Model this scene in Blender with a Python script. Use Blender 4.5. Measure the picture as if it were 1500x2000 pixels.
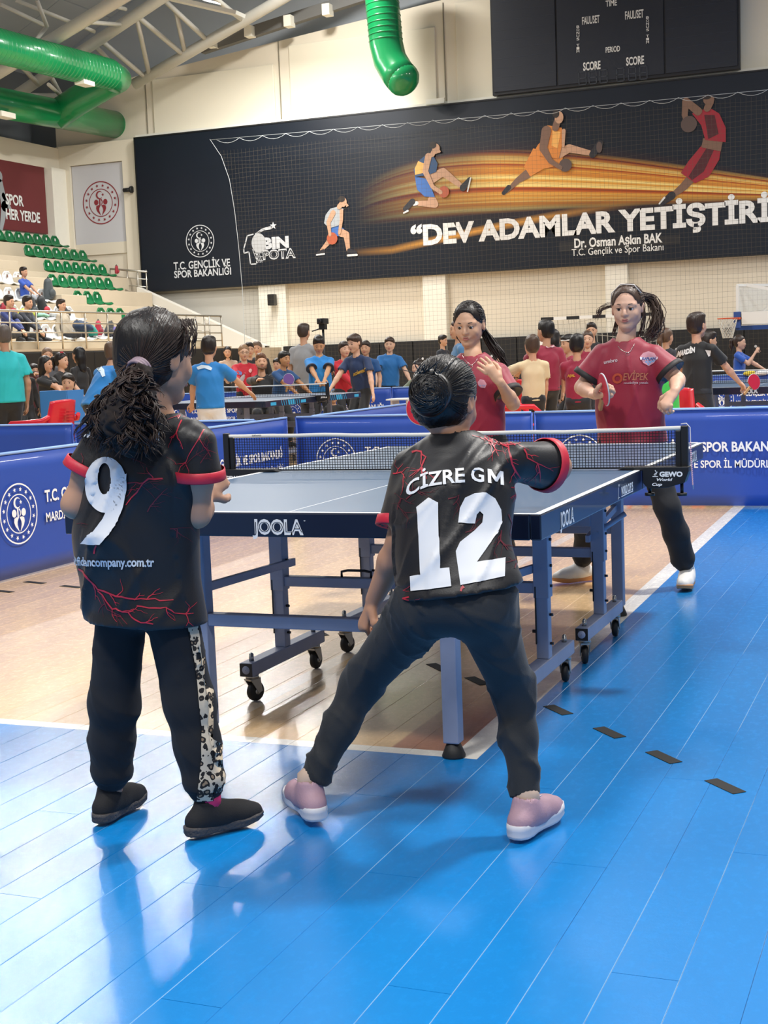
import bpy, bmesh, math, random
import numpy as np
from mathutils import Vector, Matrix, noise
from mathutils.bvhtree import BVHTree
random.seed(7); rng = np.random.default_rng(5)
for o in list(bpy.data.objects): bpy.data.objects.remove(o)
S = bpy.context.scene
COL = S.collection
# ---------------- camera ----------------
CP = np.array([1.78, -5.0205, 1.2]); YAW, PIT, ROL, FPX = -0.38337, 0.11034, -0.03816, 2739.3
_f = np.array([math.sin(YAW)*math.cos(PIT), math.cos(YAW)*math.cos(PIT), -math.sin(PIT)])
_r = np.array([math.cos(YAW), -math.sin(YAW), 0.0]); _u = np.cross(_r, _f)
CR = math.cos(ROL)*_r + math.sin(ROL)*_u; CU = -math.sin(ROL)*_r + math.cos(ROL)*_u; CF = _f
cam = bpy.data.cameras.new('camera'); camo = bpy.data.objects.new('camera', cam); COL.objects.link(camo)
cam.sensor_fit = 'AUTO'; cam.sensor_width = 36.0; cam.lens = FPX/2000*36.0; cam.clip_end = 200
m = Matrix.Identity(4)
for i in range(3):
    m[i][0] = CR[i]; m[i][1] = CU[i]; m[i][2] = -CF[i]; m[i][3] = CP[i]
camo.matrix_world = m
S.camera = camo
# ---------------- world, lamps, exposure ----------------
w = bpy.data.worlds.new('world'); S.world = w; w.use_nodes = True
w.node_tree.nodes['Background'].inputs[0].default_value = (0.94, 0.95, 1.0, 1)
w.node_tree.nodes['Background'].inputs[1].default_value = 0.72
S.view_settings.view_transform = 'Standard'; S.view_settings.look = 'None'
S.view_settings.exposure = -1.27; S.view_settings.gamma = 1.0; S.view_settings.use_curve_mapping = False
LAMPS = []
def lamp(x, y, z, power, size=1.2, col=(1.0, 0.97, 0.92)):
    l = bpy.data.lights.new('hall_lamp', 'AREA'); l.shape = 'DISK'; l.size = size; l.energy = power; l.color = col
    o = bpy.data.objects.new('hall_lamp', l); o.location = (x, y, z); COL.objects.link(o); LAMPS.append((x, y, z)); return o
lamp(3.3, 3.0, 9.4, 2700, 1.0, (1.0, 0.96, 0.90))          # the lamp nearest the table, ahead and to its right
for y in (13.5, 16.5, 19.2, 22.2, 25.4, 28.6): lamp(-15.2, y, 9.6, 850, 0.62, (1.0, 0.98, 0.95))
for x, y, pw in ((-9.0, 9.0, 1000), (-2.5, 9.5, 1000), (4.5, 11.0, 900), (5.5, 18.5, 2000), (6.0, 26.0, 2200)): lamp(x, y, 10.4, pw, 1.5)
lamp(-13.0, 28.2, 12.2, 1300, 1.0)
for x, y, pw in ((-9, -4, 900), (-1.5, -7.0, 2000), (5.5, -8, 1900)): lamp(x, y, 10.2, pw, 1.6)
# ---------------- helpers ----------------
def at(px, py, y):
    """photo pixel -> point on the upright plane at that y"""
    d = CF + CR*(px-750)/FPX - CU*(py-1000)/FPX; t = (y-CP[1])/d[1]
    return Vector(CP + t*d)
def atz(px, py, z):
    d = CF + CR*(px-750)/FPX - CU*(py-1000)/FPX; t = (z-CP[2])/d[2]
    return Vector(CP + t*d)
def atx(px, py, x):
    d = CF + CR*(px-750)/FPX - CU*(py-1000)/FPX; t = (x-CP[0])/d[0]
    return Vector(CP + t*d)
def atd(px, py, depth):
    return Vector(CP + depth*(CF + CR*(px-750)/FPX - CU*(py-1000)/FPX))
def lin(c):
    return tuple((v/12.92 if v <= 0.04045 else ((v+0.055)/1.055)**2.4) for v in c)
def hexc(h):
    return lin(tuple(int(h[i:i+2], 16)/255 for i in (0, 2, 4)))
MATS = {}
def mat(name, col, rough=0.6, metal=0.0, var=0.0, vscale=8.0, bump=0.0, bscale=60.0, emit=0.0, coat=0.0, spec=0.5, alpha=1.0, sheen=0.0, stretch=None):
    if name in MATS: return MATS[name]
    if isinstance(col, str): col = hexc(col)
    mt = bpy.data.materials.new(name); mt.use_nodes = True; nt = mt.node_tree; N = nt.nodes; L = nt.links
    b = N['Principled BSDF']; b.inputs['Base Color'].default_value = (*col, 1); b.inputs['Roughness'].default_value = rough
    b.inputs['Metallic'].default_value = metal; b.inputs['Specular IOR Level'].default_value = spec
    b.inputs['Coat Weight'].default_value = coat; b.inputs['Alpha'].default_value = alpha; b.inputs['Sheen Weight'].default_value = sheen
    if emit: b.inputs['Emission Color'].default_value = (*col, 1); b.inputs['Emission Strength'].default_value = emit
    tc = N.new('ShaderNodeTexCoord'); mp = N.new('ShaderNodeMapping'); L.new(tc.outputs['Object'], mp.inputs[0])
    if stretch: mp.inputs['Scale'].default_value = stretch
    nz = N.new('ShaderNodeTexNoise'); nz.inputs['Scale'].default_value = vscale; nz.inputs['Detail'].default_value = 5
    L.new(mp.outputs[0], nz.inputs['Vector'])
    if var:
        mx = N.new('ShaderNodeMix'); mx.data_type = 'RGBA'
        mx.inputs[6].default_value = (*[c*(1-var) for c in col], 1); mx.inputs[7].default_value = (*[min(1, c*(1+var)) for c in col], 1)
        L.new(nz.outputs['Fac'], mx.inputs[0]); L.new(mx.outputs[2], b.inputs['Base Color'])
        if emit: L.new(mx.outputs[2], b.inputs['Emission Color'])
    if bump:
        n2 = N.new('ShaderNodeTexNoise'); n2.inputs['Scale'].default_value = bscale; n2.inputs['Detail'].default_value = 4
        L.new(mp.outputs[0], n2.inputs['Vector'])
        bp = N.new('ShaderNodeBump'); bp.inputs['Strength'].default_value = bump; bp.inputs['Distance'].default_value = 0.01
        L.new(n2.outputs['Fac'], bp.inputs['Height']); L.new(bp.outputs[0], b.inputs['Normal'])
    MATS[name] = mt; return mt
class MB:
    """collects shapes, builds them as ONE mesh object"""
    def __init__(s): s.v = []; s.f = []; s.mi = []; s.sm = []
    def add(s, vs, fs, mi=0, smooth=False):
        n = len(s.v); s.v += [tuple(v) for v in vs]; s.f += [tuple(i+n for i in f) for f in fs]; s.mi += [mi]*len(fs); s.sm += [smooth]*len(fs); return s
    def box(s, c, d, rz=0.0, mi=0, R=None):
        c = Vector(c); R = R or Matrix.Rotation(rz, 3, 'Z'); h = [x/2 for x in d]
        vs = [c + R @ Vector((sx*h[0], sy*h[1], sz*h[2])) for sx in (-1, 1) for sy in (-1, 1) for sz in (-1, 1)]
        return s.add(vs, [(0, 1, 3, 2), (4, 6, 7, 5), (0, 4, 5, 1), (2, 3, 7, 6), (0, 2, 6, 4), (1, 5, 7, 3)], mi)
    def bx(s, x0, x1, y0, y1, z0, z1, mi=0): return s.box(((x0+x1)/2, (y0+y1)/2, (z0+z1)/2), (x1-x0, y1-y0, z1-z0), mi=mi)
    def bar(s, a, b, w, h, mi=0, up=(0, 0, 1)):
        a = Vector(a); b = Vector(b); d = b-a; L = d.length; z = d.normalized(); up = Vector(up)
        if abs(z.dot(up)) > 0.98: up = Vector((0, 1, 0))
        x = z.cross(up).normalized(); y = x.cross(z); R = Matrix((x, z, y)).transposed()
        return s.box((a+b)/2, (w, L, h), R=R, mi=mi)
    def tube(s, pts, r, n=10, mi=0, cap=True, closed=False):
        pts = [Vector(p) for p in pts]; k = len(pts); rs = r if isinstance(r, (list, tuple)) else [r]*k
        vs = []; fs = []; px = None
        for i, p in enumerate(pts):
            if closed: t = pts[(i+1) % k]-pts[i-1]
            else: t = pts[min(i+1, k-1)]-pts[max(i-1, 0)]
            t = t.normalized() if t.length > 1e-9 else Vector((0, 0, 1))
            if px is None: px = t.orthogonal().normalized()
            else:
                px = px - t*px.dot(t)
                px = px.normalized() if px.length > 1e-6 else t.orthogonal().normalized()
            py = t.cross(px)
            for j in range(n):
                a = 2*math.pi*j/n; vs.append(p + (px*math.cos(a)+py*math.sin(a))*rs[i])
        for i in range(k-1 if not closed else k):
            i2 = (i+1) % k
            for j in range(n):
                j2 = (j+1) % n; fs.append((i*n+j, i*n+j2, i2*n+j2, i2*n+j))
        s.add(vs, fs, mi, True)
        if cap and not closed:
            b = len(s.v)-len(vs); s.f += [tuple(b+j for j in reversed(range(n))), tuple(b+(k-1)*n+j for j in range(n))]; s.mi += [mi, mi]; s.sm += [False, False]
        return s
    def cyl(s, a, b, r, n=16, mi=0, r2=None): return s.tube([a, b], [r, r if r2 is None else r2], n, mi)
    def ring_prof(s, c, prof, n=20, mi=0, R=None):
        """lathe: prof = [(r, h)], around local z"""
        c = Vector(c); R = R or Matrix.Identity(3); vs = []; fs = []
        for r, h in prof:
            for j in range(n):
                a = 2*math.pi*j/n; vs.append(c + R @ Vector((r*math.cos(a), r*math.sin(a), h)))
        for i in range(len(prof)-1):
            for j in range(n): j2 = (j+1) % n; fs.append((i*n+j, i*n+j2, (i+1)*n+j2, (i+1)*n+j))
        return s.add(vs, fs, mi, True)
    def prism(s, poly, o, ax, ay, depth, mi=0):
        """extrude 2D polygon on plane (o, ax, ay) by depth along ax x ay"""
        o = Vector(o); ax = Vector(ax); ay = Vector(ay); nz = ax.cross(ay).normalized(); n = len(poly)
        a = [o+ax*p[0]+ay*p[1] for p in poly]; b = [p+nz*depth for p in a]
        return s.add(a+b, [tuple(reversed(range(n))), tuple(range(n, 2*n))]+[(i, (i+1) % n, n+(i+1) % n, n+i) for i in range(n)], mi)
    def flat(s, poly, o, ax, ay, mi=0, off=0.0):
        o = Vector(o); ax = Vector(ax); ay = Vector(ay); nz = ax.cross(ay).normalized()
        return s.add([o+ax*p[0]+ay*p[1]+nz*off for p in poly], [tuple(range(len(poly)))], mi)
    def build(s, name, mats, parent=None, bevel=0.0, kind=None, loc=None):
        me = bpy.data.meshes.new(name); me.from_pydata(s.v, [], s.f)
        if not isinstance(mats, (list, tuple)): mats = [mats]
        for mt in mats: me.materials.append(mt)
        if len(s.f): me.polygons.foreach_set('material_index', s.mi); me.polygons.foreach_set('use_smooth', s.sm)
        me.update()
        o = bpy.data.objects.new(name, me); COL.objects.link(o)
        if parent is not None: o.parent = parent
        if bevel:
            md = o.modifiers.new('bevel', 'BEVEL'); md.width = bevel; md.segments = 2; md.limit_method = 'ANGLE'; md.harden_normals = False
        if kind: o['kind'] = kind
        if loc is not None: o.location = loc
        return o
def thing(name, label, cat, loc=(0, 0, 0), rz=0.0, group=None):
    o = bpy.data.objects.new(name, None); COL.objects.link(o); o.location = loc; o.rotation_euler = (0, 0, rz); o.empty_display_size = 0.1
    o['label'] = label; o['category'] = cat
    if group: o['group'] = group
    return o
def tag(o, label=None, cat=None, group=None, kind=None):
    if label: o['label'] = label
    if cat: o['category'] = cat
    if group: o['group'] = group
    if kind: o['kind'] = kind
    return o
def struct(o): o['kind'] = 'structure'; return o
def copy_tree(o, parent=None):
    c = o.copy(); COL.objects.link(c)
    if parent is not None: c.parent = parent
    for ch in list(o.children): copy_tree(ch, c)
    return c
# ---- 2D print shapes: text, emblem ----
_tc = {}
def text2d(body, size=1.0, bold=0.0, shear=0.0, sx=1.0, align='LEFT', space=1.0):
    """returns (verts2d, faces, width) of flat text, baseline at y=0"""
    key = (body, bold, shear, space)
    if key not in _tc:
        c = bpy.data.curves.new('lettering', 'FONT'); c.body = body; c.offset = bold; c.shear = shear; c.space_character = space
        c.resolution_u = 3; c.fill_mode = 'FRONT'
        o = bpy.data.objects.new('lettering', c); COL.objects.link(o)
        dg = bpy.context.evaluated_depsgraph_get(); me = o.evaluated_get(dg).to_mesh()
        v = [(p.co.x, p.co.y) for p in me.vertices]; f = [tuple(p.vertices) for p in me.polygons]
        o.evaluated_get(dg).to_mesh_clear(); bpy.data.objects.remove(o); bpy.data.curves.remove(c); _tc[key] = (v, f)
    v, f = _tc[key]; x0 = min(p[0] for p in v); x1 = max(p[0] for p in v); W = (x1-x0)*size*sx
    dx = {'LEFT': 0, 'CENTER': -W/2, 'RIGHT': -W}[align]
    return [((p[0]-x0)*size*sx+dx, p[1]*size) for p in v], f, W
def fit_text(body, w, h, **k):
    """text scaled to exactly w wide, capital height h (Bfont capitals are ~0.69 em)"""
    v, f, W = text2d(body, 1.0, **k); s = h/0.72
    return [(p[0]*w/W, p[1]*s) for p in v], f
def put2d(mb, vf, o, ax, ay, mi=0, off=0.0):
    o = Vector(o); ax = Vector(ax); ay = Vector(ay); nz = ax.cross(ay).normalized()
    mb.add([o+ax*p[0]+ay*p[1]+nz*off for p in vf[0]], vf[1], mi); return mb
def ell(cx, cy, rx, ry=None, n=28, a0=0, a1=2*math.pi):
    ry = rx if ry is None else ry
    return [(cx+rx*math.cos(a0+(a1-a0)*i/n), cy+ry*math.sin(a0+(a1-a0)*i/n)) for i in range(n)]
def ring2d(cx, cy, r0, r1, n=40):
    v = ell(cx, cy, r0, n=n)+ell(cx, cy, r1, n=n); return v, [(i, (i+1) % n, n+(i+1) % n, n+i) for i in range(n)]
def star(cx, cy, r, rot=math.pi/2, k=0.42):
    return [(cx+(r if i % 2 == 0 else r*k)*math.cos(rot+i*math.pi/5), cy+(r if i % 2 == 0 else r*k)*math.sin(rot+i*math.pi/5)) for i in range(10)]
def limb2(a, b, r1, r2, n=6):
    a = Vector(a); b = Vector(b); d = (b-a); an = math.atan2(d.y, d.x)
    return [(a.x+r1*math.cos(an+math.pi/2+math.pi*i/n), a.y+r1*math.sin(an+math.pi/2+math.pi*i/n)) for i in range(n+1)] + \
           [(b.x+r2*math.cos(an-math.pi/2+math.pi*i/n), b.y+r2*math.sin(an-math.pi/2+math.pi*i/n)) for i in range(n+1)]
def emblem2d():
    """round ministry emblem of unit radius: list of (verts, faces)"""
    out = [ring2d(0, 0, .95, 1.0), ring2d(0, 0, .615, .65)]
    for i in range(16):
        a = 2*math.pi*i/16+.2; s = star(.8*math.cos(a), .8*math.sin(a), .085, a); out.append((s, [tuple(range(10))]))
    n = 20; o_ = [(-.06+.19*math.cos(t), .36+.19*math.sin(t)) for t in [math.radians(40+280*i/n) for i in range(n+1)]]
    i_ = [(-.02+.14*math.cos(t), .36+.145*math.sin(t)) for t in [math.radians(52+256*i/n) for i in range(n+1)]]
    out.append((o_+i_, [(i, i+1, n+2+i, n+1+i) for i in range(n)]))
    out.append((star(.13, .37, .08), [tuple(range(10))]))
    for sx in (-1, 1): out.append((ell(.25*sx, .03, .12, .13, 16), [tuple(range(16))]))
    # the letter-like centre and the two curved bodies below
    out.append(([(-.09, .17), (-.02, .17), (-.02, -.12), (-.09, -.12)], [(3, 2, 1, 0)]))
    out.append(([(.0, .17), (.05, .17), (.10, .08), (.09, -.04), (.02, -.12), (.02, -.06), (.05, -.02), (.055, .06), (.03, .11), (.0, .12)], [tuple(reversed(range(10)))]))
    for sx in (-1, 1):
        p = [(.02*sx, -.12), (.15*sx, -.10), (.26*sx, -.14), (.28*sx, -.26), (.22*sx, -.40), (.12*sx, -.50), (.02*sx, -.60), (.07*sx, -.47), (.11*sx, -.35), (.10*sx, -.25), (.06*sx, -.18)]
        out.append((p, [tuple(range(11)) if sx < 0 else tuple(reversed(range(11)))]))
    return out
def put_emblem(mb, o, ax, ay, r, mi=0, off=0.0):
    for v, f in emblem2d(): put2d(mb, ([(p[0]*r, p[1]*r) for p in v], f), o, ax, ay, mi, off)
# ================= setting =================
def nodes_of(name):
    mt = bpy.data.materials.new(name); mt.use_nodes = True; MATS[name] = mt; return mt, mt.node_tree.nodes, mt.node_tree.links
def mth(N, L, op, a, b=None, clamp=False):
    n = N.new('ShaderNodeMath'); n.operation = op; n.use_clamp = clamp
    for i, v in enumerate((a, b)):
        if v is None: continue
        if isinstance(v, (int, float)): n.inputs[i].default_value = v
        else: L.new(v, n.inputs[i])
    return n.outputs[0]
def mixc(N, L, f, a, b):
    n = N.new('ShaderNodeMix'); n.data_type = 'RGBA'
    if isinstance(f, (int, float)): n.inputs[0].default_value = f
    else: L.new(f, n.inputs[0])
    for i, v in ((6, a), (7, b)):
        if isinstance(v, tuple): n.inputs[i].default_value = (*v, 1)
        else: L.new(v, n.inputs[i])
    return n.outputs[2]
BW = 0.1315
def floor_material():
    mt, N, L = nodes_of('painted_sports_parquet'); b = N['Principled BSDF']
    g = N.new('ShaderNodeNewGeometry'); sp = N.new('ShaderNodeSeparateXYZ'); L.new(g.outputs['Position'], sp.inputs[0]); X, Y = sp.outputs[0], sp.outputs[1]
    def noise_(scale, sc, det=4, rough=.5):
        mp = N.new('ShaderNodeMapping'); mp.inputs['Scale'].default_value = sc; L.new(g.outputs['Position'], mp.inputs[0])
        n = N.new('ShaderNodeTexNoise'); n.inputs['Scale'].default_value = scale; n.inputs['Detail'].default_value = det; n.inputs['Roughness'].default_value = rough
        L.new(mp.outputs[0], n.inputs['Vector']); return n.outputs['Fac']
    def sstep(v, e, w=.002): return mth(N, L, 'DIVIDE', mth(N, L, 'SUBTRACT', v, e), w, True)
    # x of the white line drifts a little with y
    xl = mth(N, L, 'ADD', X, mth(N, L, 'MULTIPLY', mth(N, L, 'ADD', Y, 1.1), 0.013))
    right = sstep(xl, .488); front = sstep(mth(N, L, 'MULTIPLY', Y, -1), 1.158)
    blue = mth(N, L, 'MAXIMUM', right, front)
    wl1 = mth(N, L, 'MULTIPLY', sstep(xl, .405), mth(N, L, 'SUBTRACT', 1, front))
    wl2 = mth(N, L, 'MULTIPLY', sstep(mth(N, L, 'MULTIPLY', Y, -1), 1.10), mth(N, L, 'SUBTRACT', 1, right))
    line = mth(N, L, 'MAXIMUM', wl1, wl2)
    # wood
    grain = noise_(3.0, (14, 1.2, 1), 6, .6); patch = noise_(1.1, (1, 1, 1), 3)
    bid = mth(N, L, 'FLOOR', mth(N, L, 'DIVIDE', X, BW)); wn = N.new('ShaderNodeTexWhiteNoise'); wn.noise_dimensions = '2D'
    cb = N.new('ShaderNodeCombineXYZ'); L.new(bid, cb.inputs[0]); L.new(mth(N, L, 'FLOOR', mth(N, L, 'DIVIDE', mth(N, L, 'ADD', Y, mth(N, L, 'MULTIPLY', bid, .71)), 1.9)), cb.inputs[1]); L.new(cb.outputs[0], wn.inputs['Vector'])
    wood = mixc(N, L, grain, hexc('DBB27E'), hexc('F2CF9C')); wood = mixc(N, L, mth(N, L, 'MULTIPLY', wn.outputs['Value'], .35), wood, hexc('C7A47A'))
    scuff = mth(N, L, 'MULTIPLY', sstep(noise_(7, (3, .6, 1), 6, .7), .62, .08), .35); wood = mixc(N, L, scuff, wood, hexc('A98C6B'))
    # a whitish strip along the wood and the old red paint in the corner
    tape = mth(N, L, 'MULTIPLY', sstep(mth(N, L, 'SUBTRACT', .035, mth(N, L, 'ABSOLUTE', mth(N, L, 'ADD', X, .475))), 0, .004), .5)
    wood = mixc(N, L, tape, wood, hexc('E9E4D8'))
    red = mth(N, L, 'MULTIPLY', mth(N, L, 'MULTIPLY', sstep(X, .19, .01), sstep(mth(N, L, 'MULTIPLY', Y, -1), .42, .3)), .72)
    wood = mixc(N, L, red, wood, hexc('8B3A34'))
    # blue paint, worn joints and scratches
    bl = mixc(N, L, noise_(1.6, (1, .5, 1), 5, .6), hexc('0170BA'), hexc('0484CE'))
    d = mth(N, L, 'ABSOLUTE', mth(N, L, 'SUBTRACT', mth(N, L, 'FRACT', mth(N, L, 'ADD', mth(N, L, 'DIVIDE', X, BW), .5)), .5))
    seam = mth(N, L, 'MULTIPLY', sstep(mth(N, L, 'SUBTRACT', .012, d), 0, .006), sstep(noise_(1.3, (2.4, .55, 1), 3), .50, .06))
    fine = mth(N, L, 'MULTIPLY', sstep(noise_(22, (1, .25, 1), 7, .75), .70, .03), .5)
    spots = sstep(noise_(9, (1, 1, 1), 6, .7), .755, .02)
    bl = mixc(N, L, mth(N, L, 'MULTIPLY', seam, .5), bl, hexc('B9DCF2')); bl = mixc(N, L, fine, bl, hexc('6DB4EA')); bl = mixc(N, L, mth(N, L, 'MULTIPLY', spots, .5), bl, hexc('6E8FA6'))
    dark = mth(N, L, 'MULTIPLY', sstep(noise_(2.2, (1.6, 1, 1), 7, .8), .72, .03), .45); bl = mixc(N, L, dark, bl, hexc('0C527E'))
    wh = mixc(N, L, mth(N, L, 'MULTIPLY', sstep(noise_(12, (1, 1, 1), 5), .6, .1), .4), hexc('F2EFE6'), hexc('CFC6B4'))
    c = mixc(N, L, blue, wood, bl); c = mixc(N, L, mth(N, L, 'MULTIPLY', line, mth(N, L, 'SUBTRACT', 1, blue)), c, wh)
    L.new(c, b.inputs['Base Color'])
    b.inputs['Roughness'].default_value = .36; b.inputs['Specular IOR Level'].default_value = .35
    L.new(mth(N, L, 'SUBTRACT', .98, mth(N, L, 'MULTIPLY', sstep(noise_(24, (1.6, 1, 1), 9, .78), .50, .10), .42)), b.inputs['Coat Weight']); b.inputs['Coat IOR'].default_value = 1.52
    r = mth(N, L, 'ADD', .03, mth(N, L, 'MULTIPLY', noise_(5, (2.5, .8, 1), 5, .6), .10)); L.new(r, b.inputs['Coat Roughness'])
    h = mth(N, L, 'ADD', mth(N, L, 'MULTIPLY', noise_(42, (1.3, 1, 1), 7, .72), 1.2), mth(N, L, 'MULTIPLY', noise_(9, (1, .6, 1), 2), .9))
    bp = N.new('ShaderNodeBump'); bp.inputs['Strength'].default_value = .13; bp.inputs['Distance'].default_value = .004
    L.new(h, bp.inputs['Height']); L.new(bp.outputs[0], b.inputs['Coat Normal']); 
    bp2 = N.new('ShaderNodeBump'); bp2.inputs['Strength'].default_value = .1; bp2.inputs['Distance'].default_value = .004
    L.new(h, bp2.inputs['Height']); L.new(bp2.outputs[0], b.inputs['Normal'])
    return mt
FM = floor_material()
fb = MB(); X0, X1, Y0, Y1 = -34*BW, 32*BW, -6.2, 8.2
fb.bx(-24.5, 14, Y1, 33, -.12, 0); fb.bx(-24.5, X0, Y0, Y1, -.12, 0); fb.bx(X1, 14, Y0, Y1, -.12, 0); fb.bx(X0, X1, Y0, Y1, -.12, -.02)
fb.bx(-24.5, 14, -14, Y0, -.12, 0)
floor = struct(fb.build('floor', [FM]))
# floor boards: one long shape per length, every board an object that shares it
def board_mesh(Ly):
    b = MB(); e = .0009; w2 = BW/2-.0003
    prof = [(-w2, -.02), (-w2, -e), (-w2+e, 0), (w2-e, 0), (w2, -e), (w2, -.02)]
    vs = [(x, y, z) for y in (.0008, Ly-.0008) for x, z in prof]
    fs = [(i, i+1, 7+i, 6+i) for i in range(5)]+[(0, 1, 2, 3, 4, 5)[::-1], (6, 7, 8, 9, 10, 11)]
    b.add(vs, [tuple(reversed(f)) for f in fs]); return b
lens = [4.0, 5.2, 5.2]
meshes = {}
for i in range(-34, 32):
    ys = [Y0]+sorted([Y0+3.2+(i*37 % 11)*.18, Y0+8.6+(i*53 % 13)*.2])+[Y1]
    for a, c in zip(ys, ys[1:]):
        k = round(c-a, 2)
        if k not in meshes: ob = board_mesh(c-a).build('floor_board', FM, floor); meshes[k] = ob.data
        else: ob = bpy.data.objects.new('floor_board', meshes[k]); COL.objects.link(ob); ob.parent = floor
        ob.location = ((i+.5)*BW, a, 0)
# short black dashes taped on the floor
tapem = mat('black_floor_tape', '0E0D0C', .8, var=.3, vscale=60)
def dash(x, y, ln=.135, wd=.042, ang=None, lab=None):
    b = MB(); b.box((0, 0, .0006), (ln, wd, .0012)); o = b.build('floor_tape_mark', tapem); o.location = (x, y, .0005)
    o.rotation_euler.z = math.atan2(-.231, .214) if ang is None else ang
    tag(o, lab, 'tape mark', 'dashes of black tape across the floor'); return o
dl = ['black tape dash on the blue floor, nearest the table', 'black tape dash on the blue floor, second from the table', 'black tape dash on the blue floor, third from the table', 'black tape dash on the blue floor, farthest right']
for k, (px, py) in enumerate([(1090, 1387), (1190, 1431), (1296, 1479), (1416, 1536)]):
    p = atz(px, py, 0); dash(p.x, p.y, lab=dl[k])
for k, (px, py, lb) in enumerate([(855, 1303, 'black tape dash on the wood beside the near table leg'), (932, 1330, 'black tape dash on the wood behind the knee of the girl numbered 12'), (738, 1250, 'black tape dash on the wood behind the hand of the girl numbered 12'), (625, 1237, 'grey-black tape dash on the wood above the middle castor')]):
    p = atz(px, py, 0); dash(p.x, p.y, lab=lb)
for px, py, lb in [(5, 1155, 'black tape dash at the left edge below the blue barrier'), (68, 1138, 'black tape dash on the wood along the foot of the left barrier'), (140, 1146, 'black tape dash on the wood right of the barrier foot')]:
    p = atz(px, py, 0); dash(p.x, p.y, .16, .04, -.25, lb)
# ---- far wall ----
W = 32.0
cream = mat('cream_wall_plaster', 'E4DBC8', .75, var=.05, vscale=.5, bump=.05, bscale=8)
cream2 = mat('white_trim_paint', 'EFEBDD', .6, var=.03)
grey_wall = mat('grey_lower_wall', 'C9C6BC', .7, var=.04, vscale=.7)
b = MB(); b.bx(-23.6, 8, W, W+.35, 0, 7.75); b.bx(-23.6, 8, W+.22, W+.35, 7.75, 9.2)
b.add([(-23.6, W+.22, 9.2), (8, W+.22, 9.2), (8, W+.22, 12.7), (-19.6, W+.22, 9.85), (-23.6, W+.22, 9.5), (-23.6, W+.35, 9.2), (8, W+.35, 9.2), (8, W+.35, 12.7), (-19.6, W+.35, 9.85), (-23.6, W+.35, 9.5)], [(0, 1, 2, 3, 4), (9, 8, 7, 6, 5), (2, 7, 8, 3), (3, 8, 9, 4)])
struct(b.build('wall_far', cream))
for n, (x0, x1) in enumerate([(-16.72, -15.85), (-11.66, -10.99), (-6.56, -5.97), (-1.45, -.85)]):
    struct(MB().bx(x0, x1, W-.22, W+.01, 0, 7.9).build('trim_%d' % (n+1), cream2, bevel=.01))
b = MB(); b.bx(-20.6, 8, W-.10, W+.24, 7.84, 8.0)
struct(b.build('trim_5', cream2))
b = MB()
for px0, px1, pyt in [(488, 532, 250), (832, 868, 205), (1180, 1226, 164)]:
    a = at(px0, pyt, W-.14); c = at(px1, pyt, W-.14); b.bx(a.x, c.x, W-.16, W-.08, a.z, a.z+.14)
struct(b.build('trim_6', cream2))
b = MB()
for x in (-20.35, -15.93, -10.95): b.bx(x-.012, x+.012, W+.19, W+.23, 8.0, 9.5+(x+20)*.09+.35)
struct(b.build('trim_7', mat('panel_joint', '8A8474', .8)))  # grey-brown joint lines between the upper wall panels
b = MB(); b.bx(-20.1, -16.1, W+.16, W+.23, 8.0, 9.6); b.bx(-15.6, -11.2, W+.16, W+.23, 8.0, 10.05); b.bx(-10.6, 3, W+.16, W+.23, 8.0, 10.6)
struct(b.build('trim_8', mat('upper_wall_panel', 'E6DFCB', .7, var=.03, vscale=.6), bevel=.02))
# corner frames left of the banner
b = MB(); b.bx(-23.4, -20.5, W-.12, W+.02, 7.3, 7.9); b.bx(-21.1, -20.5, W-.12, W+.02, 0, 7.3); b.bx(-23.4, -22.95, W-.12, W+.02, 0, 7.3); b.bx(-22.95, -21.1, W-.05, W+.02, 4.6, 4.94)
struct(b.build('trim_9', cream))
pan = mat('pale_emblem_panel', 'C9C9CE', .6)
eb = MB().bx(-22.93, -21.12, W-.045, W-.01, 4.94, 7.28).build('emblem_panel', pan); tag(eb, 'pale wall panel with a red round ministry emblem, in the far left corner', 'sign')
redp = mat('emblem_red_print', '8C2A34', .6); c0 = at(197, 396, W-.05)
mb = MB(); put_emblem(mb, (c0.x, W-.05, c0.z), (1, 0, 0), (0, 0, 1), .64, off=.004); mb.build('printed_emblem', redp, eb)
# ---- left wall above the stands ----
b = MB(); b.bx(-23.75, -23.4, 4, W+.3, 0, 7.2); b.bx(-23.75, -23.32, 4, W+.3, 7.2, 7.85)
struct(b.build('wall_left', cream)); struct(MB().bx(-23.45, -23.1, 31.15, 31.95, 0, 7.2).build('trim_10', cream2))
struct(MB().bx(-23.5, -23.25, 22.0, 22.6, 4, 7.2).build('trim_11', cream2))
mar = mat('maroon_wall_poster', '6E2A2C', .6, var=.05, vscale=1.0)
rp = MB().bx(-23.4, -23.33, 24.0, 31.1, 5.24, 7.2).build('wall_poster', mar); tag(rp, 'dark red wall poster with white block lettering above the left stands', 'poster')
wt = mat('white_print', 'E9E9E6', .55); mb = MB()
for s, px, py0, py1, py2 in [('SPOR', 12, 0, 0, 0)]: pass
a = atx(11, 398, -23.32); c = atx(46, 401, -23.32); z1 = atx(12, 372, -23.32).z-a.z
put2d(mb, fit_text('SPOR', c.y-a.y, z1*.78, bold=.03), a, (0, 1, 0), (0, 0, 1), off=.01)
a = atx(12, 427, -23.32); c = atx(78, 430, -23.32)
put2d(mb, fit_text('HER YERDE', c.y-a.y, z1*.78, bold=.03), a, (0, 1, 0), (0, 0, 1), off=.01); mb.build('printed_lettering', wt, rp)
mb = MB(); p = atx(3, 395, -23.32)
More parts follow.
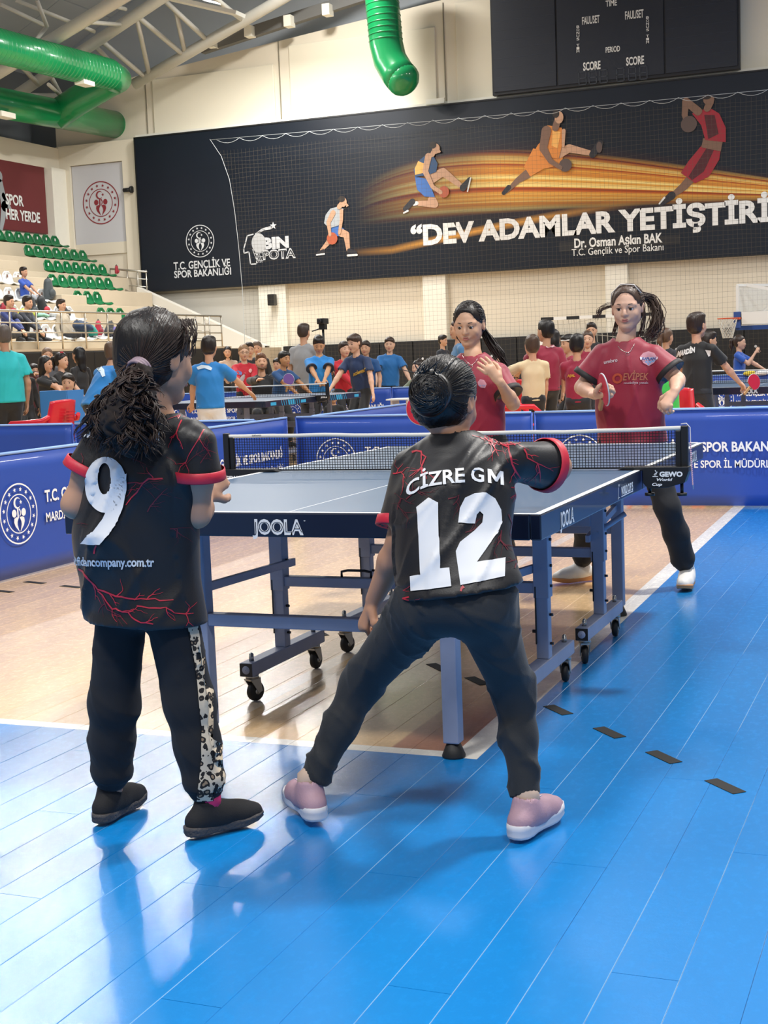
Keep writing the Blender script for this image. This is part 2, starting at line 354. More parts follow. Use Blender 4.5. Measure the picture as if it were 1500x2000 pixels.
for q in (limb2((0, .55), (.12, -.1), .10, .16), limb2((.12, -.1), (-.1, -.75), .15, .07), limb2((.1, .2), (.42, -.2), .08, .05), ell(-.02, .72, .13, .16, 12)): mb.flat(q, p, (0, 1, 0), (0, 0, 1), 0, .008)
mb.build('printed_athlete', mat('poster_grey_figure', '9FA3A6', .6), rp)
# gable above the far wall and the roof
roofm = mat('dark_roof_sheeting', 'B9C0C6', .6, var=.12, vscale=.7)
struct(MB().add([(-25, 33.2, 9), (8, 33.2, 9), (8, 33.2, 18), (-14, 33.2, 16), (-25, 33.2, 10.5)], [(0, 1, 2, 3, 4)]).build('wall_gable', roofm))
struct(MB().bx(-25.2, -24.9, -14, 33.4, 7.0, 12).bx(-25.2, -23.3, 32.9, 33.3, 7.0, 10.4).bx(-25, -23.4, 4, 33.4, 7.7, 7.8).build('wall_left_upper', mat('dim_upper_wall', '7C8082', .7)))
b = MB()
def roofpt(x, y): return (x, y, 10.3+max(0, min(9, x+25))*.50+max(0, x+16)*.12)
xs = [-25, -22, -19, -16, -10, -4, 2, 8, 14]
for k, (xa, xb) in enumerate(zip(xs, xs[1:])):
    for j in range(18):
        y0 = -14+j*2.62; b.add([roofpt(xa+.02, y0+.02), roofpt(xb-.02, y0+.02), roofpt(xb-.02, y0+2.6), roofpt(xa+.02, y0+2.6)]+[tuple(np.add(roofpt(*q), (0, 0, .08))) for q in ((xa, y0), (xb, y0), (xb, y0+2.62), (xa, y0+2.62))], [(0, 1, 2, 3), (7, 6, 5, 4), (0, 4, 5, 1), (1, 5, 6, 2), (2, 6, 7, 3), (3, 7, 4, 0)])
struct(b.build('ceiling', roofm))
# roof trusses: white tubes
trm = mat('truss_white_paint', 'C9C7BE', .45, var=.05)
def truss(label, chords, webs, r, rw):
    t = thing('roof_truss', label, 'truss', tuple(chords[0][0]), 0, 'tubular roof trusses')
    def loc(p): return Vector(p)-t.location
    for c in chords: MB().tube([loc(p) for p in c], r, 12).build('chord', trm, t)
    for a_, b_ in webs: MB().tube([loc(a_), loc(b_)], rw, 8).build('web_member', trm, t)
def ext(a, b_, k): a = Vector(a); b_ = Vector(b_); return a+(b_-a)*k
C0, C1 = at(262, 165, 31), at(500, 27, 31); B0, B1 = at(60, 167, 29), at(310, 0, 29); A0, A1 = at(-10, 146, 26), at(230, 0, 26)
C = lambda k: ext(C0, C1, k); Bc = lambda k: ext(B0, B1, k); A = lambda k: ext(A0, A1, k)
truss('white tubular roof truss nearest the far wall, meeting the corner beside the banner', [[C(0), C(.5), C(1), C(1.9)], [Bc(-.35), Bc(0), Bc(.5), Bc(1), Bc(1.6)]],
      [(Bc(.55), C(.1)), (Bc(.83), C(.13)), (Bc(.83), C(.42)), (at(343, 20, 30), C(.43)), (at(320, 0, 29.5), C(.62)), (Bc(.5), at(210, 115, 30.5)), (Bc(-.12), at(112, 187, 30.5)), (at(75, 165, 29), at(38, 125, 27.5)), (Bc(.15), at(120, 188, 30)), (C(.9), at(400, -20, 29))], .155, .07)
truss('white tubular roof truss farther left, crossing above the green duct', [[A(-.4), A(0), A(.5), A(1), A(1.5)]],
      [(A(.35), Bc(.4)), (A(.72), Bc(.72)), (at(0, 8, 26), at(92, 52, 27.5)), (at(30, 0, 26), at(185, 62, 28)), (at(72, 0, 26), at(92, 52, 26.5)), (at(200, 5, 27), at(245, 18, 28.5)), (A(.2), at(92, 52, 27)), (at(120, 188, 30), at(95, 165, 28))], .165, .055)
b = MB(); a = at(395, 95, 31.8); c = at(640, 15, 31.8); b.bar(a, c+(c-a)*1.2, .22, .3)
struct(b.build('trim_12', mat('gutter_grey', '6A6A68', .6)))
b = MB()
for px, py in [(415, 83), (488, 62), (565, 42), (640, 20)]: p = at(px, py, 31.6); b.box(p, (.22, .3, .3))
struct(b.build('trim_13', cream2))
b = MB(); b.bar(at(325, -5, 27), at(470, 28, 27), .5, .09)
o = b.build('lamp_housing', mat('lamp_housing_white', 'D9D9D2', .4)); tag(o, 'white strip lamp housing under the roof at the top of the picture', 'lamp')
MB().bar(at(395, -6, 26.93)+Vector((0, 0, -.06)), at(425, 1, 26.93)+Vector((0, 0, -.06)), .3, .02).build('diffuser', mat('lit_diffuser', 'FFFFFF', .5, emit=6), o)
# ---- green ducts ----
gr = mat('glossy_green_duct', '0E8A4E', .28, var=.12, vscale=3, coat=.4, bump=.12, bscale=10)
def duct(name, label, pts, r, dome=True, n=28, t=None):
    t = t or thing(name, label, 'duct', tuple(pts[0]))
    P = [Vector(p)-t.location for p in pts]; m_ = MB(); m_.tube(P, r, n); m_.build('duct_tube', gr, t)
    if dome:
        d = (P[-1]-P[-2]).normalized(); k = MB(); k.tube([P[-1]-d*.02]+[P[-1]+d*r*.75*math.sin(a) for a in (0, .3, .6, .9, 1.2, 1.5)], [r]+[r*math.cos(a)+.002 for a in (0, .3, .6, .9, 1.2, 1.5)], n); k.build('end_cap', gr, t)
    return t, P
def seam_rings(t, P, r, step, w=.02):
    m_ = MB(); L_ = 0
    for a, c in zip(P, P[1:]):
        d = (c-a); n = int(d.length/step)
        for i in range(n):
            q = a+d*((i+.5)/n); u = d.normalized(); m_.tube([q-u*w, q-u*w*.5, q+u*w*.5, q+u*w], [r, r+.012, r+.012, r], 28, cap=False)
    if m_.v: m_.build('seam_rings', gr, t, kind='stuff')
u1 = atx(232, 150, -19.2); u0 = atx(-60, 75, -19.2)
t, P = duct('ventilation_duct', 'pair of green spiral ducts at top left joined by an elbow', [u0, u0+(u1-u0)*.5, u0+(u1-u0)*.93, u1+Vector((-.12, .08, -.02)), u1+Vector((-.4, .12, -.08)), atx(150, 205, -20.9)+Vector((0, 0, .1)), atx(105, 228, -21.5)], .40, dome=False); seam_rings(t, P[:3], .40, .16)
b = MB(); b.box(atx(165, 155, -19.15)-t.location+Vector((0, 0, -.1)), (.3, .5, .12)); b.build('outlet_grille', cream2, t, bevel=.01)
l1 = atx(222, 243, -21.5); l0 = atx(-60, 190, -21.5)
t, P = duct('', '', [l0, l0+(l1-l0)*.5, l1], .40, t=t)
b = MB(); b.box(atx(8, 225, -21.1)-t.location, (.3, .6, .14)); b.build('outlet_grille', cream2, t, bevel=.01)
pts = [at(742, -60, 30.2), at(745, -10, 30.2), at(750, 40, 30.2), at(754, 85, 30.2), at(762, 118, 30.2), at(776, 142, 30.1), at(788, 156, 30.0)]
t, P = duct('ventilation_duct', 'green duct coming down the cream wall above the banner', pts, .44); seam_rings(t, P[:4], .44, .14)
# small wall camera and loudspeakers
def wall_camera(px, py, label):
    p = at(px, py, W-.3); t = thing('wall_camera', label, 'camera', tuple(p)); dk = mat('black_plastic', '15161A', .45)
    MB().bar((0, .25, 0), (.3, -.1, .02), .05, .05).build('bracket', dk, t); MB().box((.34, -.14, 0), (.2, .24, .32)).build('camera_body', dk, t, bevel=.02)
wall_camera(515, 587, 'small black device on a bracket on the white pillar under the banner')
p = at(247, 371, W-.2); b = MB(); b.cyl((-.1, 0, 0), (.14, 0, 0), .06); b.cyl((.14, 0, 0), (.2, 0, 0), .1)
o = b.build('wall_camera', mat('black_plastic', '15161A')); o.location = p; tag(o, 'tiny black camera on the wall left of the banner', 'camera')
# ---- wall pads ----
padm = mat('black_wall_pad', '15171B', .5, var=.15, vscale=2)
pads = MB().bx(-15.9, 7, W-.16, W-.22+.2, 0, 1.56); pr = struct(pads.build('baseboard_far', mat('pad_backing', '0B0C0E', .7)))
pm = MB().bx(0, .985, -.24, -.16, .02, 1.60); first = pm.build('wall_pad', padm, pr, bevel=.015); first.location = (-16.0, W, 0)
dotm = MB().cyl((.28, -.245, 1.1), (.28, -.235, 1.1), .035, 8); dots = dotm.build('fastener', mat('pad_fastener', 'C9CBD0', .4), first)
for i in range(1, 22):
    c_ = copy_tree(first, pr); c_.location = (-16.0+i, W, 0)
# ---- stands ----
stone = mat('beige_terrace_stone', 'C6B8A0', .75, var=.1, vscale=1.5, bump=.05, bscale=20)
base = struct(MB().bx(-23.4, -16.06, 8, 31.9, 0, 1.58).bx(-23.4, -16.0, 8, 28.6, 1.58, 1.63).build('stand_base', stone))
fp = MB().bx(-.03, .06, 0, .985, .02, 1.56).build('wall_pad', padm, base, bevel=.015); fp.location = (-16.03, 8, 0)
for i in range(1, 21): c_ = copy_tree(fp, base); c_.location = (-16.03, 8+i, 0)
ROWX = [-17.3-.95*i for i in range(7)]; ROWZ = [1.83+.49*i for i in range(7)]
for i in range(7):
    ye = 31.6 if i >= 4 else 30.9 if i == 3 else 29.2
    o = struct(MB().bx(-23.4, ROWX[i]+.42, 8, ye, 1.6 if i == 0 else ROWZ[i-1]-.02, ROWZ[i]).build('stand_step', stone, base, bevel=.008))
# aisle blocks
b = MB()
for i in range(6):
    for yy in (25.2-.1*i, ): b.bx(ROWX[i]-.1, ROWX[i]+.40, yy, yy+1.1, ROWZ[i], ROWZ[i]+.24)
struct(b.build('aisle_step', stone, base, bevel=.01))
# seats
sg = mat('green_seat_plastic', '0B6B3C', .35, var=.06); sw = mat('white_seat_plastic', 'DDDEDC', .35, var=.04)
def seat_obj(m_, plate):
    b = MB(); vs = []; prof = [(.36, .04, .19), (.30, .075, .20), (.12, .07, .205), (.02, .09, .205), (-.03, .16, .20), (-.055, .28, .19), (-.06, .36, .14), (-.06, .395, .06)]
    for x, z, hw in prof:
        for j in range(7):
            s_ = (j-3)/3; vs.append((x+.05*s_*s_*(1 if z > .1 else 0), hw*s_, z+.035*s_*s_*(1 if z <= .1 else 0)-(.03*s_*s_ if z > .3 else 0)))
    n = len(vs); fs = [(i*7+j, i*7+j+1, (i+1)*7+j+1, (i+1)*7+j) for i in range(7) for j in range(6)]
    b.add(vs, fs, 0, True); o = b.build('stadium_seat', m_)
    md = o.modifiers.new('thick', 'SOLIDIFY'); md.thickness = .03
    MB().box((-.012, 0, .27), (.012, .05, .075)).build('number_plate', plate, o)
    return o
seatG = seat_obj(sg, mat('seat_plate_white', 'E8E8E2', .5)); seatW = seat_obj(sw, mat('seat_plate_brown', '7A5A4A', .5))
usedS = set()
def seat(x, y, z, green, label, grp):
    src = seatG if green else seatW
    if green not in usedS: usedS.add(green); o = src
    else: o = copy_tree(src)
    o.location = (x, y, z); tag(o, label, 'seat', grp); return o
ords = ['first', 'second', 'third', 'fourth', 'fifth', 'sixth', 'seventh', 'eighth']
rown = ['front row', 'second row up', 'third row up', 'fourth row up', 'fifth row up', 'sixth row up', 'top row']
def row(i, pxb, n, green, py, k0=0):
    yb = atx(pxb, py, ROWX[i]).y
    for k in range(n):
        c = 'green' if green else 'white'
        seat(ROWX[i], yb-.445*k, ROWZ[i], green, '%s seat in the %s of the stands, %s from the right' % (c, rown[i], ords[k+k0] if k+k0 < 8 else 'leftmost'), '%s seats in the %s' % (c, rown[i]))
row(6, 108, 7, 1, 465); row(5, 162, 7, 1, 490); row(4, 200, 7, 1, 518); row(3, 212, 7, 1, 548)
row(2, 190, 3, 1, 570); row(1, 235, 3, 1, 596); row(0, 257, 2, 1, 625)
row(3, 36, 3, 0, 540); row(2, 82, 5, 0, 565); row(1, 135, 8, 0, 590); row(0, 216, 8, 0, 640)
# guard rails
rm = mat('brushed_rail_steel', 'B9B4A8', .35, .8)
t = thing('guard_rail', 'steel guard rail along the front of the left stands', 'railing', (-16.0, 14.5, 1.63))
def rail_h(t, a, c, r): MB().tube([a, c], r, 8).build('rail', rm, t)
for z, r in ((.79, .025), (.55, .014), (.35, .014), (.15, .014)): rail_h(t, (0, 0, z), (0, 13.6, z), r)
for k in range(16): MB().tube([(0, k*.906, 0), (0, k*.906, .79)], .02, 8).build('post', rm, t)
t = thing('guard_rail', 'steel guard rail at the far end of the stands beside the banner', 'railing', tuple(at(215, 560, 31.2)))
L0 = t.location.copy(); tl = at(215, 525, 31.2)-L0; tr = at(287, 531, 31.2)-L0
for k in range(4): rail_h(t, tl+Vector((0, 0, -.22*k)), tr+Vector((0, 0, -.22*k)), .03 if k == 0 else .014)
for px in (215, 248, 268, 285): q = at(px, 527, 31.2)-L0; MB().tube([q, q+Vector((0, 0, -.95))], .02, 8).build('post', rm, t)
s0 = at(222, 555, 31.0)-L0; s1 = at(352, 622, 31.0)-L0; rail_h(t, s0, s1, .03); rail_h(t, s0+Vector((0, 0, -.3)), s1+Vector((0, 0, -.3)), .014); rail_h(t, s0+Vector((0, 0, -.55)), s1+Vector((0, 0, -.55)), .014)
for k in (.25, .6, .95): q = s0+(s1-s0)*k; MB().tube([q, q+Vector((0, 0, -.8))], .018, 8).build('post', rm, t)
t = thing('guard_rail', 'short steel rail right of the head of the girl numbered 9', 'railing', tuple(at(375, 660, 28.5)))
L0 = t.location.copy(); a = at(365, 616, 28.5)-L0; c = at(408, 618, 28.5)-L0
for k in range(4): rail_h(t, a+Vector((0, 0, -.2*k)), c+Vector((0, 0, -.2*k)), .02 if k == 0 else .012)
for px in (381, 408): q = at(px, 617, 28.5)-L0; MB().tube([q, q+Vector((0, 0, -.95))], .02, 8).build('post', rm, t)
struct(MB().add([(-20.3, 31.0, 3.5), (-16.2, 31.0, 1.63), (-16.2, 31.0, 1.3), (-20.3, 31.0, 1.3), (-20.3, 31.3, 3.5), (-16.2, 31.3, 1.63), (-16.2, 31.3, 1.3), (-20.3, 31.3, 1.3)], [(0, 3, 2, 1), (4, 5, 6, 7), (0, 1, 5, 4)]).build('stair_side', mat('white_stair_side', 'DDD8CC', .6), base))
struct(MB().bx(-20.45, -16.8, W-.06, W+.01, 0, 3.3).build('trim_14', grey_wall))
# ---- banner ----
def banner_material():
    mt, N, L = nodes_of('banner_print'); b = N['Principled BSDF']; b.inputs['Roughness'].default_value = .38; b.inputs['Specular IOR Level'].default_value = .35
    tc = N.new('ShaderNodeTexCoord'); sp = N.new('ShaderNodeSeparateXYZ'); L.new(tc.outputs['Object'], sp.inputs[0]); X, Z = sp.outputs[0], sp.outputs[2]
    # X 0..22 m from the banner's left end, Z 0..4.5 m from its foot
    nz = N.new('ShaderNodeTexNoise'); nz.noise_dimensions = '1D'; nz.inputs['Scale'].default_value = 3.4; nz.inputs['Detail'].default_value = 3
    # band centre and half width as functions of X
    u = mth(N, L, 'DIVIDE', mth(N, L, 'SUBTRACT', X, 6.4), 12.6, True)
    cz = mth(N, L, 'SUBTRACT', mth(N, L, 'ADD', 1.38, mth(N, L, 'MULTIPLY', mth(N, L, 'SINE', mth(N, L, 'MULTIPLY', mth(N, L, 'POWER', u, .55), 2.9)), 1.02)), mth(N, L, 'MULTIPLY', u, .16))
    hw = mth(N, L, 'ADD', .14, mth(N, L, 'MULTIPLY', mth(N, L, 'SINE', mth(N, L, 'MULTIPLY', mth(N, L, 'POWER', u, .55), 3.05)), .72))
    v = mth(N, L, 'DIVIDE', mth(N, L, 'SUBTRACT', Z, cz), hw)
    w_ = mth(N, L, 'ADD', mth(N, L, 'MULTIPLY', v, 1.5), mth(N, L, 'MULTIPLY', u, .7)); L.new(w_, nz.inputs['W'])
    env = mth(N, L, 'MULTIPLY', mth(N, L, 'SUBTRACT', 1, mth(N, L, 'POWER', mth(N, L, 'ABSOLUTE', v), 3.0), True), mth(N, L, 'POWER', mth(N, L, 'DIVIDE', mth(N, L, 'SUBTRACT', X, 6.9), 4.0, True), 1.4))
    cr = N.new('ShaderNodeValToRGB'); e = cr.color_ramp.elements; e[0].position = .28; e[0].color = (*hexc('5A1E0C'), 1); e[1].position = .66; e[1].color = (*hexc('F2DC8C'), 1)
    k = cr.color_ramp.elements.new(.38); k.color = (*hexc('B8541B'), 1); k = cr.color_ramp.elements.new(.50); k.color = (*hexc('D99B3C'), 1)
    L.new(nz.outputs['Fac'], cr.inputs[0])
    halo = mth(N, L, 'MULTIPLY', mth(N, L, 'SUBTRACT', 1, mth(N, L, 'DIVIDE', mth(N, L, 'ABSOLUTE', v), 1.35), True), mth(N, L, 'DIVIDE', mth(N, L, 'SUBTRACT', X, 7.5), 5, True))
    n3 = N.new('ShaderNodeTexNoise'); n3.inputs['Scale'].default_value = .5; L.new(tc.outputs['Object'], n3.inputs['Vector'])
    bg = mixc(N, L, n3.outputs['Fac'], hexc('0D1520'), hexc('19202C')); bg = mixc(N, L, mth(N, L, 'MULTIPLY', halo, .9), bg, hexc('4A2016'))
    c = mixc(N, L, env, bg, cr.outputs[0])
    # one lower trailing streak
    z2 = mth(N, L, 'ADD', .72, mth(N, L, 'MULTIPLY', mth(N, L, 'SINE', mth(N, L, 'MULTIPLY', mth(N, L, 'DIVIDE', mth(N, L, 'SUBTRACT', X, 8.0), 9.0, True), 1.6)), .82))
    s2 = mth(N, L, 'SUBTRACT', 1, mth(N, L, 'DIVIDE', mth(N, L, 'ABSOLUTE', mth(N, L, 'SUBTRACT', Z, z2)), .13), True)
    s2 = mth(N, L, 'MULTIPLY', s2, mth(N, L, 'MULTIPLY', mth(N, L, 'DIVIDE', mth(N, L, 'SUBTRACT', X, 6.6), 3, True), mth(N, L, 'DIVIDE', mth(N, L, 'SUBTRACT', 15, X), 4, True)))
    c = mixc(N, L, s2, c, hexc('E0A048'))
    L.new(c, b.inputs['Base Color']); return mt
YB = W-.30
bt = thing('printed_banner', 'huge dark banner with basketball players and orange light streaks across the far wall', 'banner', (-20.5, YB, 3.40))
def bp(px, py, y=YB): p = at(px, py, y); return (p.x+20.5, p.z-3.40)
o = MB().bx(0, 24.5, 0, .08, 0, 4.46).build('banner_sheet', banner_material(), bt)
o = MB().bx(-.03, 24.6, -.02, .1, 4.46, 4.50).bx(-.03, 24.6, -.02, .1, -.03, 0).bx(-.04, 0, -.02, .1, 0, 4.5).build('frame_edge', mat('banner_edge', '101216', .5), bt)
AX, AZ = (1, 0, 0), (0, 0, 1); wp = mat('banner_white_print', 'EDEDEA', .45); gp = mat('banner_grey_print', 'C9CCD0', .5)
def btext(body, pl, pr_, cap, bold=.0, name='printed_lettering', m_=wp, off=.012, parent=None, org=None):
    """text from its left foot pixel to its right foot pixel, capital height in pixels given by cap (px,py top left)"""
    a = Vector((*bp(*pl), 0)); c = Vector((*bp(*pr_), 0)); h = bp(*cap)[1]-a.y
    mb = MB(); put2d(mb, fit_text(body, c.x-a.x, h, bold=bold), (a.x, 0, a.y), (1, 0, (c.y-a.y)/(c.x-a.x)*.0), AZ, off=off); return mb.build(name, m_, bt)
btext('“DEV ADAMLAR YETİŞTİRİYORUZ”', (803, 479), (1755, 402), (803, 441), bold=.045)
btext('Dr. Osman Aşkın BAK', (1122, 484), (1294, 472), (1122, 466), bold=.03)
btext('T.C. Gençlik ve Spor Bakanı', (1117, 500), (1296, 488), (1117, 486), bold=.004)
btext('T.C. GENÇLİK VE', (340, 527), (450, 520), (340, 512), bold=.02, m_=gp); btext('SPOR BAKANLIĞI', (341, 543), (452, 537), (341, 529), bold=.02, m_=gp)
mb = MB(); q = bp(391, 471); r_ = abs(bp(391, 439)[1]-q[1]); put_emblem(mb, (q[0], 0, q[1]), AX, AZ, r_, off=.012); mb.build('printed_emblem', gp, bt)
mb = MB(); a_ = bp(1092, 492); c_ = bp(1328, 458); mb.bx(a_[0], c_[0], -.006, 0, a_[1], c_[1]); mb.build('printed_label', mat('banner_black_label', '1A1B20', .5), bt)
# the "10 BIN POTA" mark
mb = MB(); q = bp(478, 517); s_ = (bp(577, 500)[0]-q[0])/100.0
def L2(pts, wd, m_=0):
    for p1, p2 in zip(pts, pts[1:]): mb.flat(limb2(p1, p2, wd/2, wd/2, 3), (q[0], 0, q[1]), (s_, 0, 0), (0, 0, s_), m_, .012)
L2([(8, 50), (4, 38), (0, 28), (0, 20), (10, 22), (12, 0), (24, 0), (26, 26)], 2.2); L2([(8, 50), (20, 52)], 2.2)
mb.flat(ell(30, 36, 14, 17, 24), (q[0], 0, q[1]), (s_, 0, 0), (0, 0, s_), 1, .014)
for i in range(4):
    L2([(17+i*3.5, 26), (26+i*3, 2)], 1.0)
    L2([(43-i*2, 26-i*7), (18+i*2, 24-i*6)], 1.0)
for k in range(3): L2([(24+k*3, 52+k), (38+k*2, 60-k), (55, 63-k*2)], 1.6)
mb.flat(star(60, 64, 7), (q[0], 0, q[1]), (s_, 0, 0), (0, 0, s_), 0, .013); mb.build('printed_mark', [gp, mat('banner_ball_white', 'B8BABC', .5)], bt)
for pts in ([(17, 36), (43, 36)], [(30, 20), (30, 52)], [(22, 23), (26, 36), (22, 50)], [(38, 23), (34, 36), (38, 50)]):
    mb = MB(); L2(pts, 1.0); mb.build('printed_mark', mat('banner_dark_line', '2A2D33', .5), bt)
btext('BIN', (513, 486), (565, 482), (513, 465), bold=.06, m_=gp); btext('POTA', (514, 507), (578, 502), (514, 489), bold=.05, m_=gp); btext('POTA', (515.5, 505.5), (576.5, 500.5), (515.5, 490.5), bold=-.005, m_=mat('banner_dark_line', '2A2D33', .5), off=.016)
# printed players: layered flat shapes
PM = [mat('print_skin', 'C49A7C', .5), mat('print_grey_top', 'A9AFB3', .5), mat('print_blue', '3F6EB5', .5), mat('print_ball', 'B55B3C', .5), mat('print_dark', '24242C', .5), mat('print_orange', 'D9873A', .5), mat('print_red', '9C2231', .5), mat('print_dim_skin', '7D5F4E', .5), mat('print_hair', '2A211D', .5), mat('print_white', 'DDDDDA', .5), mat('print_navy', '2D4F78', .5), mat('print_dark_ball', '5A4A45', .5), mat('print_dark_red', '4E1A22', .5), mat('print_lit_orange', 'F0B25E', .5)]
def player(label, shapes):
    mb = MB()
    for k, (kind, mi, pts, rr) in enumerate(shapes):
        P = [bp(*p) for p in pts]; s_ = abs(bp(pts[0][0], pts[0][1]+10)[1]-bp(*pts[0])[1])/10
        if kind == 'p': poly = P
        elif kind == 'l':
            for z_, (p1, p2, r1, r2) in enumerate(zip(P, P[1:], rr, rr[1:])):
                q_ = limb2(p1, p2, r1*s_, r2*s_); mb.flat(q_, (0, 0, 0), AX, AZ, mi, .012+k*.004+z_*.001)
            continue
        elif kind == 'e': poly = ell(P[0][0], P[0][1], rr[0]*s_, rr[1]*s_, 20)
        ar = sum(poly[i][0]*poly[(i+1) % len(poly)][1]-poly[(i+1) % len(poly)][0]*poly[i][1] for i in range(len(poly)))
        if ar < 0: poly = poly[::-1]
        mb.flat(poly, (0, 0, 0), AX, AZ, mi, .012+k*.004)
    o = mb.build('printed_player', PM, bt); o['label'] = label
player('dribbling player in a grey top and blue shorts, lowest on the left', [
 ('l', 0, [(655, 452), (641, 474), (628, 489)], [7, 5, 3]), ('l', 4, [(632, 491), (621, 495)], [4.5, 3.5]), ('l', 9, [(634, 496), (619, 498)], [1.5, 1.5]),
 ('p', 2, [(645, 437), (662, 438), (673, 448), (671, 462), (657, 461), (646, 453)], 0), ('l', 0, [(668, 455), (677, 458), (681, 488)], [8, 6.5, 4]), ('l', 4, [(683, 490), (695, 494)], [5, 4]), ('l', 9, [(680, 499), (698, 498)], [2, 2]),
 ('p', 1, [(660, 404), (672, 408), (669, 425), (664, 440), (644, 446), (634, 436), (637, 420), (646, 408)], 0), ('l', 0, [(668, 412), (668, 430), (664, 455)], [4, 3.5, 3]),
 ('e', 3, [(650, 466)], [11.5, 12]), ('l', 0, [(652, 416), (643, 434), (646, 459)], [5.5, 4.5, 3]), ('l', 0, [(664, 404), (669, 398)], [5, 5]), ('e', 0, [(672, 395)], [7.5, 9.5]), ('p', 0, [(678, 396), (683, 402), (678, 405)], 0), ('e', 8, [(669, 389)], [7.5, 6])])
player('leaping player in blue with one knee raised', [
 ('l', 0, [(844, 391), (850, 399), (818, 397)], [9, 7, 5]), ('l', 9, [(814, 397), (808, 398)], [4, 4]), ('l', 4, [(806, 394), (792, 408)], [6, 5]), ('l', 9, [(797, 412), (789, 416)], [2, 1.5]),
 ('p', 2, [(811, 345), (836, 350), (845, 372), (850, 385), (830, 384), (815, 370)], 0), ('l', 0, [(845, 348), (866, 336), (898, 361)], [10, 8, 5]), ('l', 4, [(905, 367), (918, 350)], [7, 4]), ('l', 9, [(914, 374), (920, 348)], [1.5, 1.5]),
 ('p', 10, [(833, 303), (848, 306), (856, 320), (853, 336), (838, 342), (812, 346), (809, 332), (818, 315)], 0), ('p', 13, [(818, 315), (830, 320), (828, 338), (812, 342), (811, 330)], 0), ('e', 3, [(868, 375)], [11, 11.5]),
 ('l', 0, [(838, 306), (832, 335), (846, 365), (862, 376)], [7, 6, 4, 4]), ('l', 0, [(846, 302), (850, 294)], [5, 5]), ('e', 0, [(853, 291)], [8, 10]), ('e', 8, [(847, 284)], [7.5, 7]), ('p', 0, [(859, 291), (863, 297), (858, 300)], 0)])
player('leaping player in orange with one leg kicked out', [
 ('l', 7, [(1030, 340), (1012, 352), (990, 374)], [9, 6, 3.5]), ('l', 4, [(994, 366), (984, 377)], [5, 4]), ('l', 5, [(1062, 290), (1040, 325)], [14, 12]), ('p', 5, [(1042, 290), (1100, 305), (1098, 322), (1062, 330), (1036, 345), (1024, 325)], 0),
 ('l', 0, [(1092, 300), (1112, 290), (1152, 299)], [10, 8, 5]), ('l', 4, [(1158, 302), (1172, 281)], [7, 7]), ('e', 11, [(1171, 288)], [6, 11]), ('p', 5, [(1070, 245), (1098, 250), (1102, 270), (1092, 310), (1052, 305), (1060, 270)], 0), ('p', 13, [(1080, 255), (1096, 258), (1090, 290), (1078, 285)], 0),
 ('e', 11, [(1105, 323)], [13, 13]), ('l', 7, [(1068, 256), (1062, 290), (1076, 315), (1096, 328)], [10, 8, 5, 4]), ('l', 0, [(1102, 256), (1101, 285)], [4, 3]), ('l', 7, [(1086, 250), (1090, 236)], [7, 7]), ('e', 0, [(1093, 230)], [9, 12]), ('e', 8, [(1087, 223)], [7, 8])])
player('player in red arching backwards with the ball behind the head', [
 ('l', 7, [(1362, 335), (1335, 365), (1312, 383)], [10, 8, 5]), ('l', 4, [(1312, 382), (1290, 400)], [8, 4]), ('l', 9, [(1298, 386), (1288, 398)], [2, 1.5]), ('p', 6, [(1370, 285), (1408, 292), (1405, 312), (1385, 345), (1358, 358), (1330, 338), (1345, 315)], 0), ('p', 12, [(1380, 290), (1395, 292), (1375, 335), (1352, 352), (1345, 345)], 0),
 ('p', 7, [(1374, 270), (1412, 276), (1408, 296), (1370, 288)], 0), ('p', 6, [(1352, 222), (1385, 210), (1405, 222), (1418, 250), (1418, 278), (1378, 274), (1370, 245)], 0), ('p', 12, [(1376, 225), (1396, 225), (1404, 262), (1384, 272)], 0),
 ('l', 7, [(1364, 218), (1340, 198), (1338, 225), (1342, 240)], [8, 7, 6, 4]), ('e', 11, [(1346, 243)], [16, 16]), ('l', 7, [(1382, 212), (1388, 200)], [7, 7]), ('e', 7, [(1385, 196)], [11, 9]), ('e', 8, [(1381, 190)], [9, 5])])
# ---- scoreboard ----
sb = thing('scoreboard', 'big dark electronic scoreboard above the banner, lettered TIME, PERIOD and SCORE', 'scoreboard', (-9.46, W-.34, 7.97))
def sp_(px, py): p = at(px, py, W-.36); return (p.x+9.46, p.z-7.97)
nav = mat('scoreboard_face', '1B202B', .45, var=.1, vscale=.6)
SWD = sp_(1445, 140)[0]
MB().bx(0, SWD, .02, .2, 0, 3.6).build('housing', mat('scoreboard_housing', '14171E', .5), sb, bevel=.01)
for x0, x1, z0, z1 in [(.06, 1.75, .08, 3.5), (1.80, 4.55, .08, 3.5), (4.6, SWD-.06, .08, 3.5)]: MB().bx(x0, x1, -.01, .02, z0, z1).build('display_panel', nav, sb)
lm = mat('scoreboard_dim_line', '2E3542', .5); mb = MB()
for k in range(14):
    for x0, x1 in ((.1, 1.7), (4.65, SWD-.1)): mb.bx(x0, x1, -.014, -.01, .2+k*.24, .206+k*.24)
mb.build('display_rows', lm, sb, kind='stuff')
def stext(body, pl, pr_, top, bold=.0):
    a = sp_(*pl); c = sp_(*pr_); mb = MB(); put2d(mb, fit_text(body, c[0]-a[0], sp_(*top)[1]-a[1], bold=bold), (a[0], -.02, a[1]), AX, AZ); mb.build('printed_lettering', mat('scoreboard_white', 'D8D8D4', .5), sb)
stext('TIME', (1183, 13), (1205, 11), (1183, 1), .02); stext('FAUL/SET', (1137, 48), (1171, 44), (1137, 33), .02); stext('FAUL/SET', (1221, 38), (1257, 34), (1221, 22), .02)
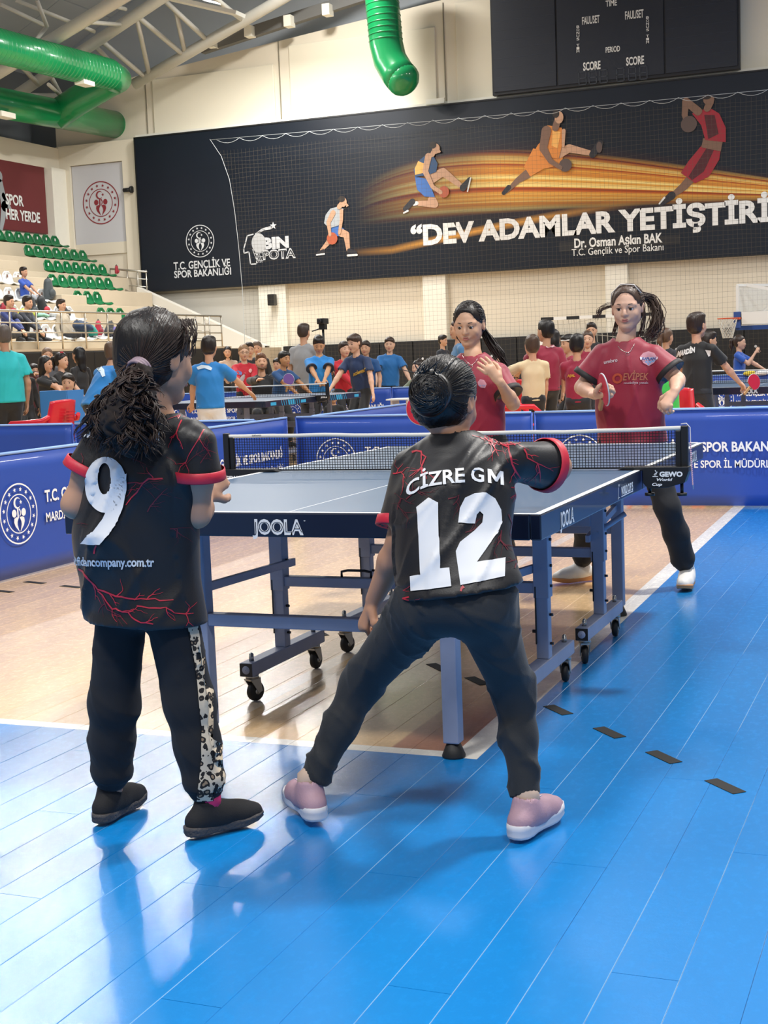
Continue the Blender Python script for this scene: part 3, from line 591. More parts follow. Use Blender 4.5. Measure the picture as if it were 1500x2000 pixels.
stext('PERIOD', (1183, 103), (1211, 101), (1183, 92), .02); stext('SCORE', (1139, 138), (1173, 135), (1139, 122), .03); stext('SCORE', (1223, 128), (1258, 125), (1223, 112), .03)
for xx, yy in ((1129, 50), (1265, 32)):
    for k, ch in enumerate('BONUS TIMEO'[:9]):
        if ch != ' ': stext(ch, (xx-3, yy+6*k+5), (xx+2.6, yy+6*k+5), (xx-3, yy+6*k), .02)
mb = MB()
for px in (1131, 1151, 1172, 1205, 1228, 1250):
    a = sp_(px, 166-(px-1131)*.09); c = sp_(px+14, 166-(px-1131)*.09); h = .32; w_ = c[0]-a[0]; x, z = a
    for (p1, p2) in (((x, z), (x+w_, z)), ((x, z+h/2), (x+w_, z+h/2)), ((x, z+h), (x+w_, z+h)), ((x, z), (x, z+h)), ((x+w_, z), (x+w_, z+h))): mb.flat(limb2(p1, p2, .012, .012, 2), (0, -.02, 0), AX, AZ)
mb.build('unlit_digits', mat('scoreboard_unlit_segment', '363B44', .5), sb, kind='stuff')
# ---- safety net in front of the far wall ----
nt = thing('safety_net', 'large mesh safety net hanging in front of the far wall and banner', 'net', (-17.6, 31.0, 0))
nm = mat('net_twine', '5A5346', .8); rpm = mat('net_rope_white', 'B9BEC0', .7); mb = MB()
edge = [(410, 272), (432, 305), (448, 350), (458, 410), (466, 480), (473, 560), (477, 640), (479, 700)]
ep = [at(*p, 31.0) for p in edge]; ep = [Vector((p.x+17.6, 0, p.z)) for p in ep]
def edge_x(z):
    for a, c in zip(ep, ep[1:]):
        if c.z <= z <= a.z: return a.x+(c.x-a.x)*(a.z-z)/(a.z-c.z)
    return ep[-1].x if z < 1.4 else 0.0
def edge_z(x):
    if x >= ep[-1].x: return 7.3
    for a, c in zip(ep, ep[1:]):
        if a.x <= x <= c.x: return 7.2
    return 7.2
pit = .118; t2_ = .0017; XE = 22.0
k = 0
while k*pit < 7.05:
    z = .1+k*pit; x0 = edge_x(z); n = 40; vs = []; 
    for i in range(n+1):
        x = x0+(XE-x0)*i/n; dz = .018*math.sin(x*1.3+k*.7)+.012*math.sin(x*3.1+k); vs += [(x, 0, z+dz-t2_), (x, 0, z+dz+t2_)]
    mb.add(vs, [(2*i, 2*i+2, 2*i+3, 2*i+1) for i in range(n)]); k += 1
k = 0
while .15+k*pit < XE:
    x = .15+k*pit; n = 12; zt = 7.15 if x > .05 else 7.2; zb = .1; vs = []
    if x < ep[-1].x:   # starts right of the hanging edge rope
        zb2 = min([p.z+(q_.z-p.z)*(x-p.x)/(q_.x-p.x) for p, q_ in zip(ep, ep[1:]) if p.x <= x <= q_.x] or [7.1]); zb = zb2
    for i in range(n+1):
        z = zb+(zt-zb)*i/n; dx = .02*math.sin(z*1.1+k*.5); vs += [(x+dx-t2_, 0, z), (x+dx+t2_, 0, z)]
    mb.add(vs, [(2*i, 2*i+1, 2*i+3, 2*i+2) for i in range(n)]); k += 1
mb.build('mesh', nm, nt, kind='stuff')
MB().tube(ep, .008, 6).build('edge_rope', rpm, nt)
MB().tube([(0, 0, 7.48), (8, 0, 7.34), (XE, 0, 7.22)], .006, 6).build('top_cable', rpm, nt)
pts = []; n = 30
for i in range(n):
    x0 = .2+i*.72
    if x0 > XE-.8: break
    for j in range(7): u = j/6; pts.append((x0+.72*u, -.02, 7.46-(x0+.72*u)*.0115-.11*(1-(2*u-1)**2)))
MB().tube(pts, .006, 5).build('head_rope', rpm, nt)
# ================= table tennis tables =================
topm = mat('table_top_slate', '46617F', .34, var=.05, vscale=6, bump=.02, bscale=200, coat=.08)
frm = mat('table_frame_navy', '101A32', .4, coat=.3); legm = mat('leg_grey_blue_paint', '8C96B0', .45, metal=.1, var=.12, vscale=14, bump=.03)
whp = mat('table_white_line', 'F1F3F4', .45); blk = mat('black_plastic', '15161A', .45); rub = mat('black_rubber', '18191B', .6); zinc = mat('zinc_plated', 'A9A9A6', .3, .85)
netm = mat('net_black_thread', '101014', .8); band = mat('net_white_band', 'DCDAD4', .7, bump=.1, bscale=200); wpr = mat('table_white_print', 'E6E9EC', .5)
cyan = mat('side_cyan_print', '2FA3D6', .5)
def inline_text(mb, body, w, h, o, ax, ay, off, bold=.05, thin=-.025):
    put2d(mb, fit_text(body, w, h, bold=bold), o, ax, ay, 0, off)
    o2 = Vector(o)+Vector(ax)*w*.02+Vector(ay)*h*.10; put2d(mb, fit_text(body, w*.955, h*.8, bold=thin), o2, ax, ay, 1, off+.0006)
def make_table(label, loc, detail=True, cyan_side=False, end_dark=True, rz=0):
    t = thing('table_tennis_table', label, 'table', loc, rz, None)
    hx, hy = .7625, 1.37
    for s in (-1, 1):
        y0, y1 = (-hy, -.003) if s < 0 else (.003, hy)
        o = MB().bx(-hx+.002, hx-.002, y0+.002 if s < 0 else y0, y1 if s < 0 else y1-.002, .735, .76).build('tabletop', topm, t, bevel=.0015)
        b = MB(); z0, z1 = .7601, .7606; lw = .02
        b.bx(-hx, -hx+lw, y0, y1, z0, z1).bx(hx-lw, hx, y0, y1, z0, z1)
        ye = -hy if s < 0 else hy-lw; b.bx(-hx+lw, hx-lw, ye, ye+lw, z0, z1); b.bx(-.0015, .0015, (y0+lw) if s < 0 else y0, y1 if s < 0 else y1-lw, z0, z1)
        b.build('white_lines', whp, o)
        b = MB(); a = .0015
        b.bx(-hx-a, -hx+.03, y0, y1, .688, .7595); b.bx(hx-.03, hx+a, y0, y1, .688, .7595)
        b.bx(-hx+.03, hx-.03, (y0-a) if s < 0 else y1-.03, (y0+.03) if s < 0 else y1+a, .688, .7595)
        fr = b.build('apron_frame', frm, t, bevel=.004)
        if not detail and s > 0: pass
        mb = MB()
        if s < 0: inline_text(mb, 'JOOLA', .165, .042, (-.11, -hy-a, .698), (1, 0, 0), (0, 0, 1), .001); put2d(mb, fit_text('°', .006, .006, bold=.02), (.057, -hy-a, .732), (1, 0, 0), (0, 0, 1), 0, .001)
        if not cyan_side:
            yy = -hy+.20 if s < 0 else hy-.34
            inline_text(mb, 'JOOLA', .16, .042, (hx+a, yy, .698), (0, 1, 0), (0, 0, 1), .001)
            if s < 0:
                put2d(mb, fit_text('WORLD CUP 25', .19, .028, bold=.03), (hx+a, -.36, .705), (0, 1, 0), (0, 0, 1), 0, .001)
                mb.flat([(0, 0), (.19, 0), (.19, .003), (0, .003)], (hx+a, -.36, .699), (0, 1, 0), (0, 0, 1), 0, .001)
                put2d(mb, fit_text('J', .012, .03, bold=.03, shear=.3), (hx+a, -.41, .706), (0, 1, 0), (0, 0, 1), 0, .001)
                mb.flat(ell(0, 0, .005, n=10), (hx+a, -.395, .742), (0, 1, 0), (0, 0, 1), 0, .001)
                mb.flat([(0, 0), (.03, 0), (.03, .002), (0, .002)], (hx+a, -.415, .70), (0, 1, 0), (0, 0, 1), 0, .001)
            mb.build('printed_lettering', [wpr, frm], fr)
        else:
            mb.build('printed_lettering', [wpr, frm], fr); m2 = MB()
            for k in range(9):
                y = (-hy+.42 if s < 0 else hy-.95)+k*.058; ww = .04 if 2 < k < 6 else .012
                m2.flat([(0, 0), (ww, 0), (ww-.02, .06), (-.02, .06)], (hx+a, y, .694), (0, 1, 0), (0, 0, 1), 0, .001)
            for yy in ((-hy+.13, -.45) if s < 0 else (.22, hy-.22)): m2.flat([(0, .01), (.14, .01), (.14, .045), (0, .045)], (hx+a, yy, .694), (0, 1, 0), (0, 0, 1), 0, .001)
            m2.build('printed_stripes', cyan, fr)
        # outer legs with rubber feet
        for sx in (-1, 1):
            x, y = sx*.415, s*1.15
            lg = MB().bx(x-.025, x+.025, y-.025, y+.025, .045, .735).build('leg', legm, t, bevel=.004)
            MB().ring_prof((x, y, 0), [(.001, 0), (.035, 0), (.036, .006), (.02, .045), (.001, .046)], 16).build('foot', rub, lg)
        MB().bx(-.39, .39, s*1.15-.02, s*1.15+.02, .372, .412).build('cross_bar', legm, t, bevel=.004)
        MB().bx(-hx+.03, hx-.03, s*1.15-.02, s*1.15+.02, .69, .734).build('under_beam', legm, t)
        # wheeled undercarriage
        for sx in (-1, 1):
            x = sx*.5; ya, yb = (-.72, -.10) if s < 0 else (.11, .73)
            base = MB().bx(x-.025, x+.025, ya, yb, .098, .148).build('carriage_bar', legm, t, bevel=.004)
            for ye, d in ((ya, -1), (yb, 1)):
                b = MB(); b.bx(x-.024, x+.024, ye+d*.0005-.001, ye+d*.0005+.001, .10, .146); b.build('end_plug', blk, base)
                MB().ring_prof((x, ye, .123), [(.001, .004), (.014, .003), (.016, 0)], 14, R=Matrix.Rotation(math.radians(90*d*-1 if d < 0 else -90), 3, 'X') if d > 0 else Matrix.Rotation(math.radians(90), 3, 'X')).build('plug_boss', legm, base)
            pm = MB().bx(x-.022, x+.022, s*.42-.022, s*.42+.022, .148, .735).build('post', legm, t, bevel=.003)
            MB().bx(x-.027, x+.027, s*.42-.027, s*.42+.027, .36, .60).build('sleeve', legm, pm, bevel=.003)
            b = MB()
            for z in (.20, .30, .40, .47, .56): b.cyl((x+.022, s*.42, z), (x+.034, s*.42, z), .005, 8)
            for z in (.24, .45): b.cyl((x-.04, s*.42, z), (x-.02, s*.42, z), .006, 8)
            b.build('bolt', blk, pm, kind='stuff')
            MB().bx(x-.0225, x-.0195+.002, s*.42-.0275, s*.42-.0255, .2, .40).build('slot', blk, pm)
            for wy, ang in ((ya+.045, .35), (yb-.05, .1)):
                cz = MB(); cz.cyl((x, wy, .148), (x, wy, .168), .009, 10); cz.ring_prof((x, wy, .168), [(.009, 0), (.007, .006), (.001, .009)], 10); cz.build('stud', zinc, base)
                fk = MB(); R = Matrix.Rotation(ang*(1 if sx > 0 else -1), 3, 'Z'); fk.cyl((x, wy, .085), (x, wy, .098), .024, 14); fk.box(Vector((x, wy, .082)), (.034, .05, .006), R=R)
                for q in (-1, 1): fk.add([Vector((x, wy, 0))+R @ Vector(v) for v in [(q*.016, -.022, .082), (q*.016, .022, .082), (q*.016, .03, .036), (q*.016, .012, .030), (q*.019, -.022, .082), (q*.019, .022, .082), (q*.019, .03, .036), (q*.019, .012, .030)]], [(0, 1, 2, 3), (7, 6, 5, 4), (0, 4, 5, 1), (1, 5, 6, 2), (2, 6, 7, 3), (3, 7, 4, 0)])
                cst = fk.build('castor', zinc, t)
                RR = R @ Matrix.Rotation(math.pi/2, 3, 'Y')
                MB().ring_prof(Vector((x, wy, .036))+R @ Vector((0, .012, 0)), [(.010, -.013), (.028, -.012), (.034, -.009), (.036, 0), (.034, .009), (.028, .012), (.010, .013)], 24, R=RR).build('wheel', rub, cst)
                MB().ring_prof(Vector((x, wy, .036))+R @ Vector((0, .012, 0)), [(.001, -.016), (.011, -.015), (.012, 0), (.011, .015), (.001, .016)], 14, R=RR).build('hub', zinc, cst)
            # sloping stay from outer leg to the post
            MB().bar((sx*.41, s*1.13, .49), (sx*.47, s*.36, .455), .018, .028).build('stay', legm, t, bevel=.002)
        MB().bx(-.475, .475, s*.42-.02, s*.42+.02, .375, .412).build('carriage_cross_bar', legm, t, bevel=.003)
        hb = MB(); hb.tube([(-.25, s*.42, .412), (-.25, s*.42, .432), (-.225, s*.42, .437), (-.16, s*.42, .437), (-.135, s*.42, .432), (-.135, s*.42, .412)], .005, 8); hb.build('latch_handle', blk, t)
    MB().bx(-.475, .475, .39, .43, .50, .545).build('upper_cross_bar', legm, t, bevel=.003)
    MB().tube([(.50, .40, .475), (.60, .46, .545)], .011, 10).build('stay_tube', legm, t)
    MB().cyl((.57, -.1, .665), (.57, -.1, .69), .008, 10).cyl((.62, .0, .655), (.62, .0, .67), .025, 18).build('levelling_knob', blk, t)
    return t
T1 = make_table('slate-grey table tennis table in the centre, nearest the camera, on a wheeled grey frame', (0, 0, 0))
T2 = make_table('table tennis table with cyan stripes on its navy side, behind the left barriers', (-5.96, 10.27, 0), cyan_side=True)
T3 = make_table('table tennis table at the right edge, beside the boy in black', (-.02, 10.75, 0))
def net(label, T, z0=.766, detail=True, band_txt=None, lab='GEWO'):
    x0, y0 = T.location.x, T.location.y
    t = thing('table_tennis_net', label, 'net', (x0, y0, .76)); Z = -.76
    zt = .9125+Z; zb = z0+Z; pitch = .0112 if detail else .022; th = .0011 if detail else .0016
    b = MB(); n = int(1.81/pitch)
    sag = lambda x: -.006*math.cos(x/.9*math.pi/2)
    for i in range(n+1):
        x = -.905+1.81*i/n; b.bx(x-th, x+th, -.0006, .0006, zb, zt-.012+sag(x))
    m_ = int((zt-zb)/pitch); seg = 12
    for j in range(m_+1):
        z = zb+(zt-zb-.012)*j/m_; hw = th if j else .003
        for i in range(seg):
            xa = -.905+1.81*i/seg; xb = -.905+1.81*(i+1)/seg; f = j/m_
            za, zc = z+sag(xa)*f, z+sag(xb)*f; b.add([(xa, 0, za-hw), (xb, 0, zc-hw), (xb, 0, zc+hw), (xa, 0, za+hw)], [(0, 1, 2, 3)])
    b.build('net_mesh', netm, t, kind='stuff')
    b = MB(); k = 30; vs = []
    for i in range(k+1):
        x = -.905+1.81*i/k; s_ = sag(x)+.0015*math.sin(x*9)+.001*math.sin(x*23)
        vs += [(x, -.004, zt-.0145+s_), (x, -.005, zt+s_), (x, .005, zt+s_), (x, .004, zt-.0145+s_)]
    b.add(vs, [(4*i+a, 4*i+(a+1) % 4, 4*i+4+(a+1) % 4, 4*i+4+a) for i in range(k) for a in range(4)], 0, True); bo = b.build('white_band', band, t)
    if detail:
        mb = MB(); put2d(mb, fit_text('GEWO', .042, .006, bold=.02), (-.80, -.0062, zt-.010), (1, 0, 0), (0, 0, 1)); mb.build('printed_lettering', mat('band_print_grey', '4A4A4C', .5), bo)
    for s in (-1, 1):
        po = MB(); po.bx(min(s*.905, s*.930), max(s*.905, s*.930), -.012, .012, -.01, zt+.004); po.bx(min(s*.885, s*.905), max(s*.885, s*.905), -.006, .006, zb, zt-.012); po.build('post', blk, t, bevel=.004)
        # clamp: body under the post reaching over the table edge
        cl = MB(); poly = [(.935, -.005), (.92, -.045), (.86, -.062), (.79, -.066), (.772, -.045), (.772, -.002), (.70, .003), (.68, .003), (.70, .012), (.935, .012)]
        poly = [(s*p[0], p[1]) for p in poly]
        if s > 0: poly = poly[::-1]
        cl.prism(poly, (0, .022, 0), (1, 0, 0), (0, 0, 1), .055); c_ = cl.build('clamp', blk, t, bevel=.002)
        for xk in (.79, .905): MB().cyl((s*xk, 0, -.085), (s*xk, 0, -.05), .006, 10).cyl((s*xk, 0, -.094), (s*xk, 0, -.084), .018, 18).build('clamp_screw', blk, c_)
        mb = MB()
        if s > 0:
            put2d(mb, fit_text(lab, .082, .017, bold=.05), (.832, -.033, -.022), (1, 0, 0), (0, 0, 1), 0, .001)
            if lab == 'GEWO':
                put2d(mb, fit_text('World', .056, .010, bold=.03, shear=.25), (.822, -.033, -.038), (1, 0, 0), (0, 0, 1), 0, .001)
                put2d(mb, fit_text('Cup', .036, .010, bold=.03, shear=.25), (.805, -.033, -.055), (1, 0, 0), (0, 0, 1), 0, .001)
                for p_, q_ in (((.808, -.022), (.826, -.022)), ((.812, -.016), (.822, -.008)), ((.822, -.008), (.817, .000)), ((.812, -.016), (.818, -.018)), ((.818, -.018), (.824, -.006))): mb.flat(limb2(p_, q_, .0012, .0012, 3), (0, -.033, 0), (1, 0, 0), (0, 0, 1), 0, .001)
        else: put2d(mb, fit_text(lab, .075, .014, bold=.05), (-.915, -.033, -.028), (1, 0, 0), (0, 0, 1), 0, .001)
        mb.build('printed_lettering', wpr, c_)
    return t
net('black net with a white top band and black clamps across the nearest table', T1)
net('net across the table behind the left barriers', T2, detail=False, lab='JOOLA')
net('net across the table at the right edge', T3, detail=False, lab='JOOLA')
b = MB(); pts = [(.905, -.002, .922), (.925, -.004, .924), (.938, -.008, .91), (.940, -.012, .86), (.940, -.014, .80), (.943, -.014, .74), (.948, -.014, .69)]
b.tube(pts, .0016, 6); o = b.build('net_cord', mat('white_cord', 'DAD6D6', .6)); tag(o, 'thin white cord with beads hanging from the right end of the nearest net', 'cord')
b = MB()
for k in range(22):
    z = .855-.007*k; b.ring_prof((.9395+.0003*k, -.014, z), [(.0005, -.003), (.003, -.0015), (.003, .0015), (.0005, .003)], 6)
b.build('bead', mat('pinkish_bead', 'D8A8BE', .4), o, kind='stuff')
# ================= court barriers =================
blu = mat('barrier_blue_fabric', '2149A8', .5, var=.10, vscale=1.6, bump=.10, bscale=5, coat=.1); bed = mat('barrier_edge_light', '8FB4EE', .5); bpr = mat('barrier_white_print', 'EEF0F4', .5)
bnavy = mat('barrier_back_post', '17202F', .5)
def barrier(x0, y0, x1, y1, label, printed=True, h=.73, side=1):
    """panel from left foot to right foot as seen from its printed face"""
    a = Vector((x0, y0, 0)); c = Vector((x1, y1, 0)); d = (c-a); L_ = d.length; ax = d.normalized(); nz = ax.cross(Vector((0, 0, 1)))
    t = thing('court_barrier', label, 'barrier', tuple(a), math.atan2(ax.y, ax.x), 'blue court barriers')
    b = MB(); n = 24; m_ = 8; vs = []
    for i in range(n+1):
        for j in range(m_+1):
            x = .012+(L_-.024)*i/n; z = .012+(h-.02)*j/m_; y = .004*math.sin(x*4+z*3)*math.sin(math.pi*j/m_)*1.5+.003*math.sin(x*11+z*5)*math.sin(math.pi*j/m_); vs.append((x, y, z))
    fs = [(i*(m_+1)+j, (i+1)*(m_+1)+j, (i+1)*(m_+1)+j+1, i*(m_+1)+j+1) for i in range(n) for j in range(m_)]
    b.add(vs, fs, 0, True); sh = b.build('fabric_panel', blu, t); md = sh.modifiers.new('thick', 'SOLIDIFY'); md.thickness = .006; md.offset = -1
    MB().tube([(0.01, 0, h), (L_-.01, 0, h)], .009, 8).build('top_rail', bed, t)
    for q in (.008, L_-.008): MB().tube([(q, .004, .012), (q, .004, h)], .009, 8).build('side_rail', blu, t)
    for q in (.06, L_-.06): MB().bx(q-.012, q+.012, -.02, .16, 0, .012).build('foot', bnavy, t)
    if printed:
        mb = MB(); k = L_/2.03; put_emblem(mb, (.36*k, -.012, .375), (1, 0, 0), (0, 0, 1), .178); x = .62*k; w1 = 1.28*k
        put2d(mb, fit_text('T.C. GENÇLİK VE SPOR BAKANLIĞI', w1, .07, bold=.03), (x, -.012, .415), (1, 0, 0), (0, 0, 1))
        put2d(mb, fit_text('MARDİN GENÇLİK VE SPOR İL MÜDÜRLÜĞÜ', w1, .055, bold=.02), (x, -.012, .295), (1, 0, 0), (0, 0, 1)); mb.build('printed_lettering', bpr, t)
    return t
barrier(-3.22, 1.33, -3.22, 3.37, 'blue barrier with a white emblem at the left edge, nearest the camera'); barrier(-3.22, 3.38, -3.26, 5.42, 'blue barrier receding behind the girl numbered 9 toward the net post')
barrier(-3.20, 5.45, -1.18, 5.45, 'blue barrier with an emblem seen through the left half of the net'); barrier(-1.17, 5.45, .86, 5.45, 'blue barrier behind the two girls in maroon shirts, emblem behind the net'); barrier(.87, 5.45, 2.9, 5.45, 'blue barrier at the far right edge')
barrier(-5.13, 5.12, -3.40, 5.12, 'plain blue barrier behind the curls of the girl numbered 9', False); barrier(-7.2, 5.12, -5.14, 5.12, 'plain blue barrier at the left edge in front of the red armchair', False)
barrier(-3.12, 5.6, -3.14, 7.95, 'plain blue barrier running away behind the nearest net, first part', False); barrier(-3.14, 7.96, -3.1, 10.4, 'plain blue barrier running away behind the nearest net, farther part', False)
for k, lb in enumerate(['blue barrier behind the player table with cyan stripes, left end', 'blue barrier with emblem under the cyan-striped table', 'blue barrier behind the boy in the navy shirt', 'blue barrier in front of the woman in the green jacket']):
    barrier(-9.7+k*2.04-.35, 14.7, -9.7+(k+1)*2.04-.36, 14.7, lb)
for k, lb in enumerate(['blue barrier behind the boy in the cream shirt', 'blue barrier behind the girl with the ponytail and white face', 'blue barrier behind the boy in black', 'blue barrier with emblem under the table at the right edge']):
    barrier(-4.95+k*1.66, 16.4, -4.95+(k+1)*1.66-.02, 16.4, lb)
barrier(-13.5, 15.3, -11.5, 15.3, 'blue barrier with emblem behind the red armchair at the left'); barrier(-11.4, 12.6, -9.6, 12.6, 'small blue barrier right of the pale blue score stand', False)
# score stands of light blue board
lb_ = mat('light_blue_board', '3C7FC4', .5, var=.05)
def stand_box(px0, px1, py0, py1, depth, label, z0=0.0):
    a = atd(px0, py1, depth); c = atd(px1, py1, depth); top = atd((px0+px1)/2, py0, depth).z; wd = (c-a).length
    t = thing('score_stand', label, 'stand', ((a.x+c.x)/2, (a.y+c.y)/2, 0), YAW*-1*-1*0)
    MB().bx(-wd/2, wd/2, -.01, .01, z0+.02, top).build('front_board', lb_, t, bevel=.004)
    MB().bx(-wd/2, -wd/2+.02, 0, .35, 0, top).build('side_board', lb_, t); MB().bx(wd/2-.02, wd/2, 0, .35, 0, top).build('side_board', lb_, t)
stand_box(77, 139, 763, 830, 16.6, 'pale blue score stand left of the boy bending in blue'); stand_box(803, 823, 745, 780, 12.5, 'pale blue board beside the woman in the green jacket')
o = MB().bx(0, .24, -.15, .15, .56, .575).build('seat_board', mat('white_board', 'E8E4DA', .5)); t = thing('bench', 'white-topped bench left of the bun of the girl numbered 12', 'bench', (at(764, 779, 8.5).x, 8.5, 0)); o.parent = t
zt_ = at(780, 778, 8.5).z; o.location.z = zt_-.575
for q in (.03, .2): MB().bx(q, q+.02, -.1, .1, 0, zt_-.015).build('leg', mat('white_board', ''), t)
# ================= red plastic armchairs =================
redm = mat('red_chair_plastic', 'D01F30', .3, var=.05, coat=.2)
def armchair(label, loc, rz):
    t = thing('plastic_armchair', label, 'chair', loc, rz, 'red plastic armchairs')
    b = MB()   # faces +y; seat 0.43, back to 0.82
    vs = []; n = 8
    prof = [(.24, .43), (.18, .445), (0, .43), (-.16, .425), (-.21, .45), (-.235, .55), (-.27, .70), (-.295, .82), (-.30, .845)]
    for y, z in prof:
        for j in range(n+1): s_ = j/n*2-1; hw = .22 if z < .5 else .225-.03*(z-.5)/.3; vs.append((hw*s_, y+(.05*s_*s_ if z > .46 else 0), z-(.012*s_*s_ if z > .8 else 0)))
    b.add(vs, [(i*(n+1)+j, i*(n+1)+j+1, (i+1)*(n+1)+j+1, (i+1)*(n+1)+j) for i in range(len(prof)-1) for j in range(n)], 0, True)
    o = b.build('shell', redm, t); md = o.modifiers.new('thick', 'SOLIDIFY'); md.thickness = .018
    g = MB()
    for k in range(7): g.bx(-.05, .05, -.335-.002*k, -.30-.002*k, .56+k*.028, .568+k*.028)
    g.build('back_slots', mat('red_slot_edge', 'A81826', .4), o, kind='stuff')
    for sx in (-1, 1):
        MB().tube([(sx*.22, -.25, .70), (sx*.27, -.20, .66), (sx*.285, -.02, .645), (sx*.285, .14, .64), (sx*.275, .21, .58), (sx*.26, .235, .43)], [.02, .026, .028, .028, .026, .024], 10).build('armrest', redm, t)
        MB().tube([(sx*.25, .235, .45), (sx*.27, .27, 0)], [.03, .02], 8).build('leg', redm, t); MB().tube([(sx*.215, -.22, .5), (sx*.25, -.30, 0)], [.03, .02], 8).build('leg', redm, t)
    return t
p = atd(82, 800, 14.0); ac_ = armchair('red plastic armchair with a tall back, left behind the blue barrier', (p.x, p.y, 0), math.radians(88)); ac_.scale = (1.06, 1.06, 1.06)
p = atd(55, 790, 20.5); armchair('red plastic armchair farther back, beside the standing girls in black', (p.x, p.y, 0), math.radians(200))
p = at(1002, 790, 8.9); armchair('red plastic armchair left of the boy in the cream shirt', (p.x, p.y, 0), math.radians(-60))
p = atd(1012, 755, 18.2); armchair('red plastic armchair behind the raised hand of the left maroon girl', (p.x, p.y, 0), math.radians(10))
# ================= handball goal and hoop =================
g = thing('handball_goal', 'handball goal with a black and white striped crossbar against the far wall', 'goal', (at(1057, 625, 30.3).x, 30.3, 0))
gw = at(1288, 620, 30.3).x-g.location.x; gz = 2.0; gm = [mat('goal_black', '17181B', .5), mat('goal_white', 'EAEAE6', .5)]
b = MB(); n = 9
for k in range(n): b.bx(gw*k/n, gw*(k+1)/n, -.04, .04, gz-.04, gz+.04, mi=k % 2)
b.build('crossbar', gm, g)
for s, x in ((0, 0), (1, gw)):
    b = MB()
    for k in range(6): b.bx(x-.04, x+.04, -.04, .04, gz-.04-(gz-.04)*(k+1)/6, gz-.04-(gz-.04)*k/6, mi=(k+s) % 2)
    b.build('post', gm, g)
b = MB(); r = .008
def gp_(u, v):  # slack net surface from crossbar down to the floor at the back
    return Vector((gw*u, .05+.42*v**.7+.08*math.sin(u*3.1), gz-.35*math.sin(v*2.2)*.6-gz*v*.9-.06*math.sin(u*9+v*5)))
for i in range(23): b.tube([gp_((i+.0)/22, j/10) for j in range(11)], r, 4, cap=False)
for j in range(11): b.tube([gp_(i/22, (j+.5)/11) for i in range(23)], r, 4, cap=False)
b.build('goal_net', mat('goal_net_twine', 'CFCFC8', .7), g, kind='stuff')
MB().tube([(0, 0, gz), (0, .35, gz-.1), (0, .5, 0)], .02, 8).tube([(gw, 0, gz), (gw, .35, gz-.1), (gw, .5, 0)], .02, 8).build('back_stay', gm[1], g)
h = thing('basketball_hoop', 'portable basketball hoop with a glass backboard, lowered, at the right edge', 'hoop', tuple(at(1441, 632, 28.5)))
H0 = h.location.copy(); wht = mat('hoop_white_paint', 'E4E4E0', .4); top = at(1441, 557, 28.5).z-H0.z
# the board faces left (-x); it is seen from its edge, glass running away to the right
BL = 1.8; dr = Vector((.55, .84, 0)); dr.normalize()
def bb(u, z, o=0.0): return dr*u+Vector((0, 0, z))+Vector((-.84, .55, 0))*o
b = MB(); b.bar(bb(0, 0), bb(0, top), .06, .09); b.bar(bb(BL, 0), bb(BL, top), .06, .09); b.bar(bb(0, 0), bb(BL, 0), .06, .06); b.bar(bb(0, top), bb(BL, top), .06, .06); b.build('board_frame', wht, h)
b = MB(); b.bar(bb(-.01, -.10), bb(-.01, .27), .16, .12); b.bar(bb(-.01, -.10, 0), bb(BL, -.10, 0), .10, .10); b.build('edge_padding', mat('hoop_blue_pad', '2C4E93', .5), h)
gl = mat('board_glass', 'DDE6EA', .05, alpha=.28); MB().bar(bb(.03, top/2), bb(BL-.03, top/2), .012, top-.06).build('glass', gl, h)
b = MB(); b.bx(.1, 3.5, -.08, .12, -.02, .26); b.bar((.2, .05, top), (2.2, .05, top*.45), .07, .07); b.tube([(.6, 0, .26), (1.1, 0, .52), (1.3, 0, .54), (2.4, 0, .5)], .05, 8); b.tube([(1.3, 0, .54), (1.3, 0, .2)], .04, 8); b.bar((3.3, 0, 0), (3.3, 0, -H0.z), .3, .5, up=(0, 1, 0)); b.build('boom', wht, h)
rc = at(1421, 622, 28.3)-H0; rim = MB(); ring = [rc+Vector((.225*math.cos(a), .225*math.sin(a), 0)) for a in [2*math.pi*i/24 for i in range(24)]]
rim.tube(ring, .014, 6, closed=True); rim.bar(rc+Vector((.2, 0, -.01)), (.02, .03, .12), .14, .05); rim.build('rim', mat('rim_orange', 'D0562E', .4), h)
b = MB()
for i in range(12):
    for s in (-1, 1):
        pts = []
        for j in range(7):
            a = 2*math.pi*(i+s*j*.5)/12; rr = .225-.02*j; pts.append(rc+Vector((rr*math.cos(a), rr*math.sin(a), -.075*j)))
        b.tube(pts, .009, 4, cap=False)
b.build('hoop_net', mat('goal_net_twine', ''), h, kind='stuff')
# camera on a tripod
p = atd(632, 668, 22.0); t = thing('video_tripod', 'black video camera on a tripod above the heads behind the cyan-striped table', 'tripod', (p.x, p.y, 0)); zc = atd(632, 640, 22.0).z
MB().tube([(0, 0, .5), (0, 0, zc)], .02, 8).build('centre_column', blk, t)
for k in range(3): a = 2.1*k+.4; MB().tube([(0, 0, zc-.6), (.45*math.cos(a), .45*math.sin(a), 0)], [.02, .012], 8).build('leg', blk, t)
MB().box((0, 0, zc+.02), (.1, .1, .1)).tube([(0, 0, zc), (-.17, -.05, zc-.05)], .01, 6).build('head', blk, t)
MB().box((0, 0, zc+.10), (.12, .2, .09)).cyl((-.0, -.1, zc+.1), (0, -.16, zc+.1), .035).build('camera_body', blk, t, bevel=.008)
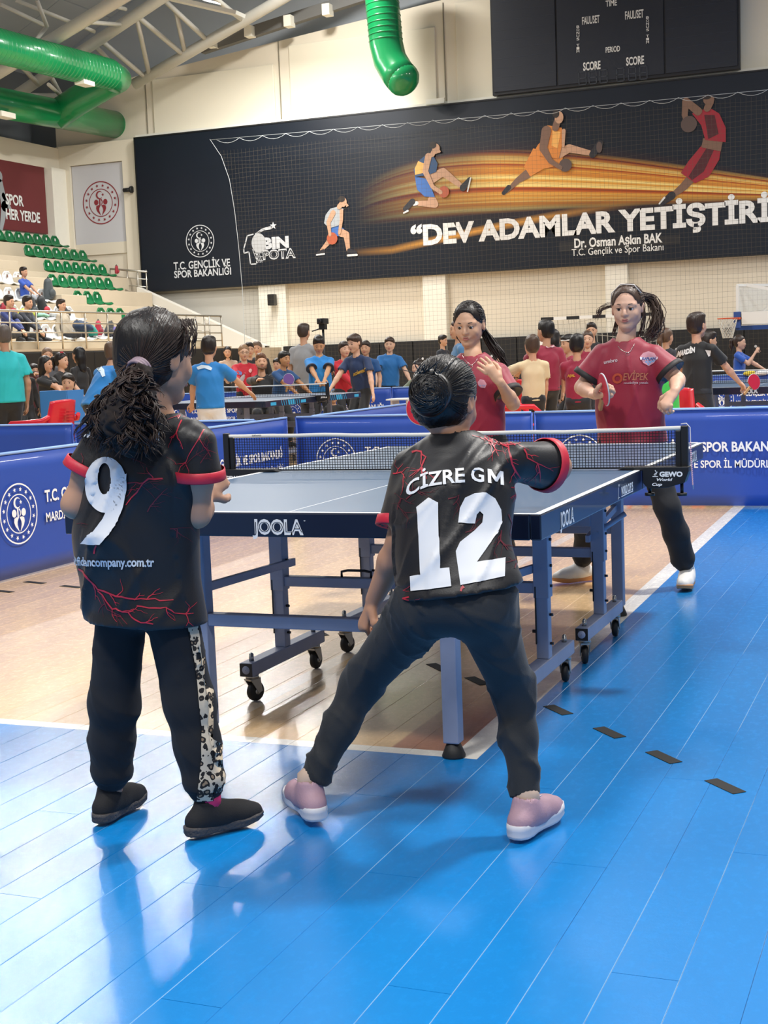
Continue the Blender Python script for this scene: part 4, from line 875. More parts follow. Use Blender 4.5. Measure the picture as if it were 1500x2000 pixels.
# ================= figures: signed-distance bodies meshed with surface nets =================
def V3(p): return np.array(p, dtype=np.float64)
class SDF:
    def __init__(s): s.P = []
    def cone(s, a, b, ra, rb, k=.02, flat=None, op='u', clip=None):
        a, b = V3(a), V3(b); r = max(ra, rb); s.P.append((op, 'c', (a, b, ra, rb, flat, clip), k, np.minimum(a, b)-r, np.maximum(a, b)+r)); return s
    def chain(s, pts, rs, k=.02, op='u', flat=None, clip=None):
        for i in range(len(pts)-1): s.cone(pts[i], pts[i+1], rs[i], rs[i+1], k, flat, op, clip)
        return s
    def ell(s, c, r, R=None, k=.02, op='u'):
        c, r = V3(c), V3(r); m_ = r.max(); s.P.append((op, 'e', (c, r, R), k, c-m_, c+m_)); return s
    def sub(s, kind, *a, **kw): return getattr(s, kind)(*a, op='s', **kw)
    def cut(s, p, n, lo=None, hi=None):
        """keep the side the normal points away from, inside an optional box"""
        s.P.append(('x', 'p', (V3(p), V3(n)/np.linalg.norm(V3(n))), 0, None if lo is None else V3(lo), None if hi is None else V3(hi))); return s
    def mesh(s, h, fine=(), fh=None, pad=.0):
        lo = np.min([p[4] for p in s.P if p[0] == 'u'], 0)-2*h-pad; hi = np.max([p[5] for p in s.P if p[0] == 'u'], 0)+2*h+pad
        ax = []
        for i in range(3):
            x = lo[i]; L = [x]
            while x < hi[i]:
                st = h
                for fl, fu in fine:
                    if fl[i]-h < x < fu[i]+h: st = fh
                x += st; L.append(x)
            ax.append(np.array(L, dtype=np.float32))
        F = np.full([len(a) for a in ax], 1.0, dtype=np.float32)
        for op, kind, par, k, pl, ph in s.P:
            m_ = max(.03, 3*h)+k
            if op == 'x' and pl is None: sl = [slice(0, len(a)) for a in ax]
            else:
                mm = m_ if op != 'x' else 0
                sl = [slice(max(0, np.searchsorted(ax[i], pl[i]-mm)-1), min(len(ax[i]), np.searchsorted(ax[i], ph[i]+mm)+1)) for i in range(3)]
            if any(q.stop <= q.start for q in sl): continue
            X = ax[0][sl[0]][:, None, None]; Y = ax[1][sl[1]][None, :, None]; Z = ax[2][sl[2]][None, None, :]
            if kind == 'c':
                a, b, ra, rb, flat, clip = par; ba = b-a; L2 = float(ba @ ba)+1e-12
                px, py, pz = X-a[0], Y-a[1], Z-a[2]
                t = np.clip((px*ba[0]+py*ba[1]+pz*ba[2])/L2, 0, 1); dx, dy, dz = px-t*ba[0], py-t*ba[1], pz-t*ba[2]
                if flat is not None:
                    u, f = flat; dd = dx*u[0]+dy*u[1]+dz*u[2]; q = np.sqrt(dx*dx+dy*dy+dz*dz+dd*dd*(f*f-1)); D = (q-(ra+(rb-ra)*t))/(1+(f-1)*.5)
                else: D = np.sqrt(dx*dx+dy*dy+dz*dz)-(ra+(rb-ra)*t)
                if clip is not None:
                    cp, cn, inner = clip; qx, qy, qz = X-cp[0], Y-cp[1], Z-cp[2]; pl_ = qx*cn[0]+qy*cn[1]+qz*cn[2]; D = np.maximum(D, pl_)
                    if inner: rad = np.sqrt(np.maximum(qx*qx+qy*qy+qz*qz-pl_*pl_, 0)); D = np.maximum(D, -np.maximum(rad-inner, -pl_-.016))
            elif kind == 'e':
                c, r, R = par; px, py, pz = X-c[0], Y-c[1], Z-c[2]
                if R is not None:
                    px, py, pz = (R[0][0]*px+R[1][0]*py+R[2][0]*pz, R[0][1]*px+R[1][1]*py+R[2][1]*pz, R[0][2]*px+R[1][2]*py+R[2][2]*pz)
                k0 = np.sqrt((px/r[0])**2+(py/r[1])**2+(pz/r[2])**2); k1 = np.sqrt((px/r[0]**2)**2+(py/r[1]**2)**2+(pz/r[2]**2)**2)+1e-6; D = k0*(k0-1)/k1
            else: p, n = par; D = (X-p[0])*n[0]+(Y-p[1])*n[1]+(Z-p[2])*n[2]
            D = np.broadcast_to(D, [q.stop-q.start for q in sl]); G = F[tuple(sl)]
            if op == 'u':
                if k > 0: hh = np.maximum(k-np.abs(G-D), 0)/k; F[tuple(sl)] = np.minimum(G, D)-hh*hh*k*.25
                else: F[tuple(sl)] = np.minimum(G, D)
            elif op == 's':
                if k > 0: hh = np.maximum(k-np.abs(G+D), 0)/k; F[tuple(sl)] = np.maximum(G, -D)+hh*hh*k*.25
                else: F[tuple(sl)] = np.maximum(G, -D)
            else: F[tuple(sl)] = np.maximum(G, D)
        return nets(F, ax)
def nets(F, ax):
    S_ = F < 0; nx, ny, nz = F.shape; c = np.zeros((nx-1, ny-1, nz-1), np.uint8)
    for i in (0, 1):
        for j in (0, 1):
            for k in (0, 1): c += S_[i:nx-1+i, j:ny-1+j, k:nz-1+k]
    act = np.argwhere((c > 0) & (c < 8)); idx = np.full(c.shape, -1, np.int64); idx[tuple(act.T)] = np.arange(len(act))
    off = [(i, j, k) for i in (0, 1) for j in (0, 1) for k in (0, 1)]
    vals = np.stack([F[act[:, 0]+o[0], act[:, 1]+o[1], act[:, 2]+o[2]] for o in off], 1); acc = np.zeros((len(act), 3)); cnt = np.zeros(len(act))
    for a in range(8):
        for b_ in range(a+1, 8):
            d = np.abs(np.subtract(off[a], off[b_]))
            if d.sum() != 1: continue
            va, vb = vals[:, a], vals[:, b_]; cr = (va < 0) != (vb < 0); t = np.where(cr, va/np.where(cr, va-vb, 1), 0)
            p = np.array(off[a])[None]+(np.array(off[b_])-np.array(off[a]))[None]*t[:, None]; acc += p*cr[:, None]; cnt += cr
    loc = acc/cnt[:, None]; V = np.zeros((len(act), 3))
    for i in range(3): A0_ = ax[i][act[:, i]]; V[:, i] = A0_+(ax[i][act[:, i]+1]-A0_)*loc[:, i]
    Q = []
    for d in range(3):
        sl0 = [slice(None)]*3; sl1 = [slice(None)]*3; sl0[d] = slice(0, -1); sl1[d] = slice(1, None)
        e = np.argwhere(S_[tuple(sl0)] != S_[tuple(sl1)]); u, v = [(1, 2), (2, 0), (0, 1)][d]
        ok = (e[:, u] > 0) & (e[:, v] > 0) & (e[:, u] < F.shape[u]-1) & (e[:, v] < F.shape[v]-1); e = e[ok]
        if not len(e): continue
        eu = np.zeros(3, int); eu[u] = 1; ev = np.zeros(3, int); ev[v] = 1
        q = np.stack([idx[tuple((e-eu-ev).T)], idx[tuple((e-ev).T)], idx[tuple(e.T)], idx[tuple((e-eu).T)]], 1)
        fl = ~S_[tuple(e.T)]; q[fl] = q[fl][:, ::-1]; Q.append(q)
    Q = np.concatenate(Q) if Q else np.zeros((0, 4), int); Q = Q[(Q >= 0).all(1)]
    return V, Q
def np_obj(name, V, Q, mats, parent, smooth=True):
    me = bpy.data.meshes.new(name); me.vertices.add(len(V)); me.vertices.foreach_set('co', V.astype(np.float32).ravel())
    me.loops.add(Q.size); me.loops.foreach_set('vertex_index', Q.astype(np.int32).ravel())
    me.polygons.add(len(Q)); me.polygons.foreach_set('loop_start', np.arange(0, Q.size, 4, dtype=np.int32)); me.polygons.foreach_set('loop_total', np.full(len(Q), 4, np.int32))
    for m_ in (mats if isinstance(mats, (list, tuple)) else [mats]): me.materials.append(m_)
    me.update(calc_edges=True); me.polygons.foreach_set('use_smooth', np.full(len(Q), smooth)); me.validate()
    o = bpy.data.objects.new(name, me); COL.objects.link(o); o.parent = parent; return o
def folds(V, amp, seed, freq=9.0, ax_dir=(.4, .1, 1.0), lo=None):
    """cloth folds: shifts vertices along the local outward direction with ridged stretched noise"""
    c = V.mean(0); out = V.copy(); d = np.array(ax_dir)/np.linalg.norm(ax_dir)
    ph = [seed*1.7+i for i in range(6)]
    p = V-d*(V @ d)[:, None]*.62
    w = np.sin(p[:, 0]*freq*2.1+np.sin(p[:, 2]*freq*1.3+ph[0])*1.4+ph[1])+.7*np.sin(p[:, 1]*freq*2.7+np.sin(p[:, 0]*freq+ph[2])*1.6+ph[3])+.6*np.sin((p[:, 2]+p[:, 0]*.6)*freq*3.3+np.sin(p[:, 1]*freq*2+ph[4])*1.3+ph[5])
    w = np.sign(w)*np.abs(w/2.3)**1.3
    w2 = 1-2*np.abs(np.sin(p[:, 2]*freq*1.1+p[:, 0]*freq*.9+np.sin(p[:, 1]*freq*1.2+ph[2])*1.2+ph[0]))**.6
    w3 = 1-2*np.abs(np.sin(p[:, 2]*freq*.7-p[:, 0]*freq*1.5+np.sin(p[:, 2]*freq*.9+ph[5])*1.1+ph[3]))**.6
    q1 = p[:, 2]*freq*2.3+p[:, 0]*freq*2.0+np.sin(p[:, 0]*freq*1.1+ph[1])*2.2+np.sin(p[:, 2]*freq*.8+ph[4])*1.8
    q2 = p[:, 2]*freq*1.9-p[:, 0]*freq*2.6+np.sin(p[:, 1]*freq*1.4+ph[3])*2.0+np.sin(p[:, 2]*freq*1.0+ph[0])*1.6
    w4 = (1-np.abs(np.sin(q1)))**3*.8+(1-np.abs(np.sin(q2)))**3*.7
    return np.maximum(w*.40+w2*.45+w3*.40+w4*.75-.15, -.45)*amp
def vnormals(V, Q):
    n = np.zeros_like(V); a, b, c, d = (V[Q[:, i]] for i in range(4)); fn = np.cross(c-a, d-b)
    for i in range(4): np.add.at(n, Q[:, i], fn)
    return n/(np.linalg.norm(n, axis=1)[:, None]+1e-12)
def nrm(v): v = V3(v); return v/(np.linalg.norm(v)+1e-12)
def ik(a, c, l1, l2, pole):
    a, c = V3(a), V3(c); d = c-a; L = min(np.linalg.norm(d), (l1+l2)*.999); u = nrm(d); x = (l1*l1-l2*l2+L*L)/(2*L); hh = math.sqrt(max(l1*l1-x*x, 0))
    p = V3(pole); p = nrm(p-u*(p @ u)); return a+u*x+p*hh, a+u*L
def frame(fwd, up=(0, 0, 1)):
    """columns: right, forward, up for a head looking along fwd"""
    f = nrm(fwd); r = nrm(np.cross(f, V3(up))); u = np.cross(r, f); return np.stack([r, f, u], 1)
def hand(sd, wr, fdir, pn, s, curl=.5, side=1, thumb=1.0, spread=.0, nails=False):
    """five fingers: fdir finger direction, pn palm-facing normal, s hand length scale (1 = adult .18 m)"""
    f = nrm(fdir); n = nrm(V3(pn)-f*(V3(pn) @ f)); sd_ = np.cross(f, n)*side; wr = V3(wr); L = .18*s
    sd.chain([wr-f*.015*s, wr+f*L*.16, wr+f*L*.5], [.022*s, .026*s, .030*s], k=.012*s, flat=(n, 1.55))
    sd.cone(wr+f*L*.22+sd_*.010*s, wr+f*L*.48+sd_*.026*s, .019*s, .014*s, k=.012*s, flat=(n, 1.2))
    tips = []
    for i, (o, ln) in enumerate([(.031, .39), (.0105, .44), (-.0105, .41), (-.030, .32)]):
        b = wr+f*L*(.50-(.02 if i in (0, 3) else 0))+sd_*o*s; an = .0; p = b; r = (.0098-.0006*(i == 3))*s; dd = nrm(f+sd_*(spread*(1.2-i*.8)))
        for j, q in enumerate((.46, .30, .24)):
            an += curl*(.75, 1.0, .7)[j]; dr = dd*math.cos(an)+n*math.sin(an); e = p+dr*L*ln*q*1.0; r2 = r*.93
            sd.cone(p, e, r, r2, k=.004*s); p, r = e, r2
        tips.append((p, dr))
    b = wr+f*L*.14+sd_*.022*s; d1 = nrm(f*.62+sd_*(.75*thumb)+n*.35); m_ = b+d1*L*.24; d2 = nrm(f*.85+sd_*(.25*thumb)+n*(.3+curl*.4)); e = m_+d2*L*.17; d3 = nrm(f*.9+n*(.2+curl*.5)); e2 = e+d3*L*.13
    sd.chain([b, m_, e, e2], [.017*s, .0125*s, .0115*s, .0095*s], k=.008*s)
    return tips
def lerp(a, b, t): return V3(a)*(1-t)+V3(b)*t
SKIN = {}
def skin_mat(h):
    if h not in SKIN:
        m_ = mat('skin_'+h, h, .52, var=.06, vscale=9, bump=.02, bscale=180); m_.node_tree.nodes['Principled BSDF'].inputs['Subsurface Weight'].default_value = .08
        m_.node_tree.nodes['Principled BSDF'].inputs['Subsurface Radius'].default_value = (.02, .008, .004); SKIN[h] = m_
    return SKIN[h]
eyew = mat('eye_white', 'E4DEDA', .25); irism = mat('iris_dark_brown', '1E120C', .15); browm = {}
lipm = mat('lip_pink', 'A8655E', .45); lashm = mat('lash_dark', '17100E', .6)
hairm = lambda h: mat('hair_'+h, h, .42, var=.35, vscale=30, bump=.5, bscale=55, spec=.45, stretch=(1, 1, .12))
def head_sdf(sd, c, Rm, s, face=True, child=.5, ears=True):
    """c head centre, Rm columns right/forward/up, s = head height / .22"""
    P = lambda x, y, z: V3(c)+Rm @ (V3((x, y, z))*s)
    sd.ell(P(0, -.012, .030), V3((.074, .090, .080))*s, Rm, k=.02*s)        # cranium
    sd.ell(P(0, .020, -.020), V3((.066, .064, .080))*s, Rm, k=.03*s)        # face
    sd.cone(P(-.037, .004, -.052), P(-.007, .050, -.086), .026*s, .019*s, k=.022*s).cone(P(.037, .004, -.052), P(.007, .050, -.086), .026*s, .019*s, k=.022*s)
    sd.cone(P(-.010, .052, -.088), P(.010, .052, -.088), .018*s, .018*s, k=.02*s)
    if face:
        for q in (-1, 1):
            sd.sub('ell', P(q*.030, .090, .002), V3((.020, .016, .012))*s, Rm, k=.016*s)
            sd.cone(P(q*.012, .074, .022), P(q*.046, .064, .020), .009*s, .007*s, k=.016*s)     # brow ridge
            sd.ell(P(q*.036, .060, -.030), V3((.020, .016, .020))*s, Rm, k=.022*s)              # cheek
            sd.ell(P(q*.030, .0685, .0015), V3((.0145, .0115, .0120))*s, Rm, k=.003*s)           # lids around the eye
        sd.chain([P(0, .076, .014), P(0, .090, -.014), P(0, .096, -.026)], [.0065*s, .0085*s, .0105*s], k=.010*s)
        for q in (-1, 1): sd.ell(P(q*.011, .086, -.028), V3((.0075, .010, .0075))*s, Rm, k=.007*s)
        sd.ell(P(0, .079, -.054), V3((.024, .011, .013))*s, Rm, k=.012*s)                       # muzzle
        sd.ell(P(0, .071, -.087), V3((.016, .012, .012))*s, Rm, k=.014*s)
    if ears:
        for q in (-1, 1):
            sd.ell(P(q*.078, -.008, -.004), V3((.008, .020, .032))*s, Rm, k=.008*s); sd.sub('ell', P(q*.086, -.004, .0), V3((.006, .011, .018))*s, Rm, k=.006*s)
    return P
def face_bits(root, P, Rm, s, browc='1F1512', lips=True, gaze=(0, 0), detail=True, lid=.35, skin=None):
    for q in (-1, 1):
        if detail:
            b = MB(); R3 = Matrix(Rm.tolist()); c = Vector(P(q*.030, .0690, .001)); vs = []
            prof = [(.0126*math.sin(a)+1e-4, .0126*math.cos(a)) for a in [math.pi*i/9*.62 for i in range(10)]]
            RX = R3 @ Matrix.Rotation(-math.pi/2, 3, 'X')
            b.ring_prof(c, [(r*s, h*s) for r, h in prof], 20, 0, R=RX)
            g = R3 @ Vector((gaze[0], 1, gaze[1])).normalized(); q4 = Vector((0, 0, 1)).rotation_difference(g).to_matrix()
            b.ring_prof(c, [(r*s, h*s) for r, h in [(.0001, .0135), (.004, .0132), (.0072, .0115), (.0076, .0100)]], 16, 1, R=q4)
            b.build('eye', [eyew, irism], root)
            # lids: upper heavy, lower thin
            u = MB(); vs = []
            for i in range(11):
                a = math.pi*(i/10-.5)*1.05
                for rr, th in ((.0140, .95), (.0142, .62), (.0143, lid), (.0138, lid-.05)):
                    x = math.sin(a)*rr*math.cos(th*.45); z = rr*math.sin(th)*math.cos(a*.8)+.0008; y = math.sqrt(max(rr*rr-x*x-min(z*z, rr*rr-x*x), 1e-9)); vs.append(c+R3 @ Vector((x*1.05, y, z))*s)
            u.add(vs, [(4*i+j, 4*i+j+1, 4*i+5+j, 4*i+4+j) for i in range(10) for j in range(3)], 0, True); u.build('eyelid', skin or eyew, root)
            t = MB(); t.tube([Vector(P(q*.030+.0135*math.sin(a)*1.05, .0715+.0142*math.cos(a)*.93, .0062+.0042*(math.cos(a)-.7))) for a in [math.pi*(i/8-.5)*.98 for i in range(9)]], [.0004*s]+[.0011*s]*7+[.0004*s], 5); t.build('lashes', lashm, root)
        else:
            b = MB(); b.ring_prof(Vector(P(q*.030, .079, .002)), [(.0001, .004*s), (.0065*s, .001*s), (.008*s, -.004*s)], 8, 0, R=Matrix(Rm.tolist()) @ Matrix.Rotation(-math.pi/2, 3, 'X')); b.build('eye', irism, root)
        t = MB(); t.tube([Vector(P(q*x, y, z)) for x, y, z in ((.013, .0835, .0205), (.024, .0845, .0245), (.036, .079, .0265), (.048, .066, .021))], [.0014*s, .0022*s, .0019*s, .0008*s], 6); t.build('eyebrow', hairm(browc), root)
    if lips:
        t = MB(); t.tube([Vector(P(x, y, z)) for x, y, z in ((-.0245, .075, -.0565), (-.010, .0890, -.0520), (0, .0905, -.0535), (.010, .0890, -.0520), (.0245, .075, -.0565))], [.0006*s, .0034*s, .0030*s, .0034*s, .0006*s], 8)
        t.tube([Vector(P(x, y, z)) for x, y, z in ((-.0235, .075, -.0575), (-.009, .0890, -.0610), (.009, .0890, -.0610), (.0235, .075, -.0575))], [.0006*s, .0044*s, .0044*s, .0006*s], 8); t.build('lips', lipm, root)
def hair_cap(root, c, Rm, s, h, m_, style='short', grow=1.0, hmeshname='hair', hl=.0):
    """hair volume over the skull; the face side is cut away"""
    P = lambda x, y, z: V3(c)+Rm @ (V3((x, y, z))*s); sd = SDF(); g = grow
    sd.ell(P(0, -.016, .034), V3((.079*g, .096*g, .087*g))*s, Rm, k=.01)
    if style in ('short', 'boy'): sd.ell(P(0, -.035, -.010), V3((.074*g, .072*g, .070))*s, Rm, k=.02*s); sd.ell(P(.008, .022, .092), V3((.060, .066, .034))*s, Rm, k=.03*s); sd.ell(P(0, -.06, .07), V3((.05, .05, .05))*s, Rm, k=.03*s)
    elif style == 'fringe': sd.ell(P(0, -.030, -.015), V3((.078*g, .078*g, .075))*s, Rm, k=.02*s); sd.ell(P(0, .040, .068), V3((.066, .050, .034))*s, Rm, k=.03*s)
    elif style in ('long', 'hijab'): sd.ell(P(0, -.030, -.03), V3((.086*g, .080*g, .10))*s, Rm, k=.02*s); sd.cone(P(0, -.04, -.06), P(0, -.05, -.20), .075*s, .07*s, k=.04*s, flat=(Rm[:, 1], 1.3))
    else: sd.ell(P(0, -.030, -.012), V3((.077*g, .076*g, .072))*s, Rm, k=.02*s)
    fy = .058 if style in ('boy', 'short') else .05
    # cut the face opening
    sd.sub('ell', P(0, .090, -.030+hl), V3((.066, .066, .088))*s, Rm, k=.012*s)
    if hl > .01: sd.sub('ell', P(0, .105, .030+hl), V3((.050, .060, .034))*s, Rm, k=.012*s)
    sd.cut(P(0, -.02, -.078 if style not in ('long', 'hijab') else -.30), Rm @ V3((0, .25, -1)))
    if style in ('short', 'boy', 'fringe'):
        for q in (-1, 1): sd.sub('ell', P(q*.085, .012, -.040), V3((.022, .040, .042))*s, Rm, k=.008*s)
    if style in ('tail', 'bun'):
        for q in (-1, 1): sd.sub('ell', P(q*.088, .014, -.034), V3((.022, .036, .038))*s, Rm, k=.008*s)
    V, Q = sd.mesh(h)
    n = vnormals(V, Q); loc = (V-V3(c)) @ Rm; a = np.arctan2(loc[:, 0], loc[:, 1]+.02)
    V = V+n*((np.sin(a*26+loc[:, 2]*60)*.5+np.sin(a*47+loc[:, 2]*35+1.3)*.5)*.0016*s)[:, None]
    return np_obj(hmeshname, V, Q, m_, root), P
def shoe(root, an, toe, s, mats, name='shoe', top=.075, lace=True, res=.0045, sole_h=.030):
    """an ankle joint, toe = toe tip direction point on floor"""
    an, toe = V3(an), V3(toe); f = toe-an; f[2] = 0; f = nrm(f); side = np.cross(f, V3((0, 0, 1))); z0 = an[2]-.075*s; b = V3((an[0], an[1], z0)); L = .23*s
    up_ = V3((0, 0, 1)); P = lambda x, y, z: b+side*x*s+f*y*s+up_*z*s
    sd = SDF(); sd.chain([P(0, -.045, .040), P(0, .03, .042), P(.0, .105, .034), P(.004, .150, .030)], [.036*s, .036*s, .036*s, .030*s], k=.03*s, flat=(side, 1.0)); sd.cone(P(0, -.020, .05), P(0, -.012, .088), .036*s, .034*s, k=.02*s); sd.cone(P(0, .0, .07), P(0, .07, .05), .032*s, .026*s, k=.03*s)
    sd.sub('cone', P(0, -.010, .075), P(0, -.008, .13), .026*s, .030*s, k=.004*s)
    sd.cut(P(0, 0, .020), (0, 0, -1))
    V, Q = sd.mesh(res); o = np_obj(name, V, Q, mats[0], root)
    sh = sole_h*s; out = [(0, -.086), (-.022, -.080), (-.035, -.060), (-.037, -.030), (-.032, .005), (-.031, .040), (-.039, .080), (-.043, .110), (-.040, .145), (-.026, .172), (0, .182), (.024, .176), (.038, .152), (.044, .112), (.041, .080), (.034, .040), (.033, .005), (.037, -.030), (.035, -.060), (.022, -.080)]
    sb_ = MB(); vs = []; lv = [(0, .90), (.12, .97), (.25, 1.0), (.55, .985), (.62, 1.01), (.9, 1.0), (1.0, .95)]
    for zf, sc_ in lv:
        for x, y in out:
            yy = y*(1+(sc_-1)*.6); z = zf*sh+.020*s*max(0, (y-.10)/.08)**2*.6*(1-.3*zf)+(.004*s*(y < -.03)*zf); vs.append(P(x*sc_, yy, z/s))
    n_ = len(out); fs = [(i*n_+j, i*n_+(j+1) % n_, (i+1)*n_+(j+1) % n_, (i+1)*n_+j) for i in range(len(lv)-1) for j in range(n_)]
    sb_.add(vs, [f_[::-1] for f_ in fs], 0, True); sb_.add([vs[i] for i in range(n_)], [tuple(range(n_))]); sb_.add(vs[-n_:], [tuple(reversed(range(n_)))]); sb_.build('sole', mats[1], o)
    if len(mats) > 3:
        for q in (-1, 1):
            sw_ = MB(); sw_.tube([Vector(P(q*.0375, .0, .040)), Vector(P(q*.0385, .03, .052)), Vector(P(q*.0375, .055, .040)), Vector(P(q*.0385, .085, .046))], .0032*s, 6); sw_.build('side_stripe', mats[3], o)
    if len(mats) > 2:
        lb2 = MB()
        for k in range(5):
            y = .025+.022*k; z = .085-.010*k; lb2.tube([Vector(P(-.018, y, z-.008)), Vector(P(0, y+.004, z)), Vector(P(.018, y, z-.008))], .0022*s, 6)
        lb2.tube([Vector(P(-.012, .02, .09)), Vector(P(-.03, .035, .10)), Vector(P(-.012, .04, .088)), Vector(P(.012, .04, .088)), Vector(P(.03, .03, .10)), Vector(P(.012, .02, .09))], .002*s, 6)
        lb2.build('laces', mats[2], o)
    return o
def person(label, J, H, cfg, loc=(0, 0, 0), rz=0.0, group=None, h=.012):
    """J: joints in the figure's own frame; cfg: clothes, hair, resolution"""
    root = thing('person', label, 'person', loc, rz, group); s = cfg.get('hs', 1.0)*H*.14/.22; hr = h; m = cfg
    k_ = H/1.5; sk = skin_mat(m.get('skin', 'C99A7C')); Rm = frame(J['look'], J.get('hup', (0, 0, 1))); det = m.get('detail', False)
    # ---- body: head, neck, arms with hands, legs, hidden trunk; one continuous surface ----
    b = SDF(); c0_ = lerp(J['pel'], J['neck'], .6); b.cone(J['pel'], c0_, .055*k_, .055*k_, k=.04); b.cone(c0_, J['neck'], .055*k_, .042*k_, k=.04)
    P = head_sdf(b, J['head'], Rm, s, face=det or m.get('face', True), ears=m.get('ears', True))
    nk = m.get('neckr', .041)*k_; b.chain([J['neck']-V3((0, 0, .02)), lerp(J['neck'], P(0, -.026, -.06), .5), P(0, -.030, -.045)], [nk*1.25, nk*.97, nk*1.05], k=.014*k_)
    ar = m.get('armr', 1.0)*k_; fine = []
    for sd_ in ('l', 'r'):
        S_, E, Wr = J[sd_+'sh'], J[sd_+'el'], J[sd_+'wr']; b.cone(lerp(J['pel'], J['neck'], .85), S_, .040*k_, .030*k_, k=.02); b.chain([S_, lerp(S_, E, .5), E, lerp(E, Wr, .3), Wr], [.030*ar, .040*ar, .033*ar, .034*ar, .0215*ar], k=.02)
        hd = J.get(sd_+'hd', nrm(V3(Wr)-V3(E))); pn = J.get(sd_+'pn', (0, 0, -1) if abs(nrm(hd)[2]) < .8 else (1 if sd_ == 'l' else -1, 0, 0))
        hs = m.get('hand', .86)*k_*1.06; side = m.get(sd_+'side', 1 if sd_ == 'l' else -1)
        hand(b, Wr, hd, pn, hs, m.get(sd_+'curl', .45), side, m.get('thumb', 1.0), m.get('spread', .0)); c = V3(Wr)+nrm(hd)*.08*hs; fine.append((c-.10*hs, c+.10*hs))
        T, K, A = J[sd_+'hip'], J[sd_+'kn'], J[sd_+'an']; b.cone(J['pel'], T, .055*k_, .055*k_, k=.03); b.chain([T, K, lerp(K, A, .35), A], [.055*k_, .040*k_, .040*k_, .030*k_], k=.03)
        f = nrm(V3(J[sd_+'toe'])-V3(A)); b.cone(A, V3(A)+f*.06*k_+V3((0, 0, -.02*k_)), .03*k_, .022*k_, k=.02)
    hc = V3(J['head']); fb = [(hc-.115*s, hc+.115*s)] if det else []; 
    if det: V, Q = b.mesh(hr, fb+fine, hr*.5)
    else: V, Q = b.mesh(hr, fine if m.get('finehands') else (), hr*.6)
    body = np_obj('body', V, Q, sk, root)
    # ---- shirt ----
    sm, sl = m['shirt'], m.get('sleeve', 'short'); t = SDF(); loose = m.get('loose', 1.0); tw = m.get('torso', 1.0)*loose*k_
    lr = nrm(V3(J['rsh'])-V3(J['lsh'])); fw = nrm(np.cross(V3(J['neck'])-V3(J['pel']), lr)); up_ = nrm(V3(J['neck'])-V3(J['pel']))
    hem = J.get('hem', lerp(J['pel'], J['neck'], -.12)); cs = V3(J.get('cs', lerp(J['pel'], J['neck'], .62))); ws = V3(J.get('ws', lerp(J['pel'], J['neck'], .25)))
    fl = (fw, 1.45)
    W1, W2, W3 = m.get('wch', .136)*tw, m.get('wwa', .132)*tw, m.get('whe', .148)*tw
    hn = nrm(J.get('hemn', -up_)); hcl = (V3(hem), hn, 0)
    t.chain([V3(hem)+up_*.0, ws, cs], [W3, W2, W1], k=.05, flat=fl, clip=hcl); t.cone(cs, lerp(cs, J['neck'], .62), W1*.92, W1*.55, k=.05, flat=fl)
    for sd_ in ('l', 'r'):
        S_, E, Wr = V3(J[sd_+'sh']), V3(J[sd_+'el']), V3(J[sd_+'wr']); t.cone(lerp(cs, J['neck'], .86), S_, .046*k_*loose, .042*k_*loose, k=.03); r1 = m.get('slr', .060)*k_*loose
        if sl == 'short':
            fr_ = m.get('slen', .72); e = lerp(S_, E, fr_); d = nrm(E-S_); t.cone(S_-V3((0, 0, .004)), e+d*.03, r1*.86, r1*1.14, k=.022, clip=(e, d, r1*.93))
        else: e = lerp(E, Wr, .94); d = nrm(Wr-E); t.cone(S_, E, r1*.82, r1*.84, k=.03); t.cone(E, e+d*.02, r1*.84, r1*.66, k=.03, clip=(e, d, r1*.5))
        J['_cut'+sd_] = (e, d, r1)
    nb = V3(J['neck'])+up_*.005; t.sub('cone', nb+up_*.0, nb+up_*.12, nk*1.25+.006, nk*1.5+.012, k=.006)
    V, Q = t.mesh(m.get('hc', hr)); n = vnormals(V, Q); am = m.get('fold', .006)*k_
    att = np.clip((np.linalg.norm(V-nb, axis=1)-.07*k_)/(.07*k_), 0, 1); ax0, ax1 = lerp(J['pel'], J['neck'], -.2), V3(J['neck']); ba_ = ax1-ax0; tt = np.clip((V-ax0) @ ba_/(ba_ @ ba_), 0, 1); dd_ = np.linalg.norm(V-ax0-tt[:, None]*ba_, axis=1)
    tor = np.clip((W1*1.12-dd_)/(.035*k_), 0, 1); att = att*(.35+.65*tor)*np.clip(-((V-V3(hem)) @ hn)/(.035*k_), .12, 1)
    for sd_ in ('l', 'r'):
        e, d, r1 = J['_cut'+sd_]; q = V-e; a_ = q @ d; rd = np.linalg.norm(q-a_[:, None]*d, axis=1); att = np.where(rd < r1*1.35, att*np.clip((-a_-.012)/(.05*k_), 0, 1), att)
    V = V+n*(att*folds(V, am, m.get('seed', 1), freq=m.get('ffreq', 9)/k_, ax_dir=m.get('fdir', (.5, .1, 1))))[:, None]
    shirt = np_obj('shirt', V, Q, sm, root)
    if 'cuff' in m and sl == 'short':
        for sd_ in ('l', 'r'):
            e, d, r1 = J['_cut'+sd_]; c = MB(); rr = r1*1.125+.0045; wd = .027*k_
            c.ring_prof(Vector(e), [(r1*.62, -.010), (rr*.88, -.001), (rr*.97, .0015), (rr, -.001), (rr*.985, -wd*.5), (rr*.965, -wd), (rr*.93, -wd-.001)], 32, R=Vector((0, 0, 1)).rotation_difference(Vector(d)).to_matrix()); c.build('cuff', m['cuff'], root)
    # ---- trousers ----
    p = SDF(); pr_ = m.get('trr', 1.0)*k_; pant = m.get('pant', 'long')
    p.cone(lerp(J['pel'], J['neck'], .06), J['pel'], .098*pr_, .108*pr_, k=.03, flat=(fw, 1.3))
